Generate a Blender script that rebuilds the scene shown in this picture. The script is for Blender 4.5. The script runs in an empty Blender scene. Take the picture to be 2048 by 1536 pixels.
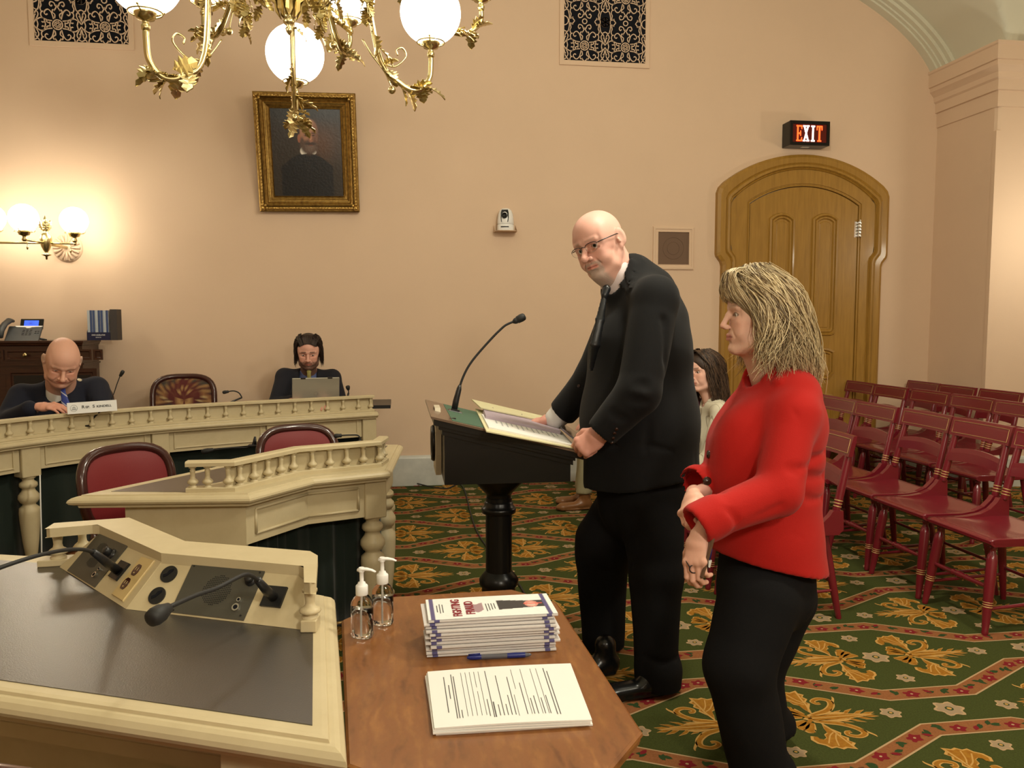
import bpy, math, random
import numpy as np
from mathutils import Vector, Matrix
random.seed(7); RNG = np.random.RandomState(11)
pi = math.pi
sc = bpy.context.scene
COL = sc.collection
# ------------------------------------------------------------------ camera, light, exposure
F_PX, CAM_Z, YAW, PITCH = 1600.0, 1.4, math.radians(8.0), math.radians(4.4)
FW = np.array([math.sin(YAW)*math.cos(PITCH), math.cos(YAW)*math.cos(PITCH), -math.sin(PITCH)])
RT = np.array([math.cos(YAW), -math.sin(YAW), 0.0]); UP = np.cross(RT, FW)
cam_d = bpy.data.cameras.new('camera'); cam_d.sensor_width = 36; cam_d.lens = F_PX/2048*36
cam_d.clip_start = .05; cam_d.clip_end = 60
cam = bpy.data.objects.new('camera', cam_d); COL.objects.link(cam)
M = Matrix(((RT[0], UP[0], -FW[0], 0), (RT[1], UP[1], -FW[1], 0), (RT[2], UP[2], -FW[2], CAM_Z), (0, 0, 0, 1)))
cam.matrix_world = M
sc.camera = cam
w = bpy.data.worlds.new('world'); sc.world = w; w.use_nodes = True
w.node_tree.nodes['Background'].inputs[0].default_value = (1.0, .92, .78, 1)
w.node_tree.nodes['Background'].inputs[1].default_value = 0.05
sc.view_settings.view_transform = 'Standard'; sc.view_settings.look = 'None'
sc.view_settings.gamma = 1; sc.view_settings.use_curve_mapping = False
sc.view_settings.exposure = 0.42
GLOBE_POWER = 5.0; SCONCE_POWER = 21.0
def lamp(name, loc, power, r=.14, col=(1, .93, .755), kind='POINT', rot=None, size=1.0):
    d = bpy.data.lights.new(name, kind); d.energy = power; d.color = col
    if kind == 'POINT': d.shadow_soft_size = r
    if kind == 'AREA': d.shape = 'RECTANGLE'; d.size = size; d.size_y = size
    o = bpy.data.objects.new(name, d); o.location = loc
    if rot: o.rotation_euler = rot
    COL.objects.link(o); return o
# unseen point lights: right ones follow the wall shadows, others added to brighten the room
for x, y, z, pw in ((2.6, 1.5, 3.1, 75), (1.2, 2.7, 3.2, 115), (2.3, -.8, 2.6, 55), (-1.3, -.6, 2.8, 22), (.9, -.7, 2.3, 95)):
    lamp('fill_light', (x, y, z), pw)
lamp('wall_lamp', (5.25, 5.35, 2.15), 12, r=.1); lamp('wall_lamp', (5.55, 5.2, 2.15), 9, r=.1)

# picture point -> point of the room at a given distance y from the camera, or on a height z
def _ray(px, py): return FW*F_PX + RT*(px-1024) + UP*(768-py)
def PY(px, py, y):
    d = _ray(px, py); t = y/d[1]; return np.array([d[0]*t, y, CAM_Z+d[2]*t])
def PZ(px, py, z):
    d = _ray(px, py); t = (z-CAM_Z)/d[2]; return np.array([d[0]*t, d[1]*t, z])

# ------------------------------------------------------------------ materials
MATS = {}
def srgb(r, g, b):
    f = lambda c: ((c/255+.055)/1.055)**2.4 if c > 10 else c/255/12.92
    return (f(r), f(g), f(b))
def mat(name, col, rough=.5, metal=0, spec=.5, noise=0, nscale=8, bump=0, bscale=60, emit=0, coat=0,
        vcol=None, sheen=0, trans=0, ior=1.45, dark=None, stretch=None, wave=None, sss=0, coatr=.12):
    m = bpy.data.materials.new(name); m.use_nodes = True; MATS[name] = m
    nt = m.node_tree; b = nt.nodes['Principled BSDF']; L = nt.links.new
    b.inputs['Base Color'].default_value = (*col, 1); b.inputs['Roughness'].default_value = rough
    b.inputs['Metallic'].default_value = metal; b.inputs['Specular IOR Level'].default_value = spec
    b.inputs['Coat Weight'].default_value = coat; b.inputs['Coat Roughness'].default_value = coatr
    b.inputs['Sheen Weight'].default_value = sheen
    b.inputs['Transmission Weight'].default_value = trans; b.inputs['IOR'].default_value = ior
    if sss:
        b.inputs['Subsurface Weight'].default_value = sss; b.inputs['Subsurface Scale'].default_value = .01
    tc = nt.nodes.new('ShaderNodeTexCoord'); src = tc.outputs['Object']
    if stretch:
        mp = nt.nodes.new('ShaderNodeMapping'); mp.inputs['Scale'].default_value = stretch
        L(src, mp.inputs[0]); src = mp.outputs[0]
    base = None
    if vcol:
        a = nt.nodes.new('ShaderNodeAttribute'); a.attribute_name = vcol; base = a.outputs['Color']
    if noise:
        n = nt.nodes.new('ShaderNodeTexNoise'); n.inputs['Scale'].default_value = nscale
        n.inputs['Detail'].default_value = 6; n.inputs['Roughness'].default_value = .6
        L(src, n.inputs[0])
        r = nt.nodes.new('ShaderNodeMapRange'); r.inputs[1].default_value = .3; r.inputs[2].default_value = .7
        L(n.outputs[0], r.inputs[0])
        mx = nt.nodes.new('ShaderNodeMix'); mx.data_type = 'RGBA'
        d = dark or tuple(c*(1-noise) for c in col)
        if base: 
            mx.blend_type = 'MULTIPLY'; mx.inputs[0].default_value = noise
            L(base, mx.inputs[6]); cr = nt.nodes.new('ShaderNodeCombineColor')
            for i in range(3): L(r.outputs[0], cr.inputs[i])
            L(cr.outputs[0], mx.inputs[7])
        else:
            L(r.outputs[0], mx.inputs[0]); mx.inputs[6].default_value = (*d, 1); mx.inputs[7].default_value = (*col, 1)
        base = mx.outputs[2]
    if wave:
        wv = nt.nodes.new('ShaderNodeTexWave'); wv.inputs['Scale'].default_value = wave[0]
        wv.inputs['Distortion'].default_value = wave[1]; wv.inputs['Detail'].default_value = 4
        wv.inputs['Detail Scale'].default_value = 2.5; wv.bands_direction = wave[3] if len(wave) > 3 else 'X'
        L(src, wv.inputs[0]); mx2 = nt.nodes.new('ShaderNodeMix'); mx2.data_type = 'RGBA'
        mx2.inputs[6].default_value = (*wave[2], 1)
        if base: L(base, mx2.inputs[7])
        else: mx2.inputs[7].default_value = (*col, 1)
        L(wv.outputs[0], mx2.inputs[0]); base = mx2.outputs[2]
    if base: L(base, b.inputs['Base Color'])
    if bump:
        n2 = nt.nodes.new('ShaderNodeTexNoise'); n2.inputs['Scale'].default_value = bscale
        n2.inputs['Detail'].default_value = 4; L(src, n2.inputs[0])
        bp = nt.nodes.new('ShaderNodeBump'); bp.inputs['Strength'].default_value = bump
        bp.inputs['Distance'].default_value = .004; L(n2.outputs[0], bp.inputs['Height'])
        L(bp.outputs[0], b.inputs['Normal'])
    if emit:
        if vcol: L(base, b.inputs['Emission Color'])
        else: b.inputs['Emission Color'].default_value = (*col, 1)
        b.inputs['Emission Strength'].default_value = emit
    return m
mat('wall', (.68, .505, .36), .75, spec=.25, noise=.04, nscale=1.5, bump=.12, bscale=220)
mat('ceiling', (.62, .60, .47), .8, spec=.2, bump=.05, bscale=40)
mat('marble', (.60, .60, .55), .35, noise=.3, nscale=6, dark=(.45, .46, .43))
mat('carpet_green', (.062, .074, .019), .95, spec=.1, noise=.35, nscale=160, bump=.6, bscale=500)
mat('carpet_tan', (.27, .105, .04), .95, spec=.1, noise=.3, nscale=160)
mat('carpet_cream', (.40, .27, .145), .95, spec=.1)
mat('carpet_orange', (.33, .155, .02), .95, spec=.1, noise=.25, nscale=60, dark=(.25, .095, .012))
mat('carpet_gold', (.46, .26, .075), .95, spec=.1)
mat('carpet_red', (.17, .014, .018), .95, spec=.1)
mat('carpet_leaf', (.028, .052, .018), .95, spec=.1)
mat('carpet_flower', (.30, .215, .13), .95, spec=.1)
mat('cream_paint', (.57, .485, .305), .42, spec=.4, noise=.12, nscale=14, dark=(.52, .435, .265), bump=.03, bscale=30)
mat('desk_leather', (.026, .022, .019), .29, spec=.5, ior=2.0, bump=.12, bscale=420)
mat('oak_door', (.36, .195, .032), .42, noise=.3, nscale=3, dark=(.27, .14, .02), stretch=(14, 14, 1.2), bump=.05, bscale=8, coat=.2)
mat('cherry_wood', (.052, .016, .008), .3, noise=.5, nscale=4, dark=(.03, .009, .005), stretch=(2, 2, 12), coat=.3)
mat('chair_wood', (.045, .012, .010), .22, coat=.5)
mat('red_leather', (.17, .007, .009), .55, bump=.15, bscale=300, sheen=.1)
mat('chair_red', (.155, .010, .018), .26, spec=.5, coat=.45)
mat('gold_line', (.55, .36, .14), .4, metal=.3)
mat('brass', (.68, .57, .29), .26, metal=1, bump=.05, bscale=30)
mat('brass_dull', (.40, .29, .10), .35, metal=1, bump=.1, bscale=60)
mat('gilt', (.42, .26, .065), .38, metal=.75, noise=.5, nscale=40, dark=(.17, .09, .02), bump=.5, bscale=120)
mat('gilt_bright', (.68, .46, .14), .3, metal=.85, noise=.6, nscale=70, dark=(.3, .17, .04), bump=.7, bscale=150)
mat('black_paint', (.006, .006, .006), .28, spec=.4)
mat('black_plastic', (.012, .012, .013), .35)
mat('rubber', (.014, .014, .014), .6)
mat('grey_metal', (.088, .084, .068), .45, metal=.4, bump=.04, bscale=200)
mat('chrome', (.75, .75, .74), .15, metal=1)
mat('steel', (.42, .40, .34), .35, metal=.7)
mat('green_cloth', (.006, .014, .009), .9, sheen=.25, bump=.1, bscale=200)
mat('green_felt', (.055, .115, .072), .8)
mat('paper', (.74, .73, .70), .7)
mat('paper_edge', (.60, .57, .56), .8)
mat('manila', (.62, .58, .36), .75)
mat('lilac_paper', (.42, .34, .40), .8)
mat('ink', (.10, .10, .10), .8)
mat('ink_red', (.22, .02, .03), .6)
mat('ink_blue', (.09, .08, .20), .7)
mat('white_plastic', (.80, .80, .78), .35)
mat('ivory_plastic', (.58, .44, .20), .28)
mat('clear_plastic', (.97, .97, .97), .04, trans=1, ior=1.3)
mat('gel', (.98, .98, .98), .0, trans=1, ior=1.33)
mat('globe_glass', (1.0, .93, .80), .3, emit=GLOBE_POWER)
mat('sconce_glass', (1.0, .91, .72), .3, emit=SCONCE_POWER)
mat('exit_red', (1.0, .06, .01), .4, emit=3.2)
mat('exit_hot', (1.0, .72, .6), .4, emit=5)
mat('exit_face', (.10, .006, .004), .3)
mat('dark_void', (.010, .011, .015), .9, spec=.1)
mat('speaker_cloth', (.16, .10, .066), .9, bump=.4, bscale=500)
mat('grey_plastic', (.030, .033, .036), .45)
mat('silver_lid', (.42, .40, .33), .38, metal=.5)
mat('screen_blue', (.05, .10, .80), .3, emit=.9)
mat('navy', (.012, .014, .05), .5)
mat('book_blue', (.05, .08, .19), .5)
mat('book_pale', (.42, .47, .52), .5)
mat('dark_card', (.05, .042, .04), .6)
mat('phone_black', (.008, .008, .009), .12)
mat('pen_blue', (.014, .022, .16), .3)
mat('pen_clear', (.10, .10, .12), .15)
mat('wood_table', (.30, .125, .035), .34, spec=.45, noise=.7, nscale=3.2, dark=(.115, .040, .012), stretch=(7, 2.6, 7), bump=.05, bscale=30, coat=.12, wave=(1.6, 9.0, (.20, .075, .022), 'X'))

# ------------------------------------------------------------------ mesh helpers
class MB:
    """collects faces, then becomes one mesh object"""
    def __init__(s): s.v = []; s.f = []; s.m = []; s.sm = []
    def add(s, v, f, mi=0, smooth=False):
        o = len(s.v); s.v.extend([tuple(map(float, p)) for p in v])
        for q in f: s.f.append(tuple(i+o for i in q)); s.m.append(mi); s.sm.append(smooth)
        return s
    def box(s, lo, hi, mi=0, M=None, bev=0):
        x0, y0, z0 = lo; x1, y1, z1 = hi
        if bev:
            b = min(bev, abs(x1-x0)*.45, abs(y1-y0)*.45, abs(z1-z0)*.45)
            rings = [(z0, b), (z0+b, 0), (z1-b, 0), (z1, b)]; v = []
            for z, i in rings:
                a0, a1, c0, c1 = x0+i, x1-i, y0+i, y1-i; e = b if i == 0 else b*.4
                v += [(a0+e, c0, z), (a1-e, c0, z), (a1, c0+e, z), (a1, c1-e, z), (a1-e, c1, z), (a0+e, c1, z), (a0, c1-e, z), (a0, c0+e, z)]
            f = [tuple(reversed(range(8))), tuple(range(24, 32))]
            for r in range(3):
                for k in range(8): f.append((r*8+k, r*8+(k+1) % 8, (r+1)*8+(k+1) % 8, (r+1)*8+k))
        else:
            v = [(x0, y0, z0), (x1, y0, z0), (x1, y1, z0), (x0, y1, z0), (x0, y0, z1), (x1, y0, z1), (x1, y1, z1), (x0, y1, z1)]
            f = [(3, 2, 1, 0), (4, 5, 6, 7), (0, 1, 5, 4), (1, 2, 6, 5), (2, 3, 7, 6), (3, 0, 4, 7)]
        if M is not None: v = [M @ Vector(p) for p in v]
        return s.add(v, f, mi)
    def prism(s, poly, z0, z1, mi=0, M=None, smooth=False, side=None):
        """poly in xy, extruded in z"""
        n = len(poly); v = [(x, y, z0) for x, y in poly]+[(x, y, z1) for x, y in poly]
        a = sum(poly[i][0]*poly[(i+1) % n][1]-poly[(i+1) % n][0]*poly[i][1] for i in range(n))
        if M is not None: v = [M @ Vector(p) for p in v]
        cap = [tuple(reversed(range(n))), tuple(range(n, 2*n))]; sd = [(i, (i+1) % n, (i+1) % n+n, i+n) for i in range(n)]
        if a < 0: cap = [tuple(reversed(q)) for q in cap]; sd = [tuple(reversed(q)) for q in sd]
        s.add(v, cap, mi); s.add(v, sd, mi if side is None else side, smooth)
        return s
    def lathe(s, prof, n=16, c=(0, 0, 0), M=None, mi=0, smooth=True, ang=None):
        """prof: list of (r, z) from bottom to top"""
        v = []; c = Vector(c)
        for r, z in prof:
            for k in range(n):
                a = 2*pi*k/n; v.append(Vector((r*math.cos(a), r*math.sin(a), z)))
        v = [((M @ p) if M is not None else p)+c for p in v]
        f = [(i*n+k, i*n+(k+1) % n, (i+1)*n+(k+1) % n, (i+1)*n+k) for i in range(len(prof)-1) for k in range(n)]
        s.add(v, f, mi, smooth)
        s.add([v[k] for k in range(n)], [tuple(reversed(range(n)))], mi); s.add([v[(len(prof)-1)*n+k] for k in range(n)], [tuple(range(n))], mi)
        return s
    def tube(s, pts, r, n=10, mi=0, cap=True, flat=None, smooth=True):
        """tube along points, r a number or a list; flat=(a,b) squashes"""
        pts = [Vector(p) for p in pts]; N = len(pts)
        rr = r if hasattr(r, '__len__') else [r]*N
        t0 = (pts[1]-pts[0]).normalized(); u = t0.orthogonal().normalized()
        if abs(t0.z) < .95: u = t0.cross(Vector((0, 0, 1))).normalized()
        v = []
        for i in range(N):
            t = (pts[min(i+1, N-1)]-pts[max(i-1, 0)]).normalized()
            u = (u-t*u.dot(t)).normalized(); w_ = t.cross(u)
            for k in range(n):
                a = 2*pi*k/n
                fu, fw = flat if flat else (1, 1)
                v.append(pts[i]+(u*math.cos(a)*fu+w_*math.sin(a)*fw)*rr[i])
        f = [(i*n+k, i*n+(k+1) % n, (i+1)*n+(k+1) % n, (i+1)*n+k) for i in range(N-1) for k in range(n)]
        if cap: f += [tuple(reversed(range(n))), tuple(range((N-1)*n, N*n))]
        return s.add(v, f, mi, smooth)
    def sweep(s, path, prof, closed=False, mi=0, up=(0, 0, 1), smooth=False, caps=True):
        """path: 3D points in a plane with normal `up`; prof: (offset to the right of travel, height)"""
        up = Vector(up); P = [Vector(p) for p in path]; N = len(P); rings = []
        for i in range(N):
            a = P[i]-P[i-1] if (closed or i > 0) else P[1]-P[0]
            b = P[(i+1) % N]-P[i] if (closed or i < N-1) else P[-1]-P[-2]
            a = a.normalized(); b = b.normalized(); na = a.cross(up); nb = b.cross(up)
            m = (na+nb); m = m/max(.3, m.dot(na)) if m.length > 1e-6 else na
            rings.append([P[i]+m*o+up*h for o, h in prof])
        K = len(prof); v = [p for r in rings for p in r]; f = []
        for i in range(N if closed else N-1):
            j = (i+1) % N
            for k in range(K): f.append((i*K+k, j*K+k, j*K+(k+1) % K, i*K+(k+1) % K))
        s.add(v, f, mi, smooth)
        if not closed and caps:
            s.add(rings[0], [tuple(range(K))], mi); s.add(rings[-1], [tuple(reversed(range(K)))], mi)
        return s
    def sphere(s, c, r, n=16, m=10, mi=0, M=None):
        rx, ry, rz = r if hasattr(r, '__len__') else (r, r, r); v = []; f = []
        for i in range(m+1):
            t = pi*i/m
            for k in range(n):
                a = 2*pi*k/n; p = Vector((rx*math.sin(t)*math.cos(a), ry*math.sin(t)*math.sin(a), -rz*math.cos(t)))
                if M is not None: p = M @ p
                v.append(p+Vector(c))
        for i in range(m):
            for k in range(n): f.append((i*n+k, i*n+(k+1) % n, (i+1)*n+(k+1) % n, (i+1)*n+k))
        return s.add(v, f, mi, True)
    def mesh(s, name):
        me = bpy.data.meshes.new(name); me.from_pydata(s.v, [], s.f)
        me.polygons.foreach_set('material_index', s.m); me.polygons.foreach_set('use_smooth', s.sm)
        me.update(); return me
    def build(s, name, mats, parent=None, loc=None, rot=None, **kw):
        me = s.mesh(name)
        for m in (mats if isinstance(mats, (list, tuple)) else [mats]): me.materials.append(MATS[m] if isinstance(m, str) else m)
        return link(name, me, parent, loc, rot, **kw)
def link(name, me, parent=None, loc=None, rot=None, **kw):
    o = bpy.data.objects.new(name, me); COL.objects.link(o)
    if parent is not None: o.parent = parent
    if loc is not None: o.location = loc
    if rot is not None: o.rotation_euler = rot
    for k, v in kw.items(): o[k] = v
    return o
def thing(name, label, cat, loc=(0, 0, 0), rz=0, group=None):
    o = bpy.data.objects.new(name, None); COL.objects.link(o); o.location = loc; o.rotation_euler = (0, 0, rz)
    o.empty_display_size = .05; o['label'] = label; o['category'] = cat
    if group: o['group'] = group
    return o
def tag(o, label, cat, group=None):
    o['label'] = label; o['category'] = cat
    if group: o['group'] = group
    return o
def dup(o, parent=None):
    c = o.copy(); COL.objects.link(c); c.parent = parent
    for ch in o.children: dup(ch, c)
    return c
def cut(*objs):
    """recess boxes etc. are modelled directly; helper kept for origin moves"""
def text_mesh(body, size, depth=.001, font_shear=0, sx=1.0, bold=0, align='CENTER'):
    cu = bpy.data.curves.new('txt', 'FONT'); cu.body = body; cu.size = size; cu.extrude = depth
    cu.align_x = align; cu.align_y = 'CENTER'; cu.offset = bold; cu.shear = font_shear
    ob = bpy.data.objects.new('txt', cu); COL.objects.link(ob)
    dg = bpy.context.evaluated_depsgraph_get(); me = bpy.data.meshes.new_from_object(ob.evaluated_get(dg))
    bpy.data.objects.remove(ob); me.transform(Matrix.Diagonal((sx, 1, 1, 1)))
    return me
def text_obj(body, size, matname, parent, Mx, name='lettering', depth=.0006, sx=1.0, bold=0, align='CENTER'):
    me = text_mesh(body, size, depth, sx=sx, bold=bold, align=align)
    me.materials.clear(); me.materials.append(MATS[matname])
    o = link(name, me, parent); o.matrix_local = Mx; return o
def frame_M(o, x, y, z):
    """matrix from origin and three axes"""
    x, y, z = Vector(x), Vector(y), Vector(z)
    return Matrix(((x[0], y[0], z[0], o[0]), (x[1], y[1], z[1], o[1]), (x[2], y[2], z[2], o[2]), (0, 0, 0, 1)))
def colour_attr(me, cols, name='Col'):
    a = me.color_attributes.new(name, 'FLOAT_COLOR', 'POINT')
    c = np.ones((len(me.vertices), 4), np.float32); c[:, :3] = cols; a.data.foreach_set('color', c.ravel())
def grid_canvas(nx, ny, fn, pos):
    """a flat print: grid mesh whose vertices carry colours fn(u,v) (u,v in 0..1 arrays), pos(u,v)->xyz"""
    u, v = np.meshgrid(np.linspace(0, 1, nx), np.linspace(0, 1, ny)); u = u.ravel(); v = v.ravel()
    P = pos(u, v); me = bpy.data.meshes.new('print')
    i = np.arange(nx*ny).reshape(ny, nx)
    q = np.stack([i[:-1, :-1], i[:-1, 1:], i[1:, 1:], i[1:, :-1]], -1).reshape(-1, 4)
    me.from_pydata(P.tolist(), [], q.tolist()); me.polygons.foreach_set('use_smooth', [True]*len(q)); colour_attr(me, fn(u, v)); return me

# ------------------------------------------------------------------ solid modelling by distance fields
def smin(a, b, k):
    if k <= 0: return np.minimum(a, b)
    h = np.clip(.5+.5*(b-a)/k, 0, 1); return b*(1-h)+a*h-k*h*(1-h)
class Field:
    """distance field sampled on a grid; primitives are blended in, then skinned as ONE closed surface"""
    def __init__(s, lo, hi, h, T=None):
        s.h = h; s.lo = np.array(lo, float)-2*h; n = np.ceil((np.array(hi)-s.lo)/h).astype(int)+3
        s.ax = [s.lo[i]+h*np.arange(n[i]) for i in range(3)]; s.F = np.full(n, .5, np.float32)
    def _sub(s, lo, hi):
        sl = tuple(slice(max(0, int(math.floor((lo[i]-s.lo[i])/s.h))), max(0, int(math.ceil((hi[i]-s.lo[i])/s.h))+1)) for i in range(3))
        X, Y, Z = np.meshgrid(*[s.ax[i][sl[i]] for i in range(3)], indexing='ij', sparse=True); return sl, X, Y, Z
    def op(s, lo, hi, fn, k=0, mode='add'):
        m = .03+k; sl, X, Y, Z = s._sub(np.array(lo)-m, np.array(hi)+m); cur = s.F[sl]
        if cur.size == 0: return s
        d = fn(X, Y, Z)
        if mode == 'add': s.F[sl] = smin(cur, d, k)
        elif mode == 'sub': s.F[sl] = -smin(-cur, d, k)
        elif mode == 'raise': s.F[sl] = cur-d
        return s
    def ball(s, c, r, k=.01, mode='add', R=None):
        c = np.array(c, float); r = np.array(r if hasattr(r, '__len__') else (r, r, r), float)
        R = None if R is None else np.array(R)
        def fn(X, Y, Z):
            x, y, z = X-c[0], Y-c[1], Z-c[2]
            if R is not None: x, y, z = (R[0, i]*x+R[1, i]*y+R[2, i]*z for i in range(3))
            k0 = np.sqrt((x/r[0])**2+(y/r[1])**2+(z/r[2])**2); k1 = np.sqrt((x/r[0]**2)**2+(y/r[1]**2)**2+(z/r[2]**2)**2)
            return k0*(k0-1)/np.maximum(k1, 1e-6)
        m = r.max() if R is not None else r
        return s.op(c-m, c+m, fn, k, mode)
    def limb(s, a, b, ra, rb=None, k=.02, mode='add', side=None, flat=1.0):
        """tapered limb from a to b; with side given, the section is (r along side, r*flat across)"""
        a = np.array(a, float); b = np.array(b, float); rb = ra if rb is None else rb; ab = b-a; L2 = ab@ab
        sd = None
        if side is not None:
            t_ = ab/math.sqrt(L2); sd = np.array(side, float); sd = sd-t_*(sd@t_); sd /= np.linalg.norm(sd)
            ot = np.cross(t_, sd)
        def fn(X, Y, Z):
            x, y, z = X-a[0], Y-a[1], Z-a[2]; t = np.clip((x*ab[0]+y*ab[1]+z*ab[2])/L2, 0, 1)
            x, y, z = x-t*ab[0], y-t*ab[1], z-t*ab[2]; r = ra+(rb-ra)*t
            if sd is None: return np.sqrt(x*x+y*y+z*z)-r
            u = x*sd[0]+y*sd[1]+z*sd[2]; v = (x*ot[0]+y*ot[1]+z*ot[2]); w = x*t_[0]+y*t_[1]+z*t_[2]
            fl = flat if not hasattr(flat, '__len__') else flat[0]+(flat[1]-flat[0])*t
            q = np.sqrt(u*u+(v/fl)**2+(w/np.minimum(fl, 1))**2); return (q-r)*np.minimum(fl, 1)
        f2 = max(1, np.max(flat)); m = max(ra, rb)*f2
        return s.op(np.minimum(a, b)-m, np.maximum(a, b)+m, fn, k, mode)
    def chain(s, pts, rs, k=.015, mode='add', **kw):
        for i in range(len(pts)-1): s.limb(pts[i], pts[i+1], rs[i], rs[i+1], k, mode, **kw)
        return s
    def plane_cut(s, p, n):
        """keep the side the normal points away from"""
        p = np.array(p, float); n = np.array(n, float)/np.linalg.norm(n)
        X, Y, Z = np.meshgrid(*s.ax, indexing='ij', sparse=True)
        d = (X-p[0])*n[0]+(Y-p[1])*n[1]+(Z-p[2])*n[2]; s.F = np.maximum(s.F, d).astype(np.float32); return s
    def flat_end(s, c, r, n):
        """within r of c, remove what lies beyond the plane through c with normal n"""
        c = np.array(c, float); n = np.array(n, float)/np.linalg.norm(n)
        def fn(X, Y, Z):
            x, y, z = X-c[0], Y-c[1], Z-c[2]; d = x*n[0]+y*n[1]+z*n[2]; rr = np.sqrt(x*x+y*y+z*z)-r; return np.maximum(-d, rr)
        return s.op(c-r, c+r, fn, 0, 'sub')
    def fold(s, amp, fn):
        X, Y, Z = np.meshgrid(*s.ax, indexing='ij', sparse=True); s.F = (s.F-amp*fn(X, Y, Z)).astype(np.float32); return s
    def skin(s):
        F = s.F; n = F.shape; S = F < 0
        cn = tuple(i-1 for i in n); acc = np.zeros(cn+(3,), np.float32); cnt = np.zeros(cn, np.int16); quads = []
        for a in range(3):
            b, c = (a+1) % 3, (a+2) % 3
            s0 = [slice(None)]*3; s1 = [slice(None)]*3; s0[a] = slice(0, -1); s1[a] = slice(1, None)
            A = F[tuple(s0)]; B = F[tuple(s1)]; cr = S[tuple(s0)] != S[tuple(s1)]
            for q in (b, c):
                e = [slice(None)]*3; e[q] = 0; cr[tuple(e)] = False; e[q] = -1; cr[tuple(e)] = False
            idx = np.argwhere(cr); 
            if len(idx) == 0: continue
            fa = A[cr]; fb = B[cr]; t = fa/(fa-fb); P = idx.astype(np.float32); P[:, a] += t
            cells = []
            for db, dc in ((0, 0), (-1, 0), (-1, -1), (0, -1)):
                ci = idx.copy(); ci[:, b] += db; ci[:, c] += dc; cells.append(ci)
                lin = np.ravel_multi_index(ci.T, cn)
                for j in range(3): acc.reshape(-1, 3)[:, j] += np.bincount(lin, P[:, j], acc.size//3).astype(np.float32)
                cnt.ravel()[:] += np.bincount(lin, minlength=cnt.size).astype(np.int16)
            q = np.stack([np.ravel_multi_index(ci.T, cn) for ci in cells], 1)
            q[fa > 0] = q[fa > 0][:, ::-1]; quads.append(q)
        q = np.concatenate(quads); used = np.flatnonzero(cnt.ravel()); remap = np.full(cnt.size, -1, np.int64); remap[used] = np.arange(len(used))
        V = acc.reshape(-1, 3)[used]/cnt.ravel()[used][:, None]*s.h+s.lo; Q = remap[q]
        return V, Q
def smooth_verts(V, Q, it=2, lam=.5):
    e = np.concatenate([Q[:, [0, 1]], Q[:, [1, 2]], Q[:, [2, 3]], Q[:, [3, 0]]]); e = np.concatenate([e, e[:, ::-1]])
    n = len(V); deg = np.bincount(e[:, 0], minlength=n)
    for _ in range(it):
        A = np.stack([np.bincount(e[:, 0], V[e[:, 1], j], n) for j in range(3)], 1)/np.maximum(deg, 1)[:, None]
        V = V+lam*(A-V)
    return V
def quad_mesh(name, V, Q, mats, parent=None, cols=None, matidx=None, smooth=True, **kw):
    me = bpy.data.meshes.new(name); n = len(Q)
    me.vertices.add(len(V)); me.vertices.foreach_set('co', np.ascontiguousarray(V, dtype=np.float32).ravel())
    me.loops.add(n*4); me.loops.foreach_set('vertex_index', np.ascontiguousarray(Q, dtype=np.int32).ravel())
    me.polygons.add(n); me.polygons.foreach_set('loop_start', np.arange(0, n*4, 4, dtype=np.int32))
    me.polygons.foreach_set('use_smooth', np.full(n, smooth))
    if matidx is not None: me.polygons.foreach_set('material_index', matidx.astype(np.int32))
    me.update(calc_edges=True); me.validate()
    for m in (mats if isinstance(mats, (list, tuple)) else [mats]): me.materials.append(MATS[m])
    if cols is not None: colour_attr(me, cols)
    return link(name, me, parent, **kw)
# ================================================================== THE SETTING
WY = 6.87                                             # the back wall
def struct(name, mb, mats, parent=None): return mb.build(name, mats, parent, kind='structure') if parent is None else mb.build(name, mats, parent)
ARA, ARB, ARZ = 4.9, 1.67, 3.345                      # the wide arch of the vault
def arch_z(x): return ARZ+ARB*math.sqrt(max(0, 1-(x/ARA)**2))
m = MB(); n = 60; xs = [-4.9+9.8*i/n for i in range(n+1)]
m.add([(x, WY, 0) for x in xs]+[(x, WY, arch_z(x)+.3) for x in xs], [(i, i+1, n+2+i, n+1+i) for i in range(n)])
m.box((-5.2, WY+.001, -.1), (5.2, WY+.2, 5.6)); struct('wall_back', m, 'wall')
m = MB(); m.box((-5.1, -3.2, -.1), (-4.9, WY, 5.4)); struct('wall_left', m, 'wall')
m = MB(); m.box((-5.1, -3.4, -.1), (7.4, -3.2, 5.6)); struct('wall_rear', m, 'wall')
m = MB(); m.box((7.2, -3.2, -.1), (7.4, 6.12, 5.6)); struct('wall_right', m, 'wall')
# pier in the corner, with its side face towards the room
PY0 = 6.12
m = MB(); c = .035
m.prism([(4.9, WY), (4.9, PY0+c), (4.9+c*.35, PY0+c*.3), (4.9+c, PY0), (7.2, PY0), (7.2, WY)], -.05, 3.66, 0); struct('wall_corner', m, 'wall')
m = MB(); m.prism([(4.893, PY0+.033), (4.893, PY0-.006), (4.94, PY0-.006), (4.94, PY0+.02)], .26, 2.98); struct('trim_1', m, 'wall')
# capital mouldings around the pier
m = MB()
prof = [(0, 3.17), (.012, 3.175), (.012, 3.30), (.03, 3.305), (.03, 3.385), (.045, 3.40), (.05, 3.44), (.075, 3.47), (.09, 3.485), (.09, 3.52), (.105, 3.525), (.105, 3.635), (.115, 3.645), (.115, 3.665), (0, 3.665)]
m.sweep([(4.9, WY, 0), (4.9, PY0, 0), (7.2, PY0, 0)], [(o, z) for o, z in prof]); struct('trim_2', m, 'wall')
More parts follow.
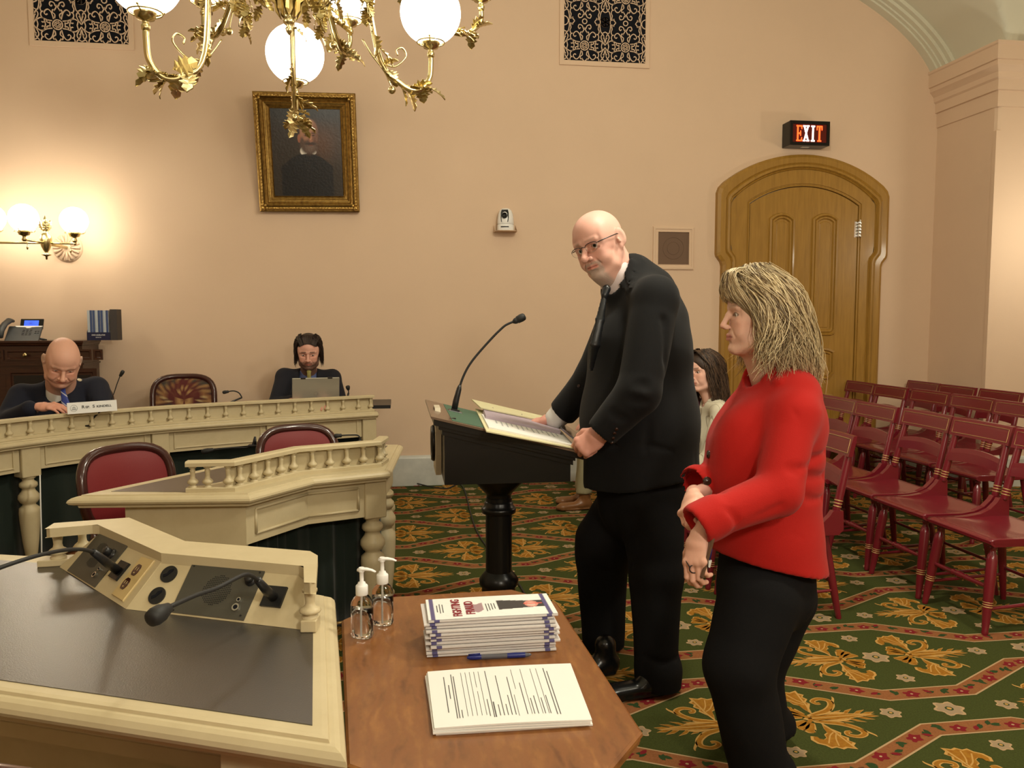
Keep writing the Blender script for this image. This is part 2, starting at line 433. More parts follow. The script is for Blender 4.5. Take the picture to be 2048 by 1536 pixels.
# marble baseboards
def base(name, path):
    m = MB(); m.sweep(path, [(0, 0), (.03, 0), (.03, .235), (.022, .25), (0, .26)]); struct(name, m, 'marble')
base('baseboard_back', [(4.9, WY, 0), (4.45, WY, 0)][::-1]); base('baseboard_back_left', [(-4.9, WY, 0), (2.8, WY, 0)])
base('baseboard_right', [(4.9, WY, 0), (4.9, PY0, 0), (7.2, PY0, 0)])
# arch mouldings against the back wall and the vault
def ring(name, y0, y1, off, thick, matn='ceiling'):
    m = MB(); N = 90
    P = []
    for i in range(N+1):
        t = pi*i/N; P.append((ARA*math.cos(t), math.sin(t), i))
    v = []
    for (a, s_, i) in P:
        for o in (off, off+thick):
            x = (ARA+o)*math.cos(pi*i/N); z = ARZ+(ARB+o)*math.sin(pi*i/N)
            v += [(x, y0, z), (x, y1, z)]
    f = []
    for i in range(N):
        a = i*4; b = a+4; f += [(a, b, b+1, a+1), (a+1, b+1, b+3, a+3), (a+2, a+3, b+3, b+2), (a, a+2, b+2, b)]
    m.add(v, f, 0, True); me = struct(name, m, matn); me.data.polygons.foreach_set('use_smooth', [False]*len(me.data.polygons)); return me
ring('trim_3', WY, WY-.085, 0, .06); ring('trim_4', WY-.085, WY-.12, .018, .05); ring('trim_5', WY-.12, WY-.17, .035, .05); ring('trim_6', WY-.17, WY-.215, .065, .05)
# vault: barrel along y, crossed by a barrel along x that opens between the piers
NX, NY = 130, 150; X0, X1, Y0, Y1 = -5.0, 7.2, -3.2, WY
def zA(x): 
    q = 1-(x/(ARA+.1))**2; return ARZ+(ARB+.1)*math.sqrt(q) if q > 0 else -9
YC, YH = 3.2, 2.92
def zB(y): 
    q = 1-((y-YC)/YH)**2; return 3.30+1.82*math.sqrt(q) if q > 0 else -9
ysn = sorted(set([Y0+(Y1-Y0)*j/NY for j in range(NY+1)]+[YC+YH*math.sin(pi/2*k/24) for k in range(12, 25)]))
xsn = sorted(set([X0+(X1-X0)*i/NX for i in range(NX+1)]+[(ARA+.1)*math.sin(pi/2*k/40) for k in range(26, 41)]))
v = [(x, y, max(zA(x), zB(y) if x > 0 else -9, 3.3 if x < 5 else 3.66)) for y in ysn for x in xsn]; nn = len(xsn)
m = MB(); m.add(v, [(j*nn+i, (j+1)*nn+i, (j+1)*nn+i+1, j*nn+i+1) for j in range(len(ysn)-1) for i in range(nn-1)], 0, True); struct('ceiling', m, 'ceiling')

# ------------------------------------------------------------------ carpet, its woven figures laid as flat inlays
PX_, PYC = 1.392, .907; CX, CY = 1.964, 3.013
GM = ['carpet_green', 'carpet_tan', 'carpet_cream', 'carpet_orange', 'carpet_gold', 'carpet_red', 'carpet_leaf', 'carpet_flower']
T = []                                                # tile faces: (poly2d, level, material)
def tp(poly, lv, mi): T.append(([(float(a), float(b)) for a, b in poly], lv, mi))
def ribbon(pts, w0, lv, mi, wf=None):
    P = np.array(pts, float); n = len(P)
    for i in range(n-1):
        a, b = P[i], P[i+1]
        def nr(k):
            q = P[min(k+1, n-1)]-P[max(k-1, 0)]; q /= np.linalg.norm(q)+1e-9; return np.array([-q[1], q[0]])
        wa = w0*(wf(i/(n-1)) if wf else 1); wb = w0*(wf((i+1)/(n-1)) if wf else 1)
        tp([a+nr(i)*wa, a-nr(i)*wa, b-nr(i+1)*wb, b+nr(i+1)*wb], lv, mi)
def spline(P, n=10):
    P = [np.array(p, float) for p in P]; P = [2*P[0]-P[1]]+P+[2*P[-1]-P[-2]]; out = []
    for i in range(1, len(P)-2):
        for t in np.linspace(0, 1, n, endpoint=False):
            a, b, c, d = P[i-1:i+3]; out.append(.5*((2*b)+(c-a)*t+(2*a-5*b+4*c-d)*t*t+(3*b-a-3*c+d)*t**3))
    out.append(P[-2]); return out
def band(sgn, yo):
    zz = [(-.861, .1285), (-.531, .1285), (-.165, .325), (.165, .325), (.531, .1285)]
    zz = [(x, yo+sgn*y) for x, y in zz]
    P = [np.array(p) for p in [(-1.227, yo+sgn*.325)]+zz+[(.861, yo+sgn*.1285)]]
    for wd, lv, mi in ((.0435, 1, 2), (.0365, 2, 1)):
        off = []
        for i in range(1, len(P)-1):
            a = P[i]-P[i-1]; b = P[i+1]-P[i]; a /= np.linalg.norm(a); b /= np.linalg.norm(b)
            na = np.array([-a[1], a[0]]); nb = np.array([-b[1], b[0]]); mm = na+nb; mm /= mm@na; off.append(mm*wd)
        Q = P[1:-1]
        for i in range(len(Q)-1): tp([Q[i]+off[i], Q[i]-off[i], Q[i+1]-off[i+1], Q[i+1]+off[i+1]], lv, mi)
    # garland
    L = 0; seg = []
    for i in range(len(zz)-1):
        a, b = np.array(zz[i]), np.array(zz[i+1]); l = np.linalg.norm(b-a); seg.append((L, l, a, b)); L += l
    def at(s):
        for s0, l, a, b in seg:
            if s <= s0+l+1e-6: t = (s-s0)/l; d = (b-a)/l; return a+(b-a)*t, d
    rs = np.random.RandomState(3 if sgn > 0 else 5); n = 22
    for k in range(n):
        p, d = at((k+.5)/n*L); nrm = np.array([-d[1], d[0]]); p = p+nrm*.010*math.sin(k*2.4)
        if k % 3 == 0:
            r = .020+.004*rs.rand(); tp([p+d*(r*1.25*(1+.25*math.cos(5*a))*math.cos(a))+nrm*(r*(1+.25*math.cos(5*a))*math.sin(a)) for a in np.linspace(0, 2*pi, 16, endpoint=False)], 3, 5)
            tp([p+d*.006*math.cos(a)+nrm*.005*math.sin(a) for a in np.linspace(0, 2*pi, 6, endpoint=False)], 4, 2)
        else:
            for q in range(3):
                an = rs.rand()*pi*2; c_ = p+d*.013*math.cos(an)+nrm*.010*math.sin(an); e = np.array([math.cos(an*1.7), math.sin(an*1.7)]); g = np.array([-e[1], e[0]])
                tp([c_-e*.020, c_-e*.008+g*.008, c_+e*.005+g*.009, c_+e*.019, c_+e*.005-g*.009, c_-e*.008-g*.008], 3+.2*q, 6 if q < 2 else 5 if k % 3 == 1 and q == 2 else 6)
TB = len(T); band(-1, 0); band(1, 0); BANDS = T[TB:]; T = T[:TB]
def flower(c, r, lv=1):
    c = np.array(c, float); pts = [c+r*(1+.17*math.cos(6*a))*np.array([math.cos(a), math.sin(a)*.95]) for a in np.linspace(0, 2*pi, 30, endpoint=False)]
    tp(pts, lv, 2); tp([c+(p-c)*.82 for p in pts], lv+1, 7)
    tp([c+r*.30*np.array([math.cos(a), math.sin(a)]) for a in np.linspace(0, 2*pi, 8, endpoint=False)], lv+2, 6)
    tp([c+r*.17*np.array([math.cos(a), math.sin(a)]) for a in np.linspace(0, 2*pi, 8, endpoint=False)], lv+3, 4)
flower((0, 0), .052); flower((0, .2), .034); flower((0, -.2), .034); flower((.696, 0), .052); flower((.696-.23, 0), .036); flower((.696+.23, 0), .036)
def leaf(outline, lv=1, sh=.86):
    P = np.array(outline, float); tp(P, lv, 4); c = P.mean(0); tp(c+(P-c)*sh, lv+1, 3)
def fleur(sx):
    f = lambda L: [(sx*x, y) for x, y in L]
    for sy in (1, -1):
        g = lambda L: [(sx*x, y*sy) for x, y in L]
        # big acanthus leaf
        leaf(g([(-.180, .036), (-.192, .07), (-.214, .105), (-.205, .12), (-.222, .14), (-.212, .158), (-.226, .175), (-.210, .190), (-.212, .212), (-.182, .200), (-.165, .207), (-.148, .192), (-.128, .196), (-.118, .176), (-.097, .160), (-.088, .135), (-.098, .112), (-.112, .116), (-.114, .132), (-.130, .140), (-.146, .130), (-.150, .108), (-.166, .098), (-.170, .07)]))
        ribbon(g(spline([(-.180, .036), (-.193, .09), (-.198, .14), (-.206, .20)])), .0035, 3, 4)
        ribbon(g(spline([(-.193, .11), (-.175, .14), (-.16, .185)])), .0025, 3, 4); ribbon(g(spline([(-.188, .10), (-.165, .12), (-.135, .165)])), .0025, 3, 4)
        # scroll
        sc_ = g(spline([(-.165, .012), (-.205, .03), (-.25, .05), (-.285, .085), (-.292, .12), (-.262, .137), (-.232, .122), (-.236, .104), (-.252, .103)]))
        ribbon(sc_, .0145, 1, 4, lambda t: 1.1-.55*t); ribbon(sc_, .0085, 2, 3, lambda t: 1.1-.55*t)
        ribbon(g(spline([(-.255, .048), (-.29, .09), (-.318, .13), (-.322, .146)])), .009, 1, 4, lambda t: 1-.8*t)
        # inner fan
        for (a, b, c_) in (((-.135, .012), (-.10, .03), (-.068, .020)), ((-.14, .02), (-.105, .052), (-.082, .058)), ((-.150, .03), (-.118, .072), (-.125, .092))):
            rb = g(spline([a, b, c_])); ribbon(rb, .013, 1, 4, lambda t: .6+1.1*math.sin(pi*min(1, t*1.05))); ribbon(rb, .009, 2, 3, lambda t: .6+1.1*math.sin(pi*min(1, t*1.05)))
        # spear barbs
        for (x0, y0, x1, y1) in ((-.24, .012, -.30, .045), (-.28, .010, -.345, .05), (-.32, .006, -.385, .036), (-.35, .002, -.412, .016)):
            leaf(g([(x0, 0), (x0-.01, y0+.008), ((x0+x1)/2, (y0+y1)/2+.010), (x1, y1), ((x0+x1)/2, (y0+y1)/2-.009), (x0-.015, 0)]), 1, .8)
        ribbon(g(spline([(-.16, .006), (-.2, .018), (-.26, .028), (-.30, .020)])), .006, 3, 4)
    leaf(f([(-.13, 0), (-.16, .022), (-.20, .018), (-.25, .022), (-.33, .014), (-.405, 0), (-.33, -.014), (-.25, -.022), (-.20, -.018), (-.16, -.022)]), 3, .8)
    ribbon(f([(-.15, 0), (-.38, 0)]), .003, 5, 4); ribbon(f(spline([(-.135, -.03), (-.155, -.008), (-.155, .008), (-.135, .03)])), .007, 5, 3)
fleur(1); fleur(-1)
V = []; Fc = []; Mi = []
X0, X1, Y0, Y1 = -4.9, 7.2, -3.2, WY
V += [(X0, Y0, 0), (X1, Y0, 0), (X1, Y1, 0), (X0, Y1, 0)]; Fc.append((0, 1, 2, 3)); Mi.append(0)
for i in range(-6, 5):
    for j in range(-5, 6):
        for hx in (0, 1):
            cx = CX+(i+.5*hx)*PX_; cy = CY+(j+.5*hx)*PYC
            if cx < -3.2 or cx > 5.9 or cy < .2 or cy > WY+.5: continue
            for poly, lv, mi in (T+BANDS if hx == 0 else T):
                P = [(cx+a, cy+b) for a, b in poly]
                if max(p[1] for p in P) > WY-.01 or max(p[0] for p in P) > 6.9: continue
                o = len(V); V += [(a, b, .0006+lv*.00035) for a, b in P]; Fc.append(tuple(range(o, o+len(P)))); Mi.append(mi)
me = bpy.data.meshes.new('floor'); me.from_pydata(V, [], Fc); me.polygons.foreach_set('material_index', Mi)
for g in GM: me.materials.append(MATS[g])
# bands of one cell are drawn by both interleaved families: keep normals up
import bmesh
bm = bmesh.new(); bm.from_mesh(me); bm.normal_update()
for f_ in bm.faces:
    if f_.normal.z < 0: f_.normal_flip()
bmesh.ops.triangulate(bm, faces=[f_ for f_ in bm.faces if len(f_.verts) > 4]); bm.to_mesh(me); bm.free()
link('floor', me, kind='structure')

# ------------------------------------------------------------------ door in its carved casing
def arc_top(xl, xr, zs, za, n=22):
    """points of a segmental arch from (xl,zs) over the apex za to (xr,zs)"""
    c = (xl+xr)/2; a = (xr-xl)/2; h = za-zs; R = (a*a+h*h)/(2*h); th = math.asin(min(1, a/R)); return [(c+R*math.sin(-th+2*th*i/n), za-R+R*math.cos(-th+2*th*i/n)) for i in range(n+1)]
def door_outline(g):
    """casing outline shrunk by g"""
    L, Rr = 2.785+g, 4.425-g; t = arc_top(L+.06, Rr-.06, 2.635-g*.8, 2.895-g)
    return [(L+.055, 0), (L+.055, 1.90+g*.4), (L+.045, 1.935+g*.4), (L+.006, 1.985+g*.4), (L, 2.01+g*.4), (L, 2.54-g*.6), (L+.018, 2.59-g*.7)]+t+[(Rr-.018, 2.59-g*.7), (Rr, 2.54-g*.6), (Rr, 2.01+g*.4), (Rr-.006, 1.985+g*.4), (Rr-.045, 1.935+g*.4), (Rr-.055, 1.90+g*.4), (Rr-.055, 0)]
def leaf_outline(g): return [(3.075+g, 0)]+arc_top(3.075+g, 4.145-g, 2.462-g*.7, 2.628-g)+[(4.145-g, 0)]
def between(mb, A, B, ya, yb):
    n = len(A); v = [(x, ya, z) for x, z in A]+[(x, yb, z) for x, z in B]; mb.add(v, [(i, i+n, i+n+1, i+1) for i in range(n-1)])
def resample(P, n):
    P = np.array(P); d = np.r_[0, np.cumsum(np.linalg.norm(np.diff(P, axis=0), axis=1))]; s = np.linspace(0, d[-1], n); return [(np.interp(t, d, P[:, 0]), np.interp(t, d, P[:, 1])) for t in s]
door = thing('door_1', 'arched ochre oak door in a wide moulded casing beneath the red exit sign', 'door', (3.6, WY, 0)); door['kind'] = 'structure'
def inD(o): o.location = (-3.6, -WY, 0); return o
m = MB(); prev = None
for g, y in ((0, WY), (.004, WY-.045), (.030, WY-.060), (.075, WY-.060), (.085, WY-.050), (.095, WY-.064), (.112, WY-.066), (.122, WY-.045), (.130, WY-.052), (.135, WY-.040)):
    cur = door_outline(g)
    if prev: between(m, prev[0], cur, prev[1], y)
    prev = (cur, y)
A = resample(door_outline(.135)[0:], 90); B = resample(leaf_outline(-.012), 90); between(m, A, B, WY-.040, WY-.038)
prev = (leaf_outline(-.012), WY-.038)
for g, y in ((-.010, WY-.030), (-.002, WY-.030), (.004, WY-.040), (.012, WY-.040), (.016, WY-.010)):
    cur = leaf_outline(g); between(m, prev[0], cur, prev[1], y); prev = (cur, y)
inD(m.build('casing', 'oak_door', door))
m = MB(); m.prism([(x, z) for x, z in leaf_outline(.020)], 0, .03, M=frame_M((0, WY-.002, 0), (1, 0, 0), (0, 0, 1), (0, -1, 0))); lf = inD(m.build('leaf', 'oak_door', door))
def panel(xl, xr, zb, zt, za, bot=None):
    def ol(g):
        t = arc_top(xl+g, xr-g, zt-g*.6, za-g, 8)
        if bot == 'cut': return [(xl+.05+g*.6, zb+g), (xl+g, zb+.06+g*.3)]+t+[(xr-g, zb+.06+g*.3), (xr-.05-g*.6, zb+g), (xl+.05+g*.6, zb+g)]
        return [(xl+.04+g*.6, zb+g), (xl+.01+g, zb+.012+g*.8), (xl+g, zb+.045+g*.5)]+t+[(xr-g, zb+.045+g*.5), (xr-.01-g, zb+.012+g*.8), (xr-.04-g*.6, zb+g), (xl+.04+g*.6, zb+g)]
    m = MB(); prev = None
    for g, y in ((0, -.032), (.006, -.047), (.022, -.050), (.030, -.036), (.036, -.046), (.048, -.046), (.058, -.028), (.068, -.028), (.078, -.036)):
        cur = ol(g)
        if prev: between(m, prev[0], cur, WY+prev[1], WY+y)
        prev = (cur, y)
    c = ol(.078); m.add([(x, WY-.036, z) for x, z in c[:-1]], [tuple(range(len(c)-1))]); o = m.build('panel', 'oak_door', lf); return o
panel(3.275, 3.522, 1.28, 2.325, 2.378); panel(3.685, 3.94, 1.28, 2.33, 2.382)
panel(3.275, 3.522, .88, 1.14, 1.175, 'cut'); panel(3.685, 3.94, .88, 1.14, 1.175, 'cut'); panel(3.275, 3.94, .2, .74, .77)
for z in (2.24, .35):
    m = MB(); 
    for k in range(5): m.lathe([(.013, -.07+k*.029), (.014, -.068+k*.029), (.014, -.044+k*.029), (.013, -.042+k*.029)], 12, (4.137, WY-.055, z))
    m.lathe([(.004, .075), (.009, .08), (.004, .088)], 10, (4.137, WY-.055, z)); m.box((4.095, WY-.034, z-.07), (4.137, WY-.030, z+.072)); inD(m.build('hinge', 'chrome', door))
m = MB(); m.lathe([(.012, 0), (.012, .03), (.028, .04), (.030, .055), (.02, .068), (.0, .07)], 14, (3.13, WY-.03, 1.0), M=Matrix.Rotation(pi/2, 3, 'X')); inD(m.build('door_knob', 'brass', door))

# ------------------------------------------------------------------ things on the wall
def grille(xc, zc, wd, ht, nx, ny, label, zbot_frac=0):
    t = thing('air_grille', label, 'vent', (xc, WY, zc)); hw, hh = wd/2, ht/2
    m = MB(); m.box((-hw, -.003, -hh), (hw, -.001, hh)); m.build('backing', 'dark_void', t)
    fw = .035; m = MB()
    m.sweep([(-hw, 0, -hh), (hw, 0, -hh), (hw, 0, hh), (-hw, 0, hh)], [(-.002, .001), (-.002, .014), (fw, .014), (fw+.003, .010), (fw+.003, .001)], closed=True, up=(0, -1, 0)); m.build('frame', 'wall', t)
    m = MB(); W_ = .0034; yb, yf = -.014, -.006
    def rib(pts, w=W_):
        P = [np.array(p, float) for p in pts]; n = len(P); v = []
        for k in range(n):
            q = P[min(k+1, n-1)]-P[max(k-1, 0)]; q /= np.linalg.norm(q)+1e-9; nn_ = np.array([-q[1], q[0]])*w
            for s_ in (1, -1):
                a = P[k]+nn_*s_; a[0] = min(max(a[0], -hw), hw); a[1] = min(max(a[1], -hh), hh)
                v += [(a[0], yb, a[1]), (a[0], yf, a[1])]
        f = []
        for k in range(n-1):
            a = 4*k; b = a+4; f += [(a, b, b+2, a+2), (a, a+1, b+1, b), (a+3, a+2, b+2, b+3)]
        f = [q for q in f if len(set(v[i] for i in q)) == 4]
        if f: m.add(v, f)
    tw, th = wd/nx, ht/ny
    def circ(c, r, w=W_, n=18, a0=0, a1=2*pi):
        rib([(c[0]+r*math.cos(a), c[1]+r*math.sin(a)) for a in np.linspace(a0, a1, n)], w)
    for i in range(nx):
        for j in range(ny+1):
            cx, cz = -hw+tw*(i+.5), -hh+th*(j+.5)-th*.18
            U = lambda a, b: (cx+a*tw, cz+b*th)
            r = .105*tw
            circ((cx, cz), r); circ((cx, cz), r*.62, .0022, 12); circ((cx, cz), r*.3, .0022, 10)
            for k in range(6):
                a = k*pi/3; rib([(cx+r*.3*math.cos(a), cz+r*.3*math.sin(a)), (cx+r*math.cos(a+.3), cz+r*math.sin(a+.3))], .002)
            cz2 = cz+th*.5; circ((cx, cz2), .055*tw)
            for sx in (1, -1):
                for sz in (1, -1):
                    S = lambda L: [(cx+sx*a*tw, cz+sz*b*th) for a, b in L]
                    rib(S(spline([(.08, .10), (.10, .17), (.13, .24), (.19, .285), (.25, .26), (.27, .21), (.235, .18), (.205, .20)], 4)))
                    rib(S(spline([(.11, .07), (.22, .085), (.32, .13), (.345, .18), (.33, .23), (.29, .245)], 4)))
                    rib(S(spline([(.06, .12), (.05, .19), (.10, .23), (.09, .28), (.05, .26)], 4))); rib(S([(0, .36), (.035, .30), (.07, .26)]))
                    rib(S(spline([(0, .37), (.03, .35), (.06, .41), (.13, .43), (.155, .38), (.125, .345), (.10, .37)], 4)))
                    rib(S(spline([(.5, .30), (.42, .27), (.385, .33), (.37, .42), (.38, .5)], 4))); rib(S(spline([(.38, .46), (.30, .44), (.27, .47), (.24, .5)], 4)))
                    rib(S(spline([(.33, .24), (.355, .30), (.33, .36), (.34, .42), (.31, .45), (.285, .42)], 4)))
                    rib(S(spline([(.5, .02), (.44, .10), (.40, .19), (.44, .25), (.47, .20), (.455, .16)], 4)))
                    rib(S(spline([(.5, .06), (.48, .15), (.47, .2)], 4))); rib(S(spline([(.20, .085), (.23, .055), (.19, .03), (.155, .045)], 4))); rib(S(spline([(.42, .09), (.36, .12), (.29, .11), (.27, .06), (.31, .035), (.33, .05)], 4)))
                    rib(S([(.27, .06), (.25, .0)])); rib(S([(.44, .10), (.41, .0)])); rib(S([(.155, .045), (.16, 0)]))
            if i < nx-1 or True:
                for ex in (-.5, .5):
                    c3 = (cx+ex*tw, cz2)
                    if abs(c3[0]) < hw-.01:
                        circ(c3, .105*tw)
                        if j % 2 == 0:
                            for k in range(6): a = k*pi/3+.52; rib([(c3[0]-.1*tw*math.cos(a), c3[1]-.1*tw*math.sin(a)), (c3[0]+.1*tw*math.cos(a), c3[1]+.1*tw*math.sin(a))], .004)
                    else: circ(c3, .105*tw, n=22)
    m.build('openwork', 'wall', t, kind='stuff'); return t
a = PY(1127, 121, WY); b = PY(1290, 126, WY)
grille((a[0]+b[0])/2, a[2]+.40, b[0]-a[0], .80, 2, 2, 'pierced peach scrollwork grille on the wall high above the bald speaker')
a = PY(70, 82, WY); b = PY(259, 84, WY)
grille((a[0]+b[0])/2, a[2]+.40, b[0]-a[0], .80, 2, 2, 'pierced peach scrollwork grille at the top left of the wall, partly behind the chandelier')

# wall speaker with square frame
a = PY(1306, 456, WY); b = PY(1386, 537, WY); cx, cz, hw = (a[0]+b[0])/2, (a[2]+b[2])/2, (b[0]-a[0])/2
t = thing('wall_speaker', 'square brown-meshed loudspeaker panel set in the wall between the bald speaker and the door', 'speaker', (cx, WY, cz))
m = MB(); fw = .045; m.sweep([(-hw, 0, -hw), (hw, 0, -hw), (hw, 0, hw), (-hw, 0, hw)], [(0, 0), (0, .014), (-.008, .018), (-.02, .018), (-.024, .012), (-fw+.006, .012), (-fw, .016), (-fw, 0)], closed=True, up=(0, -1, 0)); m.build('frame', 'wall', t)
m = MB(); q = hw-fw; m.box((-q, -.006, -q), (q, -.002, q))
Mx = Matrix.Rotation(pi/2, 4, 'X'); 
for r in (.055, .095): m.tube([(r*math.cos(k*pi/16), -.007, r*math.sin(k*pi/16)) for k in range(33)], .0022, 6, cap=False)
m.build('mesh_cloth', 'speaker_cloth', t)

# exit sign: dark box, lit letters
a = PY(1572, 243, WY-.14); b = PY(1657, 290, WY-.14); cx, cz = (a[0]+b[0])/2, (a[2]+b[2])/2; hw, hh = .185, .105; D = .15
t = thing('exit_sign', 'dark metal box sign with glowing red EXIT letters above the arched door', 'sign', (cx+.02, WY, cz))
m = MB(); m.box((-hw, -D+.012, -hh), (hw, 0, hh), bev=.004)
m.sweep([(-hw, -D+.012, -hh), (hw, -D+.012, -hh), (hw, -D+.012, hh), (-hw, -D+.012, hh)], [(0, 0), (0, .012), (-.026, .012), (-.03, .0)], closed=True, up=(0, -1, 0)); m.build('housing', 'black_paint', t)
m = MB(); m.box((-hw+.02, -D+.006, -hh+.02), (hw-.02, -D+.011, hh-.02)); m.build('face_plate', 'exit_face', t)
m = MB(); m.box((-.04, -.09, -hh-.003), (.03, -.06, -hh)); m.build('test_lens', 'white_plastic', t)
def slab(ch):
    """slab letters as strokes on a 1 x 1.7 cell"""
    s = .20
    if ch == 'E': return [[(.12, 0), (.38, 0), (.38, 1.7), (.12, 1.7)], [(0, 0), (1, 0), (1, .42), (.86, .42), (.8, .14), (0, .14)], [(0, 1.56), (.8, 1.56), (.86, 1.3), (1, 1.3), (1, 1.7), (0, 1.7)], [(.38, .76), (.62, .76), (.70, .56), (.8, .56), (.8, 1.14), (.70, 1.14), (.62, .92), (.38, .92)]]
    if ch == 'X': return [[(.04, 0), (.26, 0), (.98, 1.7), (.72, 1.7)], [(.74, 0), (1, 0), (.30, 1.7), (.02, 1.7)], [(-.04, 0), (.42, 0), (.42, .13), (-.04, .13)], [(.58, 0), (1.06, 0), (1.06, .13), (.58, .13)], [(-.04, 1.57), (.46, 1.57), (.46, 1.7), (-.04, 1.7)], [(.58, 1.57), (1.04, 1.57), (1.04, 1.7), (.58, 1.7)]]
    if ch == 'I': return [[(.32, 0), (.68, 0), (.68, 1.7), (.32, 1.7)], [(.1, 0), (.9, 0), (.9, .14), (.1, .14)], [(.1, 1.56), (.9, 1.56), (.9, 1.7), (.1, 1.7)]]
    return [[(.36, 0), (.66, 0), (.66, 1.7), (.36, 1.7)], [(.18, 0), (.84, 0), (.84, .14), (.18, .14)], [(0, 1.56), (1, 1.56), (1, 1.7), (0, 1.7)], [(0, 1.22), (.13, 1.22), (.2, 1.56), (0, 1.56)], [(.87, 1.22), (1, 1.22), (1, 1.56), (.8, 1.56)]]
lw = .054
for k, ch in enumerate('EXIT'):
    m = MB(); x0 = -.125+k*.064-(.004 if k == 3 else 0)
    for n_, poly in enumerate(slab(ch)):
        m.prism([(x0+px*lw*(.8 if ch == 'I' else 1)+(.005 if ch == 'I' else 0), -.070+pz*.080) for px, pz in poly], 0, .0012+n_*.0003, M=frame_M((0, -D+.0055, 0), (1, 0, 0), (0, 0, 1), (0, -1, 0)))
    m.build('letter', 'exit_hot' if ch in 'XI' else 'exit_red', t)

# conference camera on a painted shelf
a = PY(1013, 461, WY-.12); t = thing('camera_shelf', 'peach painted metal bracket shelf on the wall under the video camera', 'shelf', (a[0], WY, a[2]))
m = MB(); pl = [(-.095, 0), (-.095, -.10), (-.07, -.15), (.07, -.15), (.095, -.10), (.095, 0)]; m.prism(pl, -.004, 0)
m.box((-.105, -.004, 0), (.105, -.001, .07)); m.add([(-.095, 0, 0), (-.095, -.10, 0), (-.095, 0, .06), (-.092, 0, 0), (-.092, -.10, 0), (-.092, 0, .06)], [(0, 1, 2), (5, 4, 3), (1, 4, 5, 2)])
m.add([(.095, 0, 0), (.095, -.10, 0), (.095, 0, .06), (.092, 0, 0), (.092, -.10, 0), (.092, 0, .06)], [(2, 1, 0), (3, 4, 5), (2, 5, 4, 1)]); m.build('plate', 'wall', t)
t = thing('video_camera', 'white pan-tilt video camera with a black lens window on the wall shelf', 'camera', (a[0]-.002, WY-.075, a[2]+.001)); t.rotation_euler = (0, 0, -.25)
m = MB(); m.lathe([(.069, 0), (.072, .004), (.070, .046), (.066, .052), (.060, .053)], 28); m.build('base', 'white_plastic', t)
m = MB(); m.lathe([(.066, .053), (.070, .06), (.068, .10), (.062, .14), (.050, .172), (.030, .186), (.0, .19)], 28); m.build('head', 'white_plastic', t)
m = MB(); ol = [(-.030, .070), (-.022, .062), (.0, .058), (.022, .062), (.030, .070), (.034, .10), (.033, .145), (.026, .17), (-.026, .17), (-.033, .145), (-.034, .10)]
m.prism(ol, .0, .012, M=frame_M((0, -.060, 0), (1, 0, 0), (0, .10, 1), (0, -1, .1)))
m.lathe([(.024, 0), (.024, .014), (.018, .016), (.017, .010), (.0, .012)], 20, (0, -.067, .12), M=Matrix.Rotation(pi/2-.1, 3, 'X')); m.build('lens_window', 'phone_black', t)
m = MB(); m.tube([(.071*math.sin(q), -.071*math.cos(q), .028) for q in np.linspace(-.45, .5, 9)], .005, 6); m.build('sensor_bar', 'black_plastic', t)

# ------------------------------------------------------------------ framed portrait, hung leaning forward
tl = PY(503, 181, WY-.20); tr = PY(710, 188, WY-.20); bl = PY(522, 422, WY-.05); br = PY(720, 424, WY-.05)
wd = 1.0*(abs(tr[0]-tl[0])+abs(br[0]-bl[0]))/2; zc = (tl[2]+bl[2])/2; xc = (tl[0]+tr[0]+bl[0]+br[0])/4; ht = math.hypot(tl[2]-bl[2], .15)
t = thing('framed_portrait', 'oil portrait of a bearded man in black, in a heavy gilt frame', 'painting', (xc, WY-.135, zc)); t.rotation_euler = (math.atan2(.15, tl[2]-bl[2]), math.radians(-.9), 0)
hw, hh = wd/2, ht/2
def ringframe(name, prof, matn, hw=hw, hh=hh):
    prof = [(o*.76, h*.85) for o, h in prof]; m = MB(); m.sweep([(-hw, 0, -hh), (hw, 0, -hh), (hw, 0, hh), (-hw, 0, hh)], prof, closed=True, up=(0, -1, 0)); return m.build(name, matn, t)
ringframe('outer_moulding', [(0, -.05), (0, .005), (-.012, .012), (-.020, .012), (-.03, -.0), (-.03, -.05)], 'gilt')
ringframe('leaf_moulding', [(-.02, 0), (-.026, .028), (-.036, .040), (-.048, .038), (-.056, .022), (-.060, 0)], 'gilt_bright')
ringframe('cove', [(-.055, -.01), (-.062, .022), (-.075, .008), (-.09, -.002), (-.10, .006), (-.108, .004), (-.112, -.02)], 'gilt')
ringframe('inner_moulding', [(-.11, -.02), (-.112, .004), (-.125, .0), (-.130, .006), (-.152, -.006), (-.158, -.002), (-.160, -.03)], 'gilt')
ringframe('slip', [(-.158, -.03), (-.160, -.004), (-.168, -.014), (-.170, -.03)], 'gilt_bright')
for sx in (1, -1):
    for sz in (1, -1):
        m = MB(); m.sphere((sx*(hw-.029), -.038, sz*(hh-.029)), .020, 12, 8)
        for k in range(3): m.sphere((sx*(hw-.029-.030*math.cos(k*.8)), -.034, sz*(hh-.029-.030*math.sin(k*.8))), (.013, .008, .013), 8, 6)
        m.build('corner_boss', 'gilt_bright', t)
m = MB(); rs = np.random.RandomState(4)
for s_ in np.arange(-hw+.08, hw-.06, .026):
    for sz in (1, -1): m.sphere((s_, -.030, sz*(hh-.029)), (.015, .008, .008), 8, 5, M=Matrix.Rotation(.5*sz+rs.rand()*.4, 3, 'Y'))
for s_ in np.arange(-hh+.08, hh-.06, .026):
    for sx in (1, -1): m.sphere((sx*(hw-.029), -.030, s_), (.008, .008, .015), 8, 5, M=Matrix.Rotation(.5*sx+rs.rand()*.4, 3, 'Y'))
m.build('leaf_relief', 'gilt_bright', t, kind='stuff')
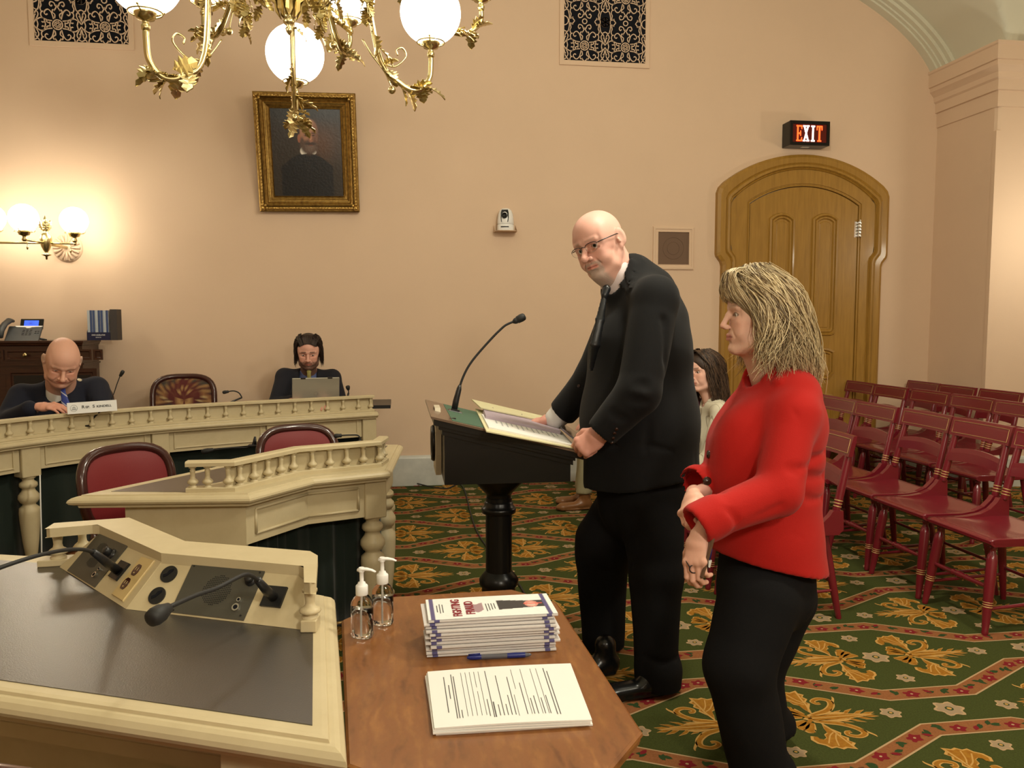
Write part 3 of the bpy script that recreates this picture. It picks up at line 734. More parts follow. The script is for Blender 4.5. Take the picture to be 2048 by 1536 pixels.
def ssx(a, b, x): q = np.clip((x-a)/(b-a), 0, 1); return q*q*(3-2*q)
def paint_portrait(u, v):
    col = np.zeros((len(u), 3)); bgd = np.array(srgb(48, 42, 36)); col[:] = bgd
    g = np.exp(-(((u-.72)/.22)**2+((v-.62)/.22)**2)); col += g[:, None]*(np.array(srgb(92, 62, 44))-bgd)*.8; g = ssx(.75, 1, v); col = col*(1-g[:, None])+np.array(srgb(46, 50, 52))*g[:, None]
    def blob(cx, cy, rx, ry, c, e=.12, rot=0):
        nonlocal col
        x, y = u-cx, (v-cy); x, y = x*math.cos(rot)+y*math.sin(rot), -x*math.sin(rot)+y*math.cos(rot)
        a = 1-ssx(1-e, 1+e, np.sqrt((x/rx)**2+(y/ry)**2)); col = col*(1-a[:, None])+np.array(srgb(*c))*a[:, None]
    sh = .485-.8*(np.abs(u-.5)-.1).clip(0)**1.4*1.1; bod = (1-ssx(-.012, .012, v-sh))*(1-ssx(.36, .39, np.abs(u-.49))); col = col*(1-bod[:, None])+np.array(srgb(22, 23, 26))*bod[:, None]
    blob(.43, .70, .075, .13, (50, 41, 35)); blob(.515, .735, .135, .145, (58, 45, 38)); blob(.535, .765, .125, .125, (170, 124, 98)); blob(.53, .69, .125, .13, (164, 116, 90)); blob(.51, .80, .075, .06, (188, 142, 114), .7)
    blob(.395, .665, .024, .048, (158, 100, 76)); blob(.625, .70, .040, .13, (112, 78, 62), .7)
    blob(.455, .525, .055, .05, (236, 230, 218), .12, .5); blob(.60, .515, .035, .03, (226, 220, 208)); blob(.50, .44, .14, .05, (22, 23, 26))
    blob(.535, .565, .125, .085, (76, 58, 49), .3); blob(.435, .62, .030, .06, (84, 64, 54), .5); blob(.55, .57, .075, .055, (108, 88, 77), .6); blob(.555, .605, .080, .018, (64, 48, 41), .4); blob(.56, .588, .030, .006, (116, 70, 60), .5)
    for ex in (.498, .602): blob(ex, .700, .034, .016, (128, 88, 70), .6); blob(ex, .700, .020, .007, (50, 36, 30), .4); blob(ex, .725, .040, .006, (84, 60, 48), .6, .08 if ex < .55 else -.08)
    blob(.558, .675, .014, .045, (192, 142, 114), .6); blob(.566, .638, .026, .011, (158, 104, 82), .6); blob(.535, .663, .010, .035, (130, 88, 70), .8); blob(.55, .745, .004, .04, (148, 104, 84), .9)
    return col.clip(0, 1)
mat('canvas_paint', (1, 1, 1), .30, spec=.5, vcol='Col', bump=.25, bscale=60)
cw, chh = hw-.126, hh-.126
me = grid_canvas(180, 220, paint_portrait, lambda u, v: np.stack([(u*2-1)*cw, u*0-.006, (v*2-1)*chh], 1)); me.materials.append(MATS['canvas_paint']); link('canvas', me, t)

# ------------------------------------------------------------------ lamps with frosted globes
def leafmesh(mb, M, L=.07, W_=.05, curl=.25, mi=0):
    """lobed oak or vine leaf with a fold along its rib"""
    half = [(0, 0), (.12, .10), (.22, .34), (.30, .20), (.42, .46), (.50, .26), (.64, .42), (.70, .22), (.86, .26), (1, 0)]
    v = []; f = []; n = len(half)
    for sgn in (1, -1):
        for lay in (0, 1):
            for x, y in half: v.append(M @ Vector((x*L, sgn*y*W_, (abs(y)*.35-curl*x*x)*L*.8-lay*.0022)))
    rib = []
    for lay in (0, 1):
        for x, y in half: v.append(M @ Vector((x*L, 0, -curl*x*x*L*.8+.004-lay*.0022)))
    for s_ in range(2):
        A, B = s_*2*n, s_*2*n+n; R0, R1 = 4*n, 5*n
        for i in range(n-1):
            f.append((R0+i, R0+i+1, A+i+1, A+i) if s_ == 0 else (A+i, A+i+1, R0+i+1, R0+i)); f.append((A+i, A+i+1, B+i+1, B+i)); f.append((R1+i+1, R1+i, B+i, B+i+1) if s_ == 0 else (B+i+1, B+i, R1+i, R1+i+1))
    mb.add(v, f, mi, False)
def place_leaf(parent, p, d, up, L, W_, matn='brass', name='leaf'):
    d = Vector(d).normalized(); y = Vector(up).cross(d)
    if y.length < 1e-3: y = d.orthogonal()
    y.normalize(); z = d.cross(y); m = MB(); leafmesh(m, frame_M((0, 0, 0), d, y, z), L, W_); o = m.build(name, matn, parent); o.location = p; return o
def globe(root, c, r, gm='globe_glass'):
    c = Vector(c); m = MB(); prof = [(r*.38, -r*.92)]+[(r*math.sin(a), -r*math.cos(a)) for a in np.linspace(.40, 2.85, 22)]+[(r*.25, r*.98)]
    m.lathe(prof, 32, c); o = m.build('globe', gm, root)
    m = MB(); z0 = -r*.92
    m.lathe([(.010, z0-.075), (.016, z0-.07), (.018, z0-.055), (.012, z0-.046), (.014, z0-.036), (.034, z0-.030), (.040, z0-.014), (.044, z0-.008), (.042, z0), (.03, z0)], 20, c)
    m.tube([(c[0]+.064*math.cos(a), c[1]+.064*math.sin(a), c[2]+z0-.004) for a in np.linspace(0, 2*pi, 25)], .0035, 6, cap=False)
    for k in range(3):
        a = k*2*pi/3+.4; m.tube([(c[0]+.04*math.cos(a), c[1]+.04*math.sin(a), c[2]+z0-.010), (c[0]+.068*math.cos(a), c[1]+.068*math.sin(a), c[2]+z0+.004)], .003, 6); m.sphere((c[0]+.068*math.cos(a), c[1]+.068*math.sin(a), c[2]+z0+.006), .006, 8, 6)
    m.build('globe_holder', 'brass', root)
HUB = Vector((-.465, 3.72, 2.92))
ch = thing('chandelier', 'ornate brass chandelier with oak leaves and white glass globes hanging before the wall', 'chandelier', HUB)
m = MB()
m.lathe([(.0, -.265), (.012, -.25), (.016, -.235), (.010, -.225), (.022, -.215), (.026, -.20), (.018, -.19), (.024, -.18), (.030, -.165), (.05, -.12), (.062, -.08), (.066, -.05), (.055, -.04), (.072, -.03), (.078, -.01), (.06, .01), (.045, .02), (.040, .06), (.052, .09), (.05, .12), (.03, .16), (.026, .3), (.04, .33), (.04, .36), (.02, .38), (.017, 1.9)], 24); m.build('stem', 'brass', ch)
for k in range(9):
    a = k*2*pi/9; place_leaf(ch, (.050*math.cos(a), .050*math.sin(a), .0), (math.cos(a)*.12, math.sin(a)*.12, -1), (math.cos(a), math.sin(a), 0), .19, .06, 'brass_dull', 'drooping_leaf')
for k in range(6):
    a = k*pi/3+.15; R_s = (.34, .30, .38)[k % 3]; rs = np.random.RandomState(40+k); px_, py_ = R_s*math.cos(a), R_s*math.sin(a)
    m = MB(); m.tube(spline([(0, 0, .03), (px_*.4, py_*.4, .05), (px_*.75, py_*.75, .035), (px_, py_, .02), (px_, py_, -.03), (px_*1.02, py_*1.02, -.15)], 6), .006, 8); m.build('swag_branch', 'brass', ch)
    for q in range(9):
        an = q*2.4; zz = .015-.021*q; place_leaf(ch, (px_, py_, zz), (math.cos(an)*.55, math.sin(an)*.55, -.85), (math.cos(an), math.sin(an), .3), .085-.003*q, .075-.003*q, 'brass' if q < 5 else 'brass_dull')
    for q in range(4): f_ = .35+.17*q; place_leaf(ch, (px_*f_, py_*f_, .045), (px_*.4+rs.uniform(-.3, .3), py_*.4+rs.uniform(-.3, .3), rs.uniform(-.2, .5)), (0, 0, 1), .075, .06, 'brass')
for k in range(6):
    a = k*pi/3+.4; m = MB(); m.lathe([(0, 0), (.022, .001), (.024, .004), (.022, .007), (0, .008)], 18, (0, 0, 0), M=Matrix.Rotation(pi/2, 3, 'X') @ Matrix.Rotation(0, 3, 'Z')); m.tube([(0, -.004, .02), (0, -.004, .05)], .002, 6)
    o = m.build('medallion', 'brass', ch); o.location = (.20*math.cos(a), .20*math.sin(a), -.055)
def arm(c, r, drop=.22, rise=.14, seed=0, tier=0):
    """arm from the hub down, out and up to a globe centred on c (relative to the hub)"""
    rs = np.random.RandomState(seed); c = Vector(c); h = Vector((c.x, c.y, 0)); R = h.length; d = h/R; side = Vector((-d.y, d.x, 0)); up = Vector((0, 0, 1))
    zb = c.z-r*.92-.075
    P = lambda q, z: d*q+up*z
    zl = zb-drop
    pts = spline([P(.05, .07-tier*.0), P(.20, .10), P(.32, .075), P(R*.62, zl+.13), P(R*.78, zl+.02), P(R*.90, zl+.004), P(R*.985, zl+.06), P(R, zb-.03), P(R, zb)], 7)
    o = MB().tube([Vector(p) for p in pts], .0125, 10).build('arm', 'brass', ch)
    # curled tendril and foliage along the arm
    m = MB()
    t0 = P(R*.66, zl+.10); m.tube(spline([t0, t0+d*.05+up*.0, t0+d*.10+up*.05, t0+d*.085+up*.085, t0+d*.055+up*.075, t0+d*.06+up*.05], 6), .0045, 6)
    t1 = P(R*.5, zl+.20); m.tube(spline([t1, t1+d*.04-up*.06, t1+d*.10-up*.13, t1+d*.135-up*.20], 6), .004, 6); m.sphere(t1+d*.135-up*.210, .018, 10, 8)
    m.build('tendril', 'brass', o); m = MB(); m.tube(spline([P(.06, .02), P(.14, .045), P(.22, .01), P(.30, .03), P(.36, -.01)], 6), .007, 8); m.sphere(P(.20, .045), .022, 10, 8); m.sphere(P(.11, .05), .02, 10, 8); m.sphere(P(.29, .05), .017, 10, 8)
    m.build('bead_branch', 'brass', o)
    N = len(pts)
    for k in range(20):
        i = int(N*(.16+.58*k/20)); p = Vector(pts[i]); a = rs.rand()*2*pi; tg = (Vector(pts[min(i+2, N-1)])-Vector(pts[i])).normalized()
        dd = tg*(.35+.5*rs.rand())+side*math.cos(a)*.9+up*(math.sin(a)*.7-.25)
        place_leaf(o, p+side*rs.uniform(-.01, .01), dd, up+side*rs.uniform(-.5, .5), rs.uniform(.065, .12), rs.uniform(.055, .09), 'brass')
    for k in range(7):
        q = P(.20+.02*rs.rand(), .06-.024*k)+side*rs.uniform(-.012, .012)+d*.02*math.sin(k); a = k*2.3
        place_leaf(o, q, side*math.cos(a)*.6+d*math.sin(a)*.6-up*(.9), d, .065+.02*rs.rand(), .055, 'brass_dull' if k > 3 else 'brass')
    for k in range(5):
        q = P(R*(.80+.035*k), zl+.012); place_leaf(o, q, d*(1)+up*.1+side*(.5*(-1)**k), up, .06, .045, 'brass')
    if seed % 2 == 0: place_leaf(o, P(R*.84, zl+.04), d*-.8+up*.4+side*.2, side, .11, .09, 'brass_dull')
    globe(ch, c, r)
def hubrel(px, py, y): return Vector(PY(px, py, y))-HUB
arm(hubrel(861, 26, 3.90), .142, .16, seed=1); arm(hubrel(590, 108, 4.38), .148, .15, seed=2); arm(hubrel(288, -46, 3.42), .142, .17, seed=4)
arm(Vector((-.04, -.62, .10)), .142, .10, seed=3)
arm(hubrel(699, -8, 4.42), .132, .12, seed=6, tier=1); arm(hubrel(405, -50, 4.3), .135, .12, seed=7, tier=1); arm(hubrel(962, -62, 4.05), .135, .13, seed=9, tier=1)

# wall sconce
c = Vector(PY(92, 486, 6.47)); t = thing('wall_sconce', 'brass wall sconce with three glowing white globes at the left of the wall', 'wall lamp', c)
m = MB(); m.lathe([(0, -.125), (.008, -.12), (.008, -.10), (.03, -.092), (.034, -.086), (.012, -.078), (.010, -.07), (.02, -.055), (.032, -.03), (.040, 0), (.042, .03), (.038, .055), (.022, .07), (.016, .08), (.02, .09), (.026, .10), (.020, .12), (.014, .135), (.010, .15), (.016, .162), (.010, .18), (.0, .205)], 20)
m.tube([(0, .0, .0), (0, .2, .0), (0, WY-c.y-.01, 0)], .014, 10); m.build('body', 'brass', t)
for k in range(6): a = k*pi/3; place_leaf(t, (.014*math.cos(a), .014*math.sin(a), .085), (math.cos(a)*.5, math.sin(a)*.5, 1), (math.cos(a), math.sin(a), 0), .085, .05, 'brass')
m = MB(); m.lathe([(.115, 0), (.11, .012), (.09, .02), (.06, .018), (.04, .03), (0, .035)], 30, (0, WY-c.y, 0), M=Matrix.Rotation(pi/2, 3, 'X'))
for k in range(16): a = k*pi/8; m.tube([(.035*math.cos(a), WY-c.y-.03, .035*math.sin(a)), (.10*math.cos(a), WY-c.y-.024, .10*math.sin(a))], [.006, .012], 6)
m.build('wall_rosette', 'wall', t)
for gx, gy, yy in ((148, 441, 6.50), (47, 436, 6.22), (-18, 436, 6.50)):
    g = Vector(PY(gx, gy, yy))-c; tip = Vector((g.x, g.y, .0)); dn = tip.normalized()
    m = MB(); m.tube([(0, 0, 0), tip*.5, tip, tip+Vector((0, 0, .015)), Vector((g.x, g.y, g.z-.095-.06))], [.008, .008, .008, .008, .006], 8); m.sphere(tip, .013, 10, 8)
    m.tube([tip-dn*.03-Vector((0, 0, .01)), tip-dn*.03-Vector((0, 0, .04))], .002, 6); m.sphere(tip-dn*.03-Vector((0, 0, .055)), (.008, .008, .014), 8, 6); m.build('arm', 'brass', t)
    globe(t, g, .098, 'sconce_glass')
# uplight lying on the capital
t = thing('cornice_uplight', 'bright white uplight standing on the capital at the top right', 'lamp', (5.32, 6.13, 3.666))
m = MB(); m.box((-.10, -.04, 0), (.30, .06, .075), bev=.008); m.build('housing', 'white_plastic', t)
mat('uplight_glow', (1, .93, .76), .3, emit=30)
m = MB()
for k in range(2): m.sphere((.0+.17*k-.05*(k == 0), .0, .115+.03*k), (.055+.03*k, .04, .045+.02*k), 14, 10)
m.build('bulb', 'uplight_glow', t)
# ================================================================== RED PAINTED CHAIRS
def turned(mb, a, b, prof, n=10, mi=0):
    """lathe a profile (r, t in 0..1) along the axis a->b"""
    a, b = Vector(a), Vector(b); z = (b-a).normalized(); x = z.orthogonal().normalized(); y = z.cross(x); L = (b-a).length
    M = Matrix(((x[0], y[0], z[0]), (x[1], y[1], z[1]), (x[2], y[2], z[2]))); mb.lathe([(r, t*L) for r, t in prof], n, a, M=M, mi=mi)
def rings(mb, a, b, ts, r, n=12, mi=1):
    a, b = Vector(a), Vector(b)
    for t in ts: turned(mb, a+(b-a)*t-(b-a).normalized()*.0022, a+(b-a)*t+(b-a).normalized()*.0022, [(r*.97, 0), (r*1.06, .5), (r*.97, 1)], n, mi)
def make_red_chair(label):
    t = thing('painted_chair', label, 'chair', group=None)
    # seat: solid board with rolled front and hollow, rising at the back corners
    nx, ny = 22, 16; X0, X1, hw = -.215, .215, .222; v = []; f = []
    def w_at(x): return hw-.012*max(0, (x+.0)/.215)-.02*max(0, (-x-.19)/.025)**2*.4
    for top in (1, 0):
        for i in range(nx+1):
            for j in range(ny+1):
                s = (i/nx)**.9; x = X0+(X1-X0)*i/nx; y = (j/ny*2-1)*w_at(x); ay = abs(y)/hw
                e = (1-min(1, (x-X0)/.022)); z = .437-.016*math.exp(-((x-.03)/.12)**2)*(1-ay**4)
                if top: z = z-.010*e**2
                else: z = .404+.012*e**2
                v.append((x+(.006*e**2 if top else .006*e), y, z))
    nn = (nx+1)*(ny+1)
    for i in range(nx):
        for j in range(ny):
            a = i*(ny+1)+j; f.append((a, a+ny+1, a+ny+2, a+1)); f.append((nn+a, nn+a+1, nn+a+ny+2, nn+a+ny+1))
    for i in range(nx): a = i*(ny+1); f.append((a, nn+a, nn+a+ny+1, a+ny+1)); a += ny; f.append((a, a+ny+1, nn+a+ny+1, nn+a))
    for j in range(ny): f.append((j, j+1, nn+j+1, nn+j)); a = nx*(ny+1)+j; f.append((a, nn+a, nn+a+1, a+1))
    m = MB(); m.add(v, f, 0, False); o = m.build('seat', 'chair_red', t)
    bm = bmesh.new(); bm.from_mesh(o.data); bmesh.ops.recalc_face_normals(bm, faces=bm.faces); bm.to_mesh(o.data); bm.free()
    o.data.polygons.foreach_set('use_smooth', [p.area > 0 and abs(p.normal.z) > .5 for p in o.data.polygons])
    for sy in (1, -1):
        m = MB(); pr = [(-.20, .430), (-.10, .434), (.0, .437), (.07, .447), (.12, .468), (.155, .500), (.170, .522), (.222, .522), (.226, .43), (.20, .408), (0, .408), (-.20, .420)]
        m.prism(pr, 0, .030, M=frame_M((0, sy*.222-(.030 if sy > 0 else 0), 0), (1, 0, 0), (0, 0, 1), (0, 1, 0)) if False else frame_M((0, sy*.208+.015, 0), (1, 0, 0), (0, 0, 1), (0, -1, 0))); m.build('seat_scroll', 'chair_red', t)
        # back posts lean away; rings where they spring
        a, b = (.198, sy*.200, .515), (.262, sy*.190, .79); m = MB()
        turned(m, a, b, [(.016, 0), (.019, .03), (.0175, .10), (.0195, .30), (.0185, .6), (.017, 1)], 12); rings(m, a, b, (.09, .14, .19), .0195); m.build('back_post', ['chair_red', 'gold_line'], t)
    # crest board, slightly bowed, with a thin gold line
    def board(name, z0, z1, hwid, thick, bow, arch=0, line=False):
        n = 16; v = []; f = []
        for lay in (0, 1):
            for zi in range(4):
                for k in range(n+1):
                    y = (k/n*2-1)*hwid; c = 1-(y/hwid)**2
                    z = z0+(z1-z0)*zi/3+arch*c*(1 if zi == 3 else .55 if zi == 0 else .8); x = .246+(z-.76)*.233+bow*c+(-thick/2 if lay == 0 else thick/2)
                    if zi == 3: z -= .0; x += (.003 if lay == 0 else -.003)
                    v.append((x, y, z))
        N = n+1
        for lay in (0, 1):
            for zi in range(3):
                for k in range(n): a = lay*4*N+zi*N+k; f.append((a, a+N, a+N+1, a+1) if lay == 0 else (a, a+1, a+N+1, a+N))
        for k in range(n): f.append((k, k+1, 4*N+k+1, 4*N+k)); a = 3*N+k; f.append((a, 4*N+a, 4*N+a+1, a+1))
        for zi in range(3): a = zi*N; f.append((a, 4*N+a, 4*N+a+N, a+N)); a += n; f.append((a, a+N, 4*N+a+N, 4*N+a))
        m = MB(); m.add(v, f); o = m.build(name, 'chair_red', t)
        if line:
            m = MB(); P = []
            zz = lambda z, y: (.246+(z-.76)*.233+bow*(1-(y/hwid)**2)-thick/2-.0008, y, z)
            a, b, c_ = hwid-.018, z0+.016, z1-.016
            for k in range(13): P.append(zz(b, -a+2*a*k/12))
            for k in range(13): P.append(zz(c_, a-2*a*k/12))
            P.append(P[0]); m.tube(P, .0014, 4, cap=False); m.build('gold_line', 'gold_line', o)
    board('crest_rail', .775, .872, .221, .022, .012, line=True); board('back_slat', .635, .70, .188, .014, .010, arch=.018)
    # legs and stretchers
    for sx, sy in ((-1, 1), (-1, -1), (1, 1), (1, -1)):
        m = MB()
        if sx < 0:
            a, b = (-.160, sy*.172, .41), (-.212, sy*.205, .0)
            turned(m, a, b, [(.013, 0), (.015, .04), (.019, .055), (.012, .075), (.013, .10), (.020, .13), (.024, .19), (.0235, .42), (.021, .62), (.0195, .72), (.0185, .80), (.014, .955), (.0155, .97), (.0125, 1)], 12); rings(m, a, b, (.645, .67, .695), .0208)
        else:
            a, b = (.160, sy*.165, .41), (.225, sy*.205, .0); turned(m, a, b, [(.017, 0), (.020, .3), (.018, .7), (.0135, 1)], 10)
        m.build('leg', ['chair_red', 'gold_line'], t)
    m = MB(); a, b = (-.186, -.19, .21), (-.186, .19, .21); turned(m, a, b, [(.009, 0), (.011, .2), (.012, .36), (.017, .39), (.012, .42), (.014, .44), (.018, .5), (.014, .56), (.012, .58), (.017, .61), (.012, .64), (.011, .8), (.009, 1)], 10); m.build('stretcher', 'chair_red', t)
    for sy in (1, -1):
        m = MB(); turned(m, (-.198, sy*.197, .115), (.205, sy*.193, .135), [(.007, 0), (.0095, .5), (.007, 1)], 8); m.build('stretcher', 'chair_red', t)
    m = MB(); turned(m, (.20, -.19, .17), (.20, .19, .17), [(.008, 0), (.0095, .5), (.008, 1)], 8); m.build('stretcher', 'chair_red', t)
    return t
rowA = [('front-row red painted chair by the wall end, seen between the two standing people', 6.20), ('red painted chair in the second row hidden behind the red blazer', 5.72), ('red chair of the second row just showing its corner beside the red blazer', 5.25),
        ('red painted chair nearest the red blazer in the row of big crest rails', 4.79), ('red painted chair second from the blazer in the row of big crest rails', 4.32), ('red painted chair third from the blazer with its whole seat in view', 3.85), ('large red painted chair at the right edge with its front leg nearest the camera', 3.375)]
rowB = [('red chair in the third row standing before the oak door', 6.61), ('red chair in the third row overlapping the right casing of the door', 6.14), ('red chair in the third row before the bare wall beside the door', 5.67), ('red chair in the third row, fourth from the door', 5.20), ('red chair in the third row cut by the right edge of the photo', 4.73)]
rowC = [('back-row red chair farthest left, in front of the wall corner', 6.55), ('back-row red chair in the middle, before the corner pier', 6.08), ('back-row red chair at the right edge of the photo', 5.61)]
rowZ = [('red chair in the front row hidden behind the red blazer woman, one rear leg showing', 3.65), ('red chair of the front row whose front leg shows between the two standing people', 4.13), ('red chair on which the dark-haired young woman sits', 4.62), ('red chair behind the standing man, next to the dark-haired woman', 5.30), ('red chair holding the seated person in khaki trousers', 5.88)]
chair0 = None
for row, xx in ((rowA, 2.81), (rowB, 3.80), (rowC, 4.36), (rowZ, 1.81)):
    for k, (lab, y) in enumerate(row):
        if chair0 is None: chair0 = o = make_red_chair(lab)
        else: o = dup(chair0); o['label'] = lab
        o.location = (xx+.012*math.sin(y*9), y, 0); o.rotation_euler = (0, 0, .012*math.sin(y*5+xx)); o['group'] = 'red painted chairs in rows'

# ================================================================== COMMITTEE DESKS
EDGE = [(-.034, 0), (-.024, -.001), (-.022, -.006), (-.014, -.006), (-.006, -.010), (.001, -.018), (.003, -.026), (-.001, -.034), (-.010, -.039), (-.016, -.040), (-.018, -.050), (-.034, -.050)]
def inset(poly, d):
    """poly counter-clockwise; positive d moves edges inward"""
    n = len(poly); out = []
    for i in range(n):
        p0, p1, p2 = (np.array(poly[j % n], float) for j in (i-1, i, i+1))
        a = p1-p0; b = p2-p1; a /= np.linalg.norm(a); b /= np.linalg.norm(b); na = np.array([-a[1], a[0]]); nb = np.array([-b[1], b[0]]); mm = na+nb; mm /= max(.35, mm@na); out.append(tuple(p1+mm*d))
    return out
def top_with_edge(poly, z, parent, name='desk_top'):
    m = MB(); m.sweep([(x, y, z) for x, y in poly], EDGE, closed=True); ip = inset(poly, .0335); m.prism(ip, z-.05, z); return m.build(name, 'cream_paint', parent)
BAL = [(.016, 0), (.016, .06), (.010, .08), (.010, .12), (.019, .20), (.0205, .27), (.0165, .34), (.010, .42), (.0085, .55), (.0095, .74), (.0105, .82), (.008, .84), (.008, .88), (.014, .92), (.014, 1)]
BALM = {}
def baluster(parent, p, h, s=1.0, name='baluster'):
    key = (round(h, 3), s)
    if key not in BALM:
        m = MB(); m.lathe([(r*s, z*h) for r, z in BAL], 14); BALM[key] = m.mesh('baluster'); BALM[key].materials.append(MATS['cream_paint'])
    o = link(name, BALM[key], parent); o.location = p; return o
LEGP = [(.040, 1), (.040, .985), (.030, .975), (.030, .955), (.046, .93), (.048, .90), (.040, .88), (.032, .87), (.036, .845), (.054, .80), (.056, .76), (.044, .72), (.034, .705), (.034, .69), (.052, .66), (.054, .60), (.052, .52), (.042, .30), (.033, .165), (.030, .15), (.044, .125), (.044, .105), (.030, .09), (.026, .08), (.038, .05), (.036, .02), (.026, 0)][::-1]
def turned_leg(parent, x, y, z1, s=1.0):
    m = MB(); m.lathe([(r*s, z*z1) for r, z in LEGP], 20); o = m.build('leg', 'cream_paint', parent); o.location = (x, y, 0); return o
def post(parent, x, y, z0, z1, ang, w_=.105, d_=.09):
    m = MB(); m.box((-w_/2, -d_/2, z0), (w_/2, d_/2, z1), bev=.004); o = m.build('post', 'cream_paint', parent); o.location = (x, y, 0); o.rotation_euler = (0, 0, ang); return o
def wall_panel(parent, a, b, z0, z1, name='front_panel', frame=True, marg=.035):
    """board between a and b (2D), outward side to the right of a->b"""
    a, b = np.array(a), np.array(b); d = b-a; L = np.linalg.norm(d); d /= L; o_ = np.array([d[1], -d[0]])
    M = frame_M((a[0], a[1], 0), (d[0], d[1], 0), (0, 0, 1), (o_[0], o_[1], 0)); m = MB(); m.box((0, z0, -.02), (L, z1, 0), M=M)
    if frame:
        P = [M @ Vector(q) for q in ((marg, z0+marg, 0), (L-marg, z0+marg, 0), (L-marg, z1-marg*.8, 0), (marg, z1-marg*.8, 0))]
        m.sweep(P, [(0, 0), (0, .006), (-.005, .010), (-.010, .008), (-.013, .004), (-.018, .003), (-.018, 0)], closed=True, up=(o_[0], o_[1], 0))
    return m.build(name, 'cream_paint', parent)
def curtain(parent, path, z0, z1, amp=.014, freq=55, name='skirt_curtain'):
    P = resample(path, 160); v = []; f = []; n = len(P); rs = np.random.RandomState(2); ph = np.cumsum(rs.rand(n)*2.0)
    for r in range(5):
        zz = z0+(z1-z0)*r/4
        for i, (x, y) in enumerate(P):
            a = np.array(P[min(i+1, n-1)])-np.array(P[max(i-1, 0)]); a /= np.linalg.norm(a)+1e-9; nn_ = (a[1], -a[0]); s = amp*(1.25-.5*r/4)*(math.sin(ph[i]*.5)+.5*math.sin(i*1.1)+.4*math.sin(i*.37+r*.3)); v.append((x+nn_[0]*s, y+nn_[1]*s, zz))
    for r in range(4):
        for i in range(n-1): a = r*n+i; f.append((a, a+1, a+n+1, a+n))
    m = MB(); m.add(v, f, 0, True); o = m.build(name, 'green_cloth', parent); md = o.modifiers.new('s', 'SOLIDIFY'); md.thickness = .004
    m = MB(); m.tube([(v[i][0]-.0, v[i][1]-.006, .035) for i in range(n)], .007, 5); m.build('gold_fringe', 'gold_line', parent); return o
def gallery(parent, path, z, zt, zb, sp, back=True, bal_s=1.0, rail_w=.052, skip=0, cap=True):
    """railing with balusters along path (outer line to the right of travel)"""
    P3 = [(x, y, zt) for x, y in path]; m = MB(); w2 = rail_w
    m.sweep(P3, [(0, -.020), (0, -.006), (-.006, 0), (-w2+.008, 0), (-w2, -.005), (-w2, -.020)]); m.build('rail', 'cream_paint', parent)
    m = MB(); m.sweep([(x, y, z) for x, y in path], [(0, 0), (0, zb-z-.003), (-.004, zb-z), (-.048, zb-z), (-.048, 0)]); m.build('gallery_base', 'cream_paint', parent)
    if back: m = MB(); m.sweep([(x, y, zb-.001) for x, y in path], [(-.034, 0), (-.034, zt-.02-zb), (-.046, zt-.02-zb), (-.046, 0)]); m.build('gallery_back', 'cream_paint', parent)
    P = np.array(path, float); d = np.r_[0, np.cumsum(np.linalg.norm(np.diff(P, axis=0), axis=1))]; n = int(round(d[-1]/sp))
    for k in range(n+1):
        s = min(max(d[-1]*k/n, .022), d[-1]-.022); i = min(np.searchsorted(d, s)-1, len(P)-2) if s > 0 else 0; i = max(i, 0); t_ = (s-d[i])/(d[i+1]-d[i]); q = P[i]+(P[i+1]-P[i])*t_; a = (P[i+1]-P[i])/(d[i+1]-d[i]); q = q-np.array([a[1], -a[0]])*.021
        baluster(parent, (q[0], q[1], zb-.0005), zt-.0195-zb, bal_s)

# ---- far curved dais
LED = [(-2.62, 3.55), (-2.40, 4.12), (-2.20, 4.52), (-2.014, 4.80), (-1.786, 5.05), (-1.513, 5.27), (-1.24, 5.425), (-.965, 5.556), (-.69, 5.672), (-.42, 5.785), (-.158, 5.90)]
LED = [tuple(p) for p in spline(LED, 4)]
dais = thing('curved_dais', 'long curved cream-painted committee bench with balusters in front of the far wall', 'bench', (-1.5, 5.2, 0))
def off_path(path, d):
    """shift an open path to the left of travel by d"""
    P = [np.array(p, float) for p in path]; out = []
    for i, p in enumerate(P):
        a = P[min(i+1, len(P)-1)]-P[max(i-1, 0)]; a /= np.linalg.norm(a); out.append(tuple(p+np.array([-a[1], a[0]])*d))
    return out
class Shift:
    pass
root_off = Vector((-1.5, 5.2, 0))
def fix(root):
    for c in root.children: c.location = c.location-Vector(root.location)
inner = off_path(LED, .62)
m = MB(); m.sweep([(x, y, .75) for x, y in LED], EDGE[1:-1]+[(-.05, -.05), (-.05, 0)]); 
v = [(x, y, .75) for x, y in off_path(LED, .03)]+[(x, y, .75) for x, y in inner]+[(x, y, .715) for x, y in off_path(LED, .03)]+[(x, y, .715) for x, y in inner]; n = len(LED)
m.add(v, [q for i in range(n-1) for q in ((i, i+1, n+i+1, n+i), (2*n+i, 3*n+i, 3*n+i+1, 2*n+i+1), (n+i, n+i+1, 3*n+i+1, 3*n+i))]+[(n-1, 3*n-1, 4*n-1, 2*n-1)][:0]+[(n-1, 2*n+n-1, 3*n+n-1, 2*n-1)]); m.build('desk_top', 'cream_paint', dais)
wt = off_path(LED, .12); wt2 = off_path(LED, .60); m = MB(); v = [(x, y, z) for z in (.752, .775) for x, y in wt]+[(x, y, z) for z in (.752, .775) for x, y in wt2]
m.add(v, [q for i in range(n-1) for q in ((i, i+1, n+i+1, n+i), (n+i, n+i+1, 3*n+i+1, 3*n+i), (3*n+i, 3*n+i+1, 2*n+i+1, 2*n+i))]); m.box((-.30, 5.96, .765), (-.07, 6.42, .79)); m.build('writing_surface', 'black_plastic', dais)
gpath = off_path(LED, .045); gpath[-1] = (gpath[-1][0]-.01, gpath[-1][1]-.005)
gp2 = gpath+[(gpath[-1][0]-.012, gpath[-1][1]+.05)]
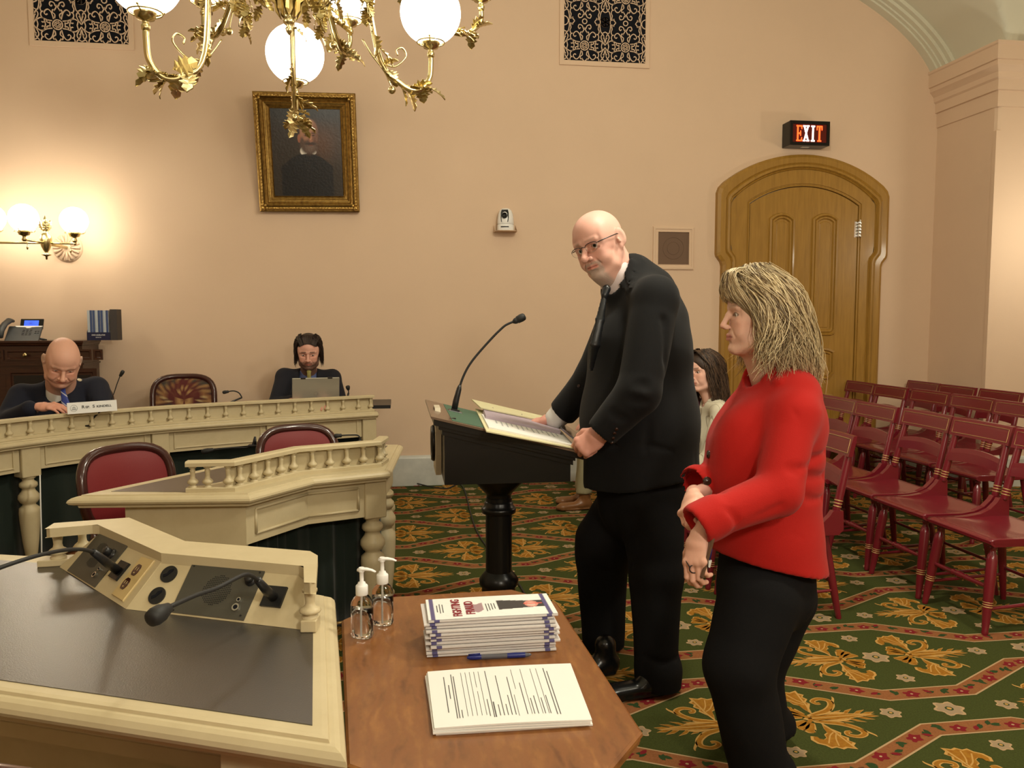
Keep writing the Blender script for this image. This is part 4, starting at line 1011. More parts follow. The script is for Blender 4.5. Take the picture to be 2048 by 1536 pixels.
gallery(dais, gpath, .75, .868, .765, .1155)
face = off_path(LED, .045)
F_ = np.array(face); dd = np.r_[0, np.cumsum(np.linalg.norm(np.diff(F_, axis=0), axis=1))]
def at_px(px):
    """arc length where the face crosses the column px"""
    best = min(range(400), key=lambda k: abs((lambda q: 1024+F_PX*((q-np.array([0, 0, CAM_Z])) @ RT)/((q-np.array([0, 0, CAM_Z])) @ FW)-px)(np.array([np.interp(dd[-1]*k/399, dd, F_[:, 0]), np.interp(dd[-1]*k/399, dd, F_[:, 1]), .65])))); return dd[-1]*best/399
posts = [0.35, at_px(62), at_px(320), at_px(550), at_px(739)]
P_at = lambda s: np.array([np.interp(s, dd, F_[:, 0]), np.interp(s, dd, F_[:, 1])])
for k, s in enumerate(posts):
    a = P_at(s); tg = P_at(min(s+.05, dd[-1]))-P_at(max(s-.05, 0)); an = math.atan2(tg[1], tg[0]); nn_ = np.array([-tg[1], tg[0]])/np.linalg.norm(tg)
    c = a+nn_*.035; post(dais, c[0], c[1], .53, .712, an); turned_leg(dais, c[0], c[1], .53)
for k in range(len(posts)-1):
    s0, s1 = posts[k]+.055, posts[k+1]-.055; N = 5; pts = [P_at(s0+(s1-s0)*i/N) for i in range(N+1)]; path = [(p[0], p[1], .565) for p in pts]; path = [tuple(np.array(p)) for p in path]
    m = MB(); m.sweep(path, [(-.012, 0), (-.012, .15), (-.03, .15), (-.03, 0)])
    ins = [P_at(s0+.035+(s1-s0-.07)*i/N) for i in range(N+1)]
    for zz in (.590, .690): m.sweep([(p[0], p[1], zz) for p in ins], [(-.014, -.005), (-.006, -.005), (-.003, 0), (-.006, .005), (-.014, .005)])
    for e in (0, -1): tg = ins[1]-ins[0] if e == 0 else ins[-1]-ins[-2]; tg /= np.linalg.norm(tg); c = ins[e]+np.array([-tg[1], tg[0]])*.009; m.box((-.005, -.006, .585), (.005, .004, .695), M=Matrix.Translation((c[0], c[1], 0)) @ Matrix.Rotation(math.atan2(tg[1], tg[0]), 4, 'Z'))
    m.build('front_panel', 'cream_paint', dais)
curtain(dais, off_path(LED, .17), .02, .60)
m = MB(); e = np.array(LED[-1]); g = np.array(off_path(LED, .6)[-1]); wall_panel(dais, (e[0]-.06, e[1]+.05), (g[0]-.06, g[1]), .53, .712, 'end_panel', frame=False); turned_leg(dais, g[0]-.03, g[1]-.03, .53)
fix(dais)

m = MB(); m.tube(spline([PZ(83, 1150, .01)+np.array((0, 0, 0)), PY(83, 1080, PZ(83, 1150, .01)[1]+.02), PY(81, 1000, PZ(83, 1150, .01)[1]+.05), PY(80, 950, PZ(83, 1150, .01)[1]+.10)], 6), .004, 6); o = m.build('power_cord', 'white_plastic'); tag(o, 'thin white cord hanging down beside the left turned leg of the dais', 'cable')
# ---- middle desk
ZD = .75
MT = [(-1.24, 3.165), (-.57, 3.105), (-.362, 3.41), (-.047, 3.536), (.012, 4.30), (-.42, 4.38)]
mid = thing('angled_desk', 'cream committee desk with a kinked baluster gallery standing in the middle', 'desk', (-.5, 3.7, 0))
top_with_edge(MT, ZD, mid)
lp = inset(MT, .075); lp = [lp[0], (-.80, 3.175), (-.66, 3.33), (-.45, 3.62), (-.14, 3.76), lp[4], lp[5]]
m = MB(); m.prism(lp, ZD, ZD+.0012); m.build('leather_inlay', 'desk_leather', mid)
GP = [(-.815, 3.160), (-.632, 3.155), (-.425, 3.465), (-.085, 3.610), (-.055, 3.76)]
gallery(mid, GP, ZD, .870, .768, .078, back=False, bal_s=1.02)
m = MB(); m.sweep([(x, y, .767) for x, y in GP[1:]], [(-.036, 0), (-.036, .083), (-.046, .083), (-.046, 0)]); m.build('gallery_back', 'cream_paint', mid)
m = MB(); m.prism([(-.78, 3.21), (-.652, 3.205), (-.46, 3.50), (-.47, 3.56), (-.56, 3.46)], .751, .765); m.build('gallery_step', 'cream_paint', mid)
fp = inset(MT, .05)
wall_panel(mid, (fp[0][0]+.10, fp[0][1]), (fp[1][0]-.0, fp[1][1]), .50, .702, frame=False)
wall_panel(mid, fp[1], fp[2], .54, .702, frame=False); wall_panel(mid, fp[2], fp[3], .54, .702, frame=False)
m = MB()
for (a, b, e0, e1) in ((fp[1], fp[2], .05, 0), (fp[2], fp[3], 0, .10)):
    a, b = np.array(a), np.array(b); d = (b-a)/np.linalg.norm(b-a); a = a+d*e0; b = b-d*e1; o_ = np.array([d[1], -d[0]])
    for zz in (.575, .672): m.tube([(a[0]+o_[0]*.002, a[1]+o_[1]*.002, zz), (b[0]+o_[0]*.002, b[1]+o_[1]*.002, zz)], .006, 8)
    for q, e in ((a, e0), (b, e1)):
        if e: m.tube([(q[0]+o_[0]*.002, q[1]+o_[1]*.002, .575), (q[0]+o_[0]*.002, q[1]+o_[1]*.002, .672)], .006, 8)
m.build('panel_moulding', 'cream_paint', mid)
R_ = np.array(fp[3]); post(mid, R_[0]-.035, R_[1]+.03, .53, .702, .39, .10, .10); turned_leg(mid, R_[0]-.035, R_[1]+.03, .53)
wall_panel(mid, (R_[0]+.0, R_[1]+.06), (fp[4][0], fp[4][1]-.06), .56, .702, 'side_panel', frame=False); turned_leg(mid, fp[4][0]-.04, fp[4][1]-.05, .55, .9); turned_leg(mid, R_[0]+.02, R_[1]+.36, .56, .85)
m = MB(); m.box((-.03, -.03, 0), (.03, .03, .50)); 
for (x, y, an) in ((-.60, 3.20, 0), (-1.06, 3.235, 0)): o = m.build('post', 'cream_paint', mid); o.location = (x, y, 0)
curtain(mid, [(-1.02, 3.30), (-.66, 3.27), (-.47, 3.53), (-.13, 3.70), (-.09, 4.2)], .02, .66)
fix(mid)

# ---- near desk with the control panels
NT = [(-1.75, 1.905), (-.089, 1.197), (-.163, 1.925), (-.225, 1.965), (-.545, 2.115), (-.76, 2.37), (-1.02, 2.38), (-1.75, 2.62)]
near = thing('control_desk', 'near cream committee desk with speaker panels and a dark writing surface', 'desk', (-.7, 1.8, 0))
top_with_edge(NT, ZD, near)
m = MB(); m.prism([(-1.66, 1.925), (-.146, 1.280), (-.190, 1.715), (-.60, 1.90), (-.88, 2.24), (-1.0, 2.29), (-1.66, 2.52)], ZD, ZD+.0015); m.build('writing_surface', 'desk_leather', near)
ZR = .862; zu = ZR-.024
Nn = [PZ(89, 1058, ZR), PZ(195, 1049, ZR), PZ(322, 1106, ZR), PZ(607, 1132, ZR)]; Ff = [PZ(108, 1046, ZR), PZ(258, 1035, ZR), PZ(370, 1082, ZR), PZ(620, 1102, ZR), PZ(632, 1111, ZR)]
inn = [(p[0], p[1]) for p in Nn]; out_ = [(p[0], p[1]) for p in Ff]
retI = tuple(PZ(608, 1165, ZR)[:2]); retO = tuple(PZ(632, 1166, ZR)[:2])
RP = [inn[0], inn[1], inn[2], inn[3], retI, retO, (out_[4][0]+.004, out_[4][1]), out_[3], out_[2], out_[1], out_[0]]; print('RAIL', RP)
m = MB(); m.prism(RP, zu, ZR); o = m.build('rail', 'cream_paint', near); md = o.modifiers.new('b', 'BEVEL'); md.width = .012; md.segments = 1; md.limit_method = 'ANGLE'
# inclined control board in two facets
b0, b1, b2 = PZ(119, 1134, .752), PZ(252, 1218, .752), PZ(609, 1260, .752)
t0, t1, t2 = np.r_[inn[1], zu], np.r_[inn[2], zu], np.r_[inn[3], zu]
def facet(bl, br, tr, tl, name='control_board'):
    bl, br, tr, tl = map(np.array, (bl, br, tr, tl)); n_ = np.cross(br-bl, (tl+tr-bl-br)/2); n_ /= np.linalg.norm(n_)
    if n_[2] < 0: n_ = -n_
    for p in (tl, tr): p[2] -= ((p-bl) @ n_)/n_[2]
    m = MB(); back = [p-n_*.02 for p in (bl, br, tr, tl)]; m.add([bl, br, tr, tl]+back, [(0, 1, 2, 3), (7, 6, 5, 4), (0, 4, 5, 1), (1, 5, 6, 2), (2, 6, 7, 3), (3, 7, 4, 0)]); m.build(name, 'cream_paint', near); return bl, n_
B0, n0 = facet(b0, b1, t1, t0); B1, n1 = facet(b1, b2, t2, t1)
m = MB(); m.add([(p[0], p[1], z) for z in (.75, zu) for p in (t0, t1, t2)], [(0, 1, 4, 3), (1, 2, 5, 4)]); m.build('inner_wall', 'cream_paint', near)
m = MB(); m.sweep([(x, y, .75) for x, y in [out_[1], out_[2], out_[3]]], [(-.01, 0), (-.01, zu-.75), (.0, zu-.75), (.0, 0)]); m.build('gallery_back', 'cream_paint', near)
def on(px, py, B, n_, h=0):
    d = _ray(px, py); o = np.array([0, 0, CAM_Z]); t = ((B+n_*h-o) @ n_)/(d @ n_); return o+d*t
def plate(quad, B, n_, h0, h1, matn, name, parent=near, bev=0):
    P = [on(x, y, B, n_) for x, y in quad]; m = MB(); e = bev; c = sum(P)/len(P)
    lo = [p+n_*h0 for p in P]; mi_ = [p+n_*(h1-e) for p in P]; hi = [c+(p-c)*(1-e*12)+n_*h1 for p in P] if e else mi_; n = len(P)
    L = lo+mi_+(hi if e else []); f = [(i, (i+1) % n, (i+1) % n+n, i+n) for i in range(n)]
    if e: f += [(i+n, (i+1) % n+n, (i+1) % n+2*n, i+2*n) for i in range(n)]; f.append(tuple(range(2*n, 3*n)))
    else: f.append(tuple(range(n, 2*n)))
    m.add(L, f); o = m.build(name, matn, parent)
    bm = bmesh.new(); bm.from_mesh(o.data); bmesh.ops.recalc_face_normals(bm, faces=bm.faces); bm.to_mesh(o.data); bm.free(); return o
def axes(p, q, B, n_):
    """matrix whose x runs from picture point p to q on the board"""
    a, b = on(*p, B, n_), on(*q, B, n_); x = (b-a)/np.linalg.norm(b-a); return a, x, np.cross(n_, x), np.linalg.norm(b-a)
spl = plate([(341, 1225), (487.7, 1242), (532, 1140.5), (386.6, 1126.4)], B1, n1, 0, .0025, 'grey_metal', 'speaker_plate')
spr = plate([(135.5, 1142), (190, 1175.5), (258, 1091), (201, 1065)], B0, n0, 0, .0025, 'grey_metal', 'speaker_plate')
# perforations
def disc(c, r, n_, matn, name, parent, h=.0006, h0=.0025, seg=20):
    m = MB(); x = Vector(np.cross(n_, [0, 0, 1])).normalized(); y = Vector(n_).cross(x); M3 = Matrix(((x[0], y[0], n_[0]), (x[1], y[1], n_[1]), (x[2], y[2], n_[2]))); m.lathe([(r, h0), (r, h0+h)], seg, c, M=M3); return m.build(name, matn, parent)
a, x, y, L = axes((432, 1165), (432+40, 1169), B1, n1); c = on(434.5, 1181, B1, n1); m = MB(); ux, uy = x, np.cross(n1, x)
for i in range(-8, 9):
    for j in range(-8, 9):
        if i*i+j*j < 66:
            q = c+ux*i*.0043+uy*j*.0043+n1*.0027; m.add([q+ux*.0014*math.cos(k*pi/3)+uy*.0014*math.sin(k*pi/3) for k in range(6)], [tuple(range(6))])
m.build('perforation', 'dark_void', spl, kind='stuff')
for (px, py, r, mt) in ((479.5, 1201, .0052, 'chrome'), (473, 1216, .0085, 'chrome')): disc(on(px, py, B1, n1), r, n1, mt, 'jack', spl, .004); disc(on(px, py, B1, n1), r*.6, n1, 'dark_void', 'jack_hole', spl, .0046)
for (px, py) in ((389.5, 1133), (521, 1146), (482, 1232), (348, 1221)): disc(on(px, py, B1, n1), .0022, n1, 'black_plastic', 'screw', spl, .0012)
def knob(c, n_, r, h, parent, matn='black_plastic'):
    x = Vector(np.cross(n_, [0, 0, 1])).normalized(); y = Vector(n_).cross(x); M3 = Matrix(((x[0], y[0], n_[0]), (x[1], y[1], n_[1]), (x[2], y[2], n_[2]))); m = MB(); m.lathe([(r*1.05, .002), (r*1.05, .007), (r*.72, .008), (r*.72, .010), (r*.80, .012), (r*.74, h-.002), (r*.66, h), (0, h)], 20, c, M=M3); return m.build('knob', matn, parent)
knob(on(503, 1163, B1, n1), n1, .012, .020, spl); knob(on(225, 1110, B0, n0), n0, .0135, .026, spr)
a, ux, uy, L = axes((150, 1120), (177, 1136), B0, n0)
m = MB()
for k in range(9):
    for (cx_, cy_, hh) in ((207, 1097, 1), (186, 1126, 1)):
        hw_ = .013*math.sqrt(max(.05, 1-((k-4)/5)**2)); d = _ray(0, 0); c = on(cx_, cy_, B0, n0); vx = on(cx_+10, cy_+6, B0, n0)-c; vx /= np.linalg.norm(vx); vy = np.cross(n0, vx); q = c+vx*(k-4)*.0062+n0*.0027
        m.add([q-vx*.0012-vy*hw_, q+vx*.0012-vy*hw_, q+vx*.0012+vy*hw_, q-vx*.0012+vy*hw_], [(0, 1, 2, 3)])
m.build('louvre', 'dark_void', spr, kind='stuff')
for (px, py, r) in ((201.5, 1139.5, .0045), (191.5, 1151, .0075)): disc(on(px, py, B0, n0), r, n0, 'chrome', 'jack', spr, .004); disc(on(px, py, B0, n0), r*.6, n0, 'dark_void', 'jack_hole', spr, .0046)
outp = plate([(225, 1190), (247, 1204), (311, 1122), (286, 1114)], B0, n0, 0, .0042, 'ivory_plastic', 'outlet_plate', bev=.002)
for (px, py) in ((276, 1142), (254, 1169)):
    c = on(px, py, B0, n0); q = on(px+11, py-14, B0, n0)-c; q /= np.linalg.norm(q); r_ = np.cross(n0, q); m = MB()
    ol = [(-.0165*math.cos(t)*1, .0135*math.sin(t)) for t in np.linspace(0, 2*pi, 24, endpoint=False)]; ol = [(max(-.0145, min(.0145, a_)), b_) for a_, b_ in ol]; m.prism(ol, .004, .0058, M=frame_M(c, q, r_, n0)); o = m.build('socket', 'chair_wood', outp)
    m = MB(); 
    for (u_, v_) in ((.003, .005), (.003, -.005)): m.box((u_-.004, v_-.001, .0058), (u_+.004, v_+.001, .0061), M=frame_M(c, q, r_, n0))
    m.box((-.009, -.0025, .0058), (-.006, .0025, .0061), M=frame_M(c, q, r_, n0)); m.build('socket_slot', 'ivory_plastic', o, kind='stuff')
for (px, py) in ((338.6, 1149), (315, 1192)):
    c = on(px, py, B1, n1); o = disc(c, .0205, n1, 'black_plastic', 'cable_grommet', near, .0035, 0, 28)
    q = on(px+12, py-4, B1, n1)-c; q /= np.linalg.norm(q); r_ = np.cross(n1, q); m = MB(); m.prism([(-.013, -.004), (-.004, -.004), (.012, .004), (.013, .009), (.002, .009), (-.003, .003), (-.013, .003)], .0035, .0045, M=frame_M(c, q, r_, n1)); m.build('grommet_slot', 'dark_void', o)
micm = []
# gallery corner blocks and balusters
if True:
    c = PZ(621, 1258, .751); s = .017; m = MB(); m.box((-s, -s*1.3, 0), (s, s*1.3, .026), bev=.002); o = m.build('gallery_block', 'cream_paint', near); o.location = (c[0], c[1], .7512); o.rotation_euler = (0, 0, -.1)
    baluster(near, (c[0], c[1], .777), zu-.777, 1.15)
m = MB(); q0 = PZ(108, 1128, .752); m.box((-.034, -.024, 0), (.07, .022, .018), bev=.002); o = m.build('gallery_block', 'cream_paint', near); o.location = (q0[0], q0[1], .7512); o.rotation_euler = (0, 0, .1)
baluster(near, (q0[0]+.012, q0[1]+.0, .7692), zu-.7692, 1.25); q1 = PZ(166, 1108, .752); baluster(near, (q1[0], q1[1], .752), zu-.752, 1.2)
# under the top: end posts, fascia, modesty boards
fp = inset(NT, .05); B_ = np.array(fp[1]); d_ = np.array(fp[0])-B_; d_ /= np.linalg.norm(d_)
wall_panel(near, tuple(B_+d_*.17), tuple(B_), .05, .70, 'leg_panel', frame=False); wall_panel(near, tuple(B_), fp[2], .05, .70, 'side_panel')
m = MB(); s = B_+d_*.17; e = B_+d_*1.5; o_ = np.array([-d_[1], d_[0]])*-1
o2 = np.array([d_[1], -d_[0]]); o2 = o2 if o2[1] > 0 else -o2
wall_panel(near, tuple(e+o2*.04), tuple(s+o2*.04), .655, .70, 'apron', frame=False); wall_panel(near, tuple(e+o2*.16), tuple(s+o2*.16), .54, .70, 'drawer_front')
sv = np.array([-.10, .995]); wall_panel(near, tuple(s+sv*.45), tuple(s), .05, .70, 'inner_side', frame=False); wall_panel(near, tuple(e+o2*.40), tuple(s+sv*.45), .05, .70, 'modesty_panel', frame=False)
fix(near)

# ---- gooseneck microphones
def goose(label, base, n_, body, neck, head, parent_rot=None, base_quad=None, B=None, r_neck=.0042, rb=.0105, group='gooseneck microphones', rh=.0135):
    t = thing('gooseneck_microphone', label, 'microphone', tuple(base)); bs = Vector(base)
    R3 = lambda p: Vector(p)-bs
    if base_quad:
        o = plate(base_quad, B, n_, .0, .006, 'black_plastic', 'base_plate', t); o.location = -bs
    else: m = MB(); m.box((-.035, -.025, 0), (.035, .025, .010), bev=.003); m.build('base_plate', 'black_plastic', t)
    bl = [R3(p) for p in body]; m = MB(); m.tube(bl, [rb]*(len(bl)-1)+[rb*.72], 14); m.build('body', 'black_plastic', t)
    nk = [R3(p) for p in neck]; m = MB(); m.tube(spline(nk, 8), r_neck, 10); m.build('gooseneck', 'rubber', t)
    h0, h1 = R3(head[0]), R3(head[1]); m = MB(); turned(m, h0, h1, [(.004, 0), (.009, .08), (rh*.85, .35), (rh*.9, .40), (rh, .45), (rh*1.05, .75), (rh*.9, .93), (rh*.5, 1), (0, 1)], 18); m.build('microphone_head', 'rubber', t); return t
pa = on(549, 1196, B1, n1); goose('gooseneck microphone bending left over the dark desk surface, its foam head nearest the camera', pa, n1, [pa, PY(535, 1183, pa[1]-.03), PY(515, 1160, pa[1]-.085)],
      [PY(515, 1160, pa[1]-.085), PY(502, 1151, pa[1]-.11), PY(484, 1151, pa[1]-.14), PY(434, 1176, pa[1]-.21), PY(393, 1190, pa[1]-.27), PY(352, 1208, pa[1]-.33), PY(338, 1214, pa[1]-.345)], [PY(341, 1213, pa[1]-.34), PY(299, 1240, pa[1]-.385)], base_quad=[(521, 1213), (561, 1217), (576.7, 1176), (537.6, 1172.5)], B=B1, rh=.0155)
pb = on(238, 1143, B0, n0); goose('gooseneck microphone leaving the left edge of the photo above the bright desk surface', pb, n0, [pb, PY(215, 1126, pb[1]-.05), PY(186, 1104, pb[1]-.12)],
      [PY(186, 1104, pb[1]-.12), PY(165, 1099, pb[1]-.16), PY(130, 1100, pb[1]-.22), PY(80, 1110, pb[1]-.30), PY(30, 1125, pb[1]-.36), PY(-40, 1150, pb[1]-.42)], [PY(-40, 1150, pb[1]-.42), PY(-90, 1175, pb[1]-.45)], base_quad=[(219, 1154), (234, 1163), (262, 1129), (245.6, 1122)], B=B0)
q = PZ(505, 897, .752); goose('small gooseneck microphone in front of the left red-backed chair, lying low behind the middle rail', q+np.array([0, .08, 0]), (0, 0, 1), [q+np.array([0, .08, 0]), q+np.array([0, .08, .05])], [q+np.array([0, .08, .05]), PY(500, 893, q[1]+.08), PY(460, 896, q[1]+.08), PY(425, 900, q[1]+.08)], [PY(428, 899, q[1]+.08), PY(403, 904, q[1]+.08)], rb=.008)
q = np.array([-.30, 3.86, .752]); goose('small gooseneck microphone pointing left in front of the right red-backed chair', q, (0, 0, 1), [q, PY(722, 880, 3.86)], [PY(722, 880, 3.86), PY(716, 871, 3.86), PY(700, 870, 3.86), PY(680, 871, 3.86)], [PY(684, 871, 3.86), PY(668, 872, 3.86)], rb=.008, rh=.010, r_neck=.0036)
q = np.array([-1.34, 5.62, .776]); goose('small gooseneck microphone on the dais beside the empty tapestry chair', q, (0, 0, 1), [q, PY(484, 795, 5.62)], [PY(484, 795, 5.62), PY(478, 786, 5.62), PY(468, 782, 5.62), PY(456, 783, 5.62)], [PY(458, 783, 5.62), PY(445, 785, 5.62)], rb=.008, rh=.011)
q = np.array([-1.88, 5.10, .776]); goose('thin upright gooseneck microphone beside the bald man reading at the dais', q, (0, 0, 1), [q, PY(222, 800, 5.10)], [PY(222, 800, 5.1), PY(228, 786, 5.1), PY(234, 768, 5.1), PY(241, 750, 5.1)], [PY(240, 753, 5.1), PY(247, 741, 5.1)], rb=.006, r_neck=.0028, rh=.011)
q = np.array([-.40, 5.97, .776]); goose('small black gooseneck microphone right of the laptop on the dais', q, (0, 0, 1), [q, PY(697, 786, 5.97)], [PY(697, 786, 5.97), PY(697, 782, 5.97), PY(696, 778, 5.97)], [PY(697, 781, 5.97), PY(695, 771, 5.97)], rb=.010, rh=.015)
# ================================================================== OVAL-BACKED COMMITTEE CHAIRS
def tapestry(u, v):
    base = np.tile(np.array(srgb(82, 44, 36)), (len(u), 1)); x = np.abs(u-.5)*2; 
    def lay(mask, c): m_ = mask.clip(0, 1)[:, None]; base[:] = base*(1-m_)+np.array(srgb(*c))*m_
    lay((np.sin(x*26+v*8)*np.sin(v*23-x*9) > .2).astype(float)*.9, (150, 106, 66)); lay((np.sin(x*17-v*31)*np.sin(v*13+x*21) > .45).astype(float)*.8, (58, 66, 60)); lay((np.sin(x*41)*np.sin(v*37) > .6).astype(float)*.8, (172, 132, 84))
    d = x*1.1+np.abs(v-.55)*1.3; lay((np.abs(d-.62-.05*np.sin(v*40)) < .035).astype(float), (196, 170, 120)); lay((d < .56).astype(float)*.85, (96, 34, 34)); lay((np.abs(d-.25) < .04).astype(float)*.9, (190, 150, 96)); return base
mat('tapestry', (1, 1, 1), .85, vcol='Col', noise=.25, nscale=200)
def oval_chair(label, loc, rz, hw=.225, z0=.56, z1=.93, pad='red_leather', tall=.0, group='oval-backed committee chairs', fr=.022, sup=3.2):
    t = thing('committee_chair', label, 'chair', loc, rz, group)      # faces local -y
    def outl(s, n=48):
        P = []
        for k in range(n):
            a = 2*pi*k/n; c, s_ = math.cos(a), math.sin(a); r = (abs(c)**sup+abs(s_)**sup)**(-1/sup); P.append(Vector((c*r*(hw-s), .20-.0+.10*0, s_*r*((z1-z0)/2-s))))
        return P
    zc = (z0+z1)/2; tilt = Matrix.Rotation(-.16, 4, 'X'); Mx = Matrix.Translation((0, .22, zc)) @ tilt
    def place(P): return [Mx @ Vector((p.x, -.05*(1-(p.x/hw)**2)*-1, p.z)) for p in P]
    m = MB(); P = place(outl(fr)); m.tube(P+[P[0]], fr, 12, cap=False, flat=(1, 1)); m.build('back_frame', 'chair_wood', t)
    for side_, nm in ((-1, 'back_pad'), (1, 'back_panel')):
        n = 48; v = []; f = []
        for ring in range(7):
            s = ring/6
            for p in outl(fr*1.2, n):
                q = Vector((p.x*s, 0, p.z*s)); bulge = .020*(1-s**4) if side_ < 0 else .008*(1-s**4); q = Vector((q.x, .05*(1-(q.x/hw)**2)+side_*(bulge+.004), q.z)); v.append(Mx @ q)
        for r in range(6):
            for k in range(n): a = r*n+k; b = r*n+(k+1) % n; f.append((a, b, b+n, a+n) if side_ > 0 else (b, a, a+n, b+n))
        m = MB(); m.add(v, f, 0, True); o = m.build(nm, pad, t)
        if pad == 'tapestry': V_ = np.array(v); colour_attr(o.data, tapestry(V_[:, 0]/hw/2+.5, (V_[:, 2]-z0)/(z1-z0)))
    m = MB(); m.box((-.24, -.26, .40), (.24, .22, .49), bev=.04); m.build('seat', pad if pad != 'tapestry' else 'red_leather', t)
    for sx in (-1, 1):
        for sy in (-1, 1): m = MB(); m.tube([(sx*.20, sy*.20-.02, .42), (sx*.215, sy*.22-.02, 0)], [.024, .016], 10); m.build('leg', 'chair_wood', t)
        m = MB(); m.tube([(sx*.19, .21, .42), (sx*.17, .215, z0+.06)], .018, 10); m.build('back_support', 'chair_wood', t)
    return t
oval_chair('oval-backed dark wood chair with red leather back at the left end of the middle desk', (-1.03, 3.60, 0), math.radians(50), z0=.47, z1=.865, hw=.235)
oval_chair('oval-backed dark wood chair with red leather back behind the right half of the middle desk', (-.45, 4.12, 0), math.radians(22), z0=.47, z1=.868, hw=.225)
oval_chair('near red-backed committee chair cut by the bottom left corner of the photo', (-.37, 1.16, 0), math.radians(-20+180), z0=.50, z1=.955, hw=.24, fr=.026, sup=2.8)
oval_chair('empty oval-backed chair with patterned tapestry upholstery behind the far dais', (-1.63, 6.25, 0), math.radians(8), z0=.60, z1=1.012, hw=.245, pad='tapestry')
oval_chair('tapestry-backed chair the bald man at the dais is sitting in', (-2.20, 5.72, 0), math.radians(12), z0=.60, z1=1.0, hw=.245, pad='tapestry')
# ================================================================== LECTERN
LX0, LX1, LY0, LY1 = .157, .622, 2.87, 3.42
LP0 = np.array([.108, 2.835, 1.066]); LN = np.array([.252, 0, 1.0]); LN /= np.linalg.norm(LN); LU = np.array([1, 0, -.252]); LU /= np.linalg.norm(LU)
lec = thing('lectern', 'black lectern on a column with a sloping green-topped desk in front of the bald speaker', 'lectern', (.40, 3.15, 0))
def zt(x): return LP0[2]-(x-LP0[0])*.252
m = MB(); 
pr = [(LX0, .812), (LX1, .812), (LX1, zt(LX1)-.055), (LX0, zt(LX0)-.055)]
m.prism(pr, LY0, LY1, M=frame_M((0, 0, 0), (1, 0, 0), (0, 0, 1), (0, 1, 0))); m.build('body', 'black_paint', lec)
m = MB(); a, b = .108, .665
def slab_(x0, x1, y0, y1, d0, d1, name, mt, par=None):
    mm = MB(); mm.prism([(x0, zt(x0)-d1), (x1, zt(x1)-d1), (x1, zt(x1)-d0), (x0, zt(x0)-d0)], y0, y1, M=frame_M((0, 0, 0), (1, 0, 0), (0, 0, 1), (0, 1, 0))); return mm.build(name, mt, par or lec)
slab_(.148, .630, 2.862, 3.428, .040, .060, 'cove_moulding', 'black_paint'); slab_(.135, .636, 2.850, 3.44, .028, .041, 'cove_moulding', 'black_paint'); slab_(a+.01, b, 2.842, 3.462, .006, .029, 'desk_slab', 'black_paint')
mat('brown_veneer', (.135, .085, .055), .35, coat=.2)
slab_(a, b, 2.835, 3.47, -.001, .007, 'desk_veneer', 'brown_veneer'); slab_(.185, .655, 2.86, 3.45, -.0022, .0, 'felt_insert', 'green_felt')
m = MB(); q = on(905, 838, LP0, LN); m.box((-.012, -.006, -.002), (.012, .006, .004)); o = m.build('latch', 'black_plastic', lec); o.location = q
m = MB(); cx, cy = .388, 3.145
m.box((cx-.105, cy-.105, .78), (cx+.105, cy+.105, .812)); m.lathe([(.05, 0), (.05, .02), (.056, .03), (.098, .075), (.10, .10)], 24, (cx, cy, .69)); m.lathe([(.053, .36), (.053, .70)], 24, (cx, cy, 0)); m.lathe([(.053, 0), (.068, .004), (.070, .02), (.066, .026), (.058, .034), (.058, .045), (.052, .052)], 24, (cx, cy, .635))
m.build('column', 'black_paint', lec)
m = MB(); m.lathe([(.095, .0), (.095, .22), (.07, .30), (.068, .335), (.078, .345), (.080, .365), (.066, .385), (.053, .40)], 28, (cx, cy, 0)); 
m.build('pedestal', 'black_paint', lec)
for k in range(4): m = MB(); a_ = k*pi/2+pi/4; m.tube([(cx+.05*math.cos(a_), cy+.05*math.sin(a_), .09), (cx+.2*math.cos(a_), cy+.2*math.sin(a_), .05), (cx+.30*math.cos(a_), cy+.30*math.sin(a_), .018)], [.03, .026, .018], 10); m.build('foot', 'black_paint', lec)
# seal plaque on the front
m = MB(); oc = [(.115*math.cos(k*pi/4+pi/8)*1.06, .125*math.sin(k*pi/4+pi/8)) for k in range(8)]; oc = [(x*1.05, y*.98) for x, y in oc]
pl = frame_M((0, 0, 0), (0, 1, 0), (0, 0, 1), (1, 0, 0)); mat('plaque_cream', (.50, .44, .33), .5)
m.prism([(-.10, -.13), (.10, -.13), (.115, -.05), (.115, .08), (.06, .125), (-.06, .125), (-.115, .08), (-.115, -.05)], -.022, -.0005, M=pl); o = m.build('seal_plaque', 'plaque_cream', lec); o.location = (.155, 3.15, .945)
m = MB(); m.lathe([(.070, 0), (.072, .006), (.066, .014), (.056, .012), (.052, .005), (.0, .004)], 32, (-.022, 0, -.02), M=Matrix.Rotation(-pi/2, 3, 'Y')); o = m.build('seal_ring', 'black_paint', lec); o.location = (.155, 3.15, .945)
sh = thing('lectern_microphone', 'tall black gooseneck microphone curving up from the top of the lectern', 'microphone', tuple(on(910, 824, LP0, LN)))
b3 = Vector(sh.location); Q = lambda px, py: Vector(PY(px, py, b3.y))-b3
m = MB(); m.box((-.030, -.024, -.001), (.030, .024, .005), M=frame_M((0, 0, 0), LU, (0, 1, 0), LN), bev=.002); m.box((-.016, -.014, .005), (.016, .014, .012), M=frame_M((0, 0, 0), LU, (0, 1, 0), LN)); m.build('base_plate', 'black_plastic', sh)
m = MB(); m.tube([Q(908, 822), Q(912, 802), Q(918, 778), Q(920, 770)], [.0125, .0125, .0105, .006], 14); m.build('body', 'black_plastic', sh)
m = MB(); m.tube(spline([Q(919, 774), Q(928, 750), Q(940, 728), Q(958, 705), Q(985, 675), Q(1000, 660), Q(1012, 650), Q(1030, 642)], 8), .0048, 10); m.build('gooseneck', 'rubber', sh)
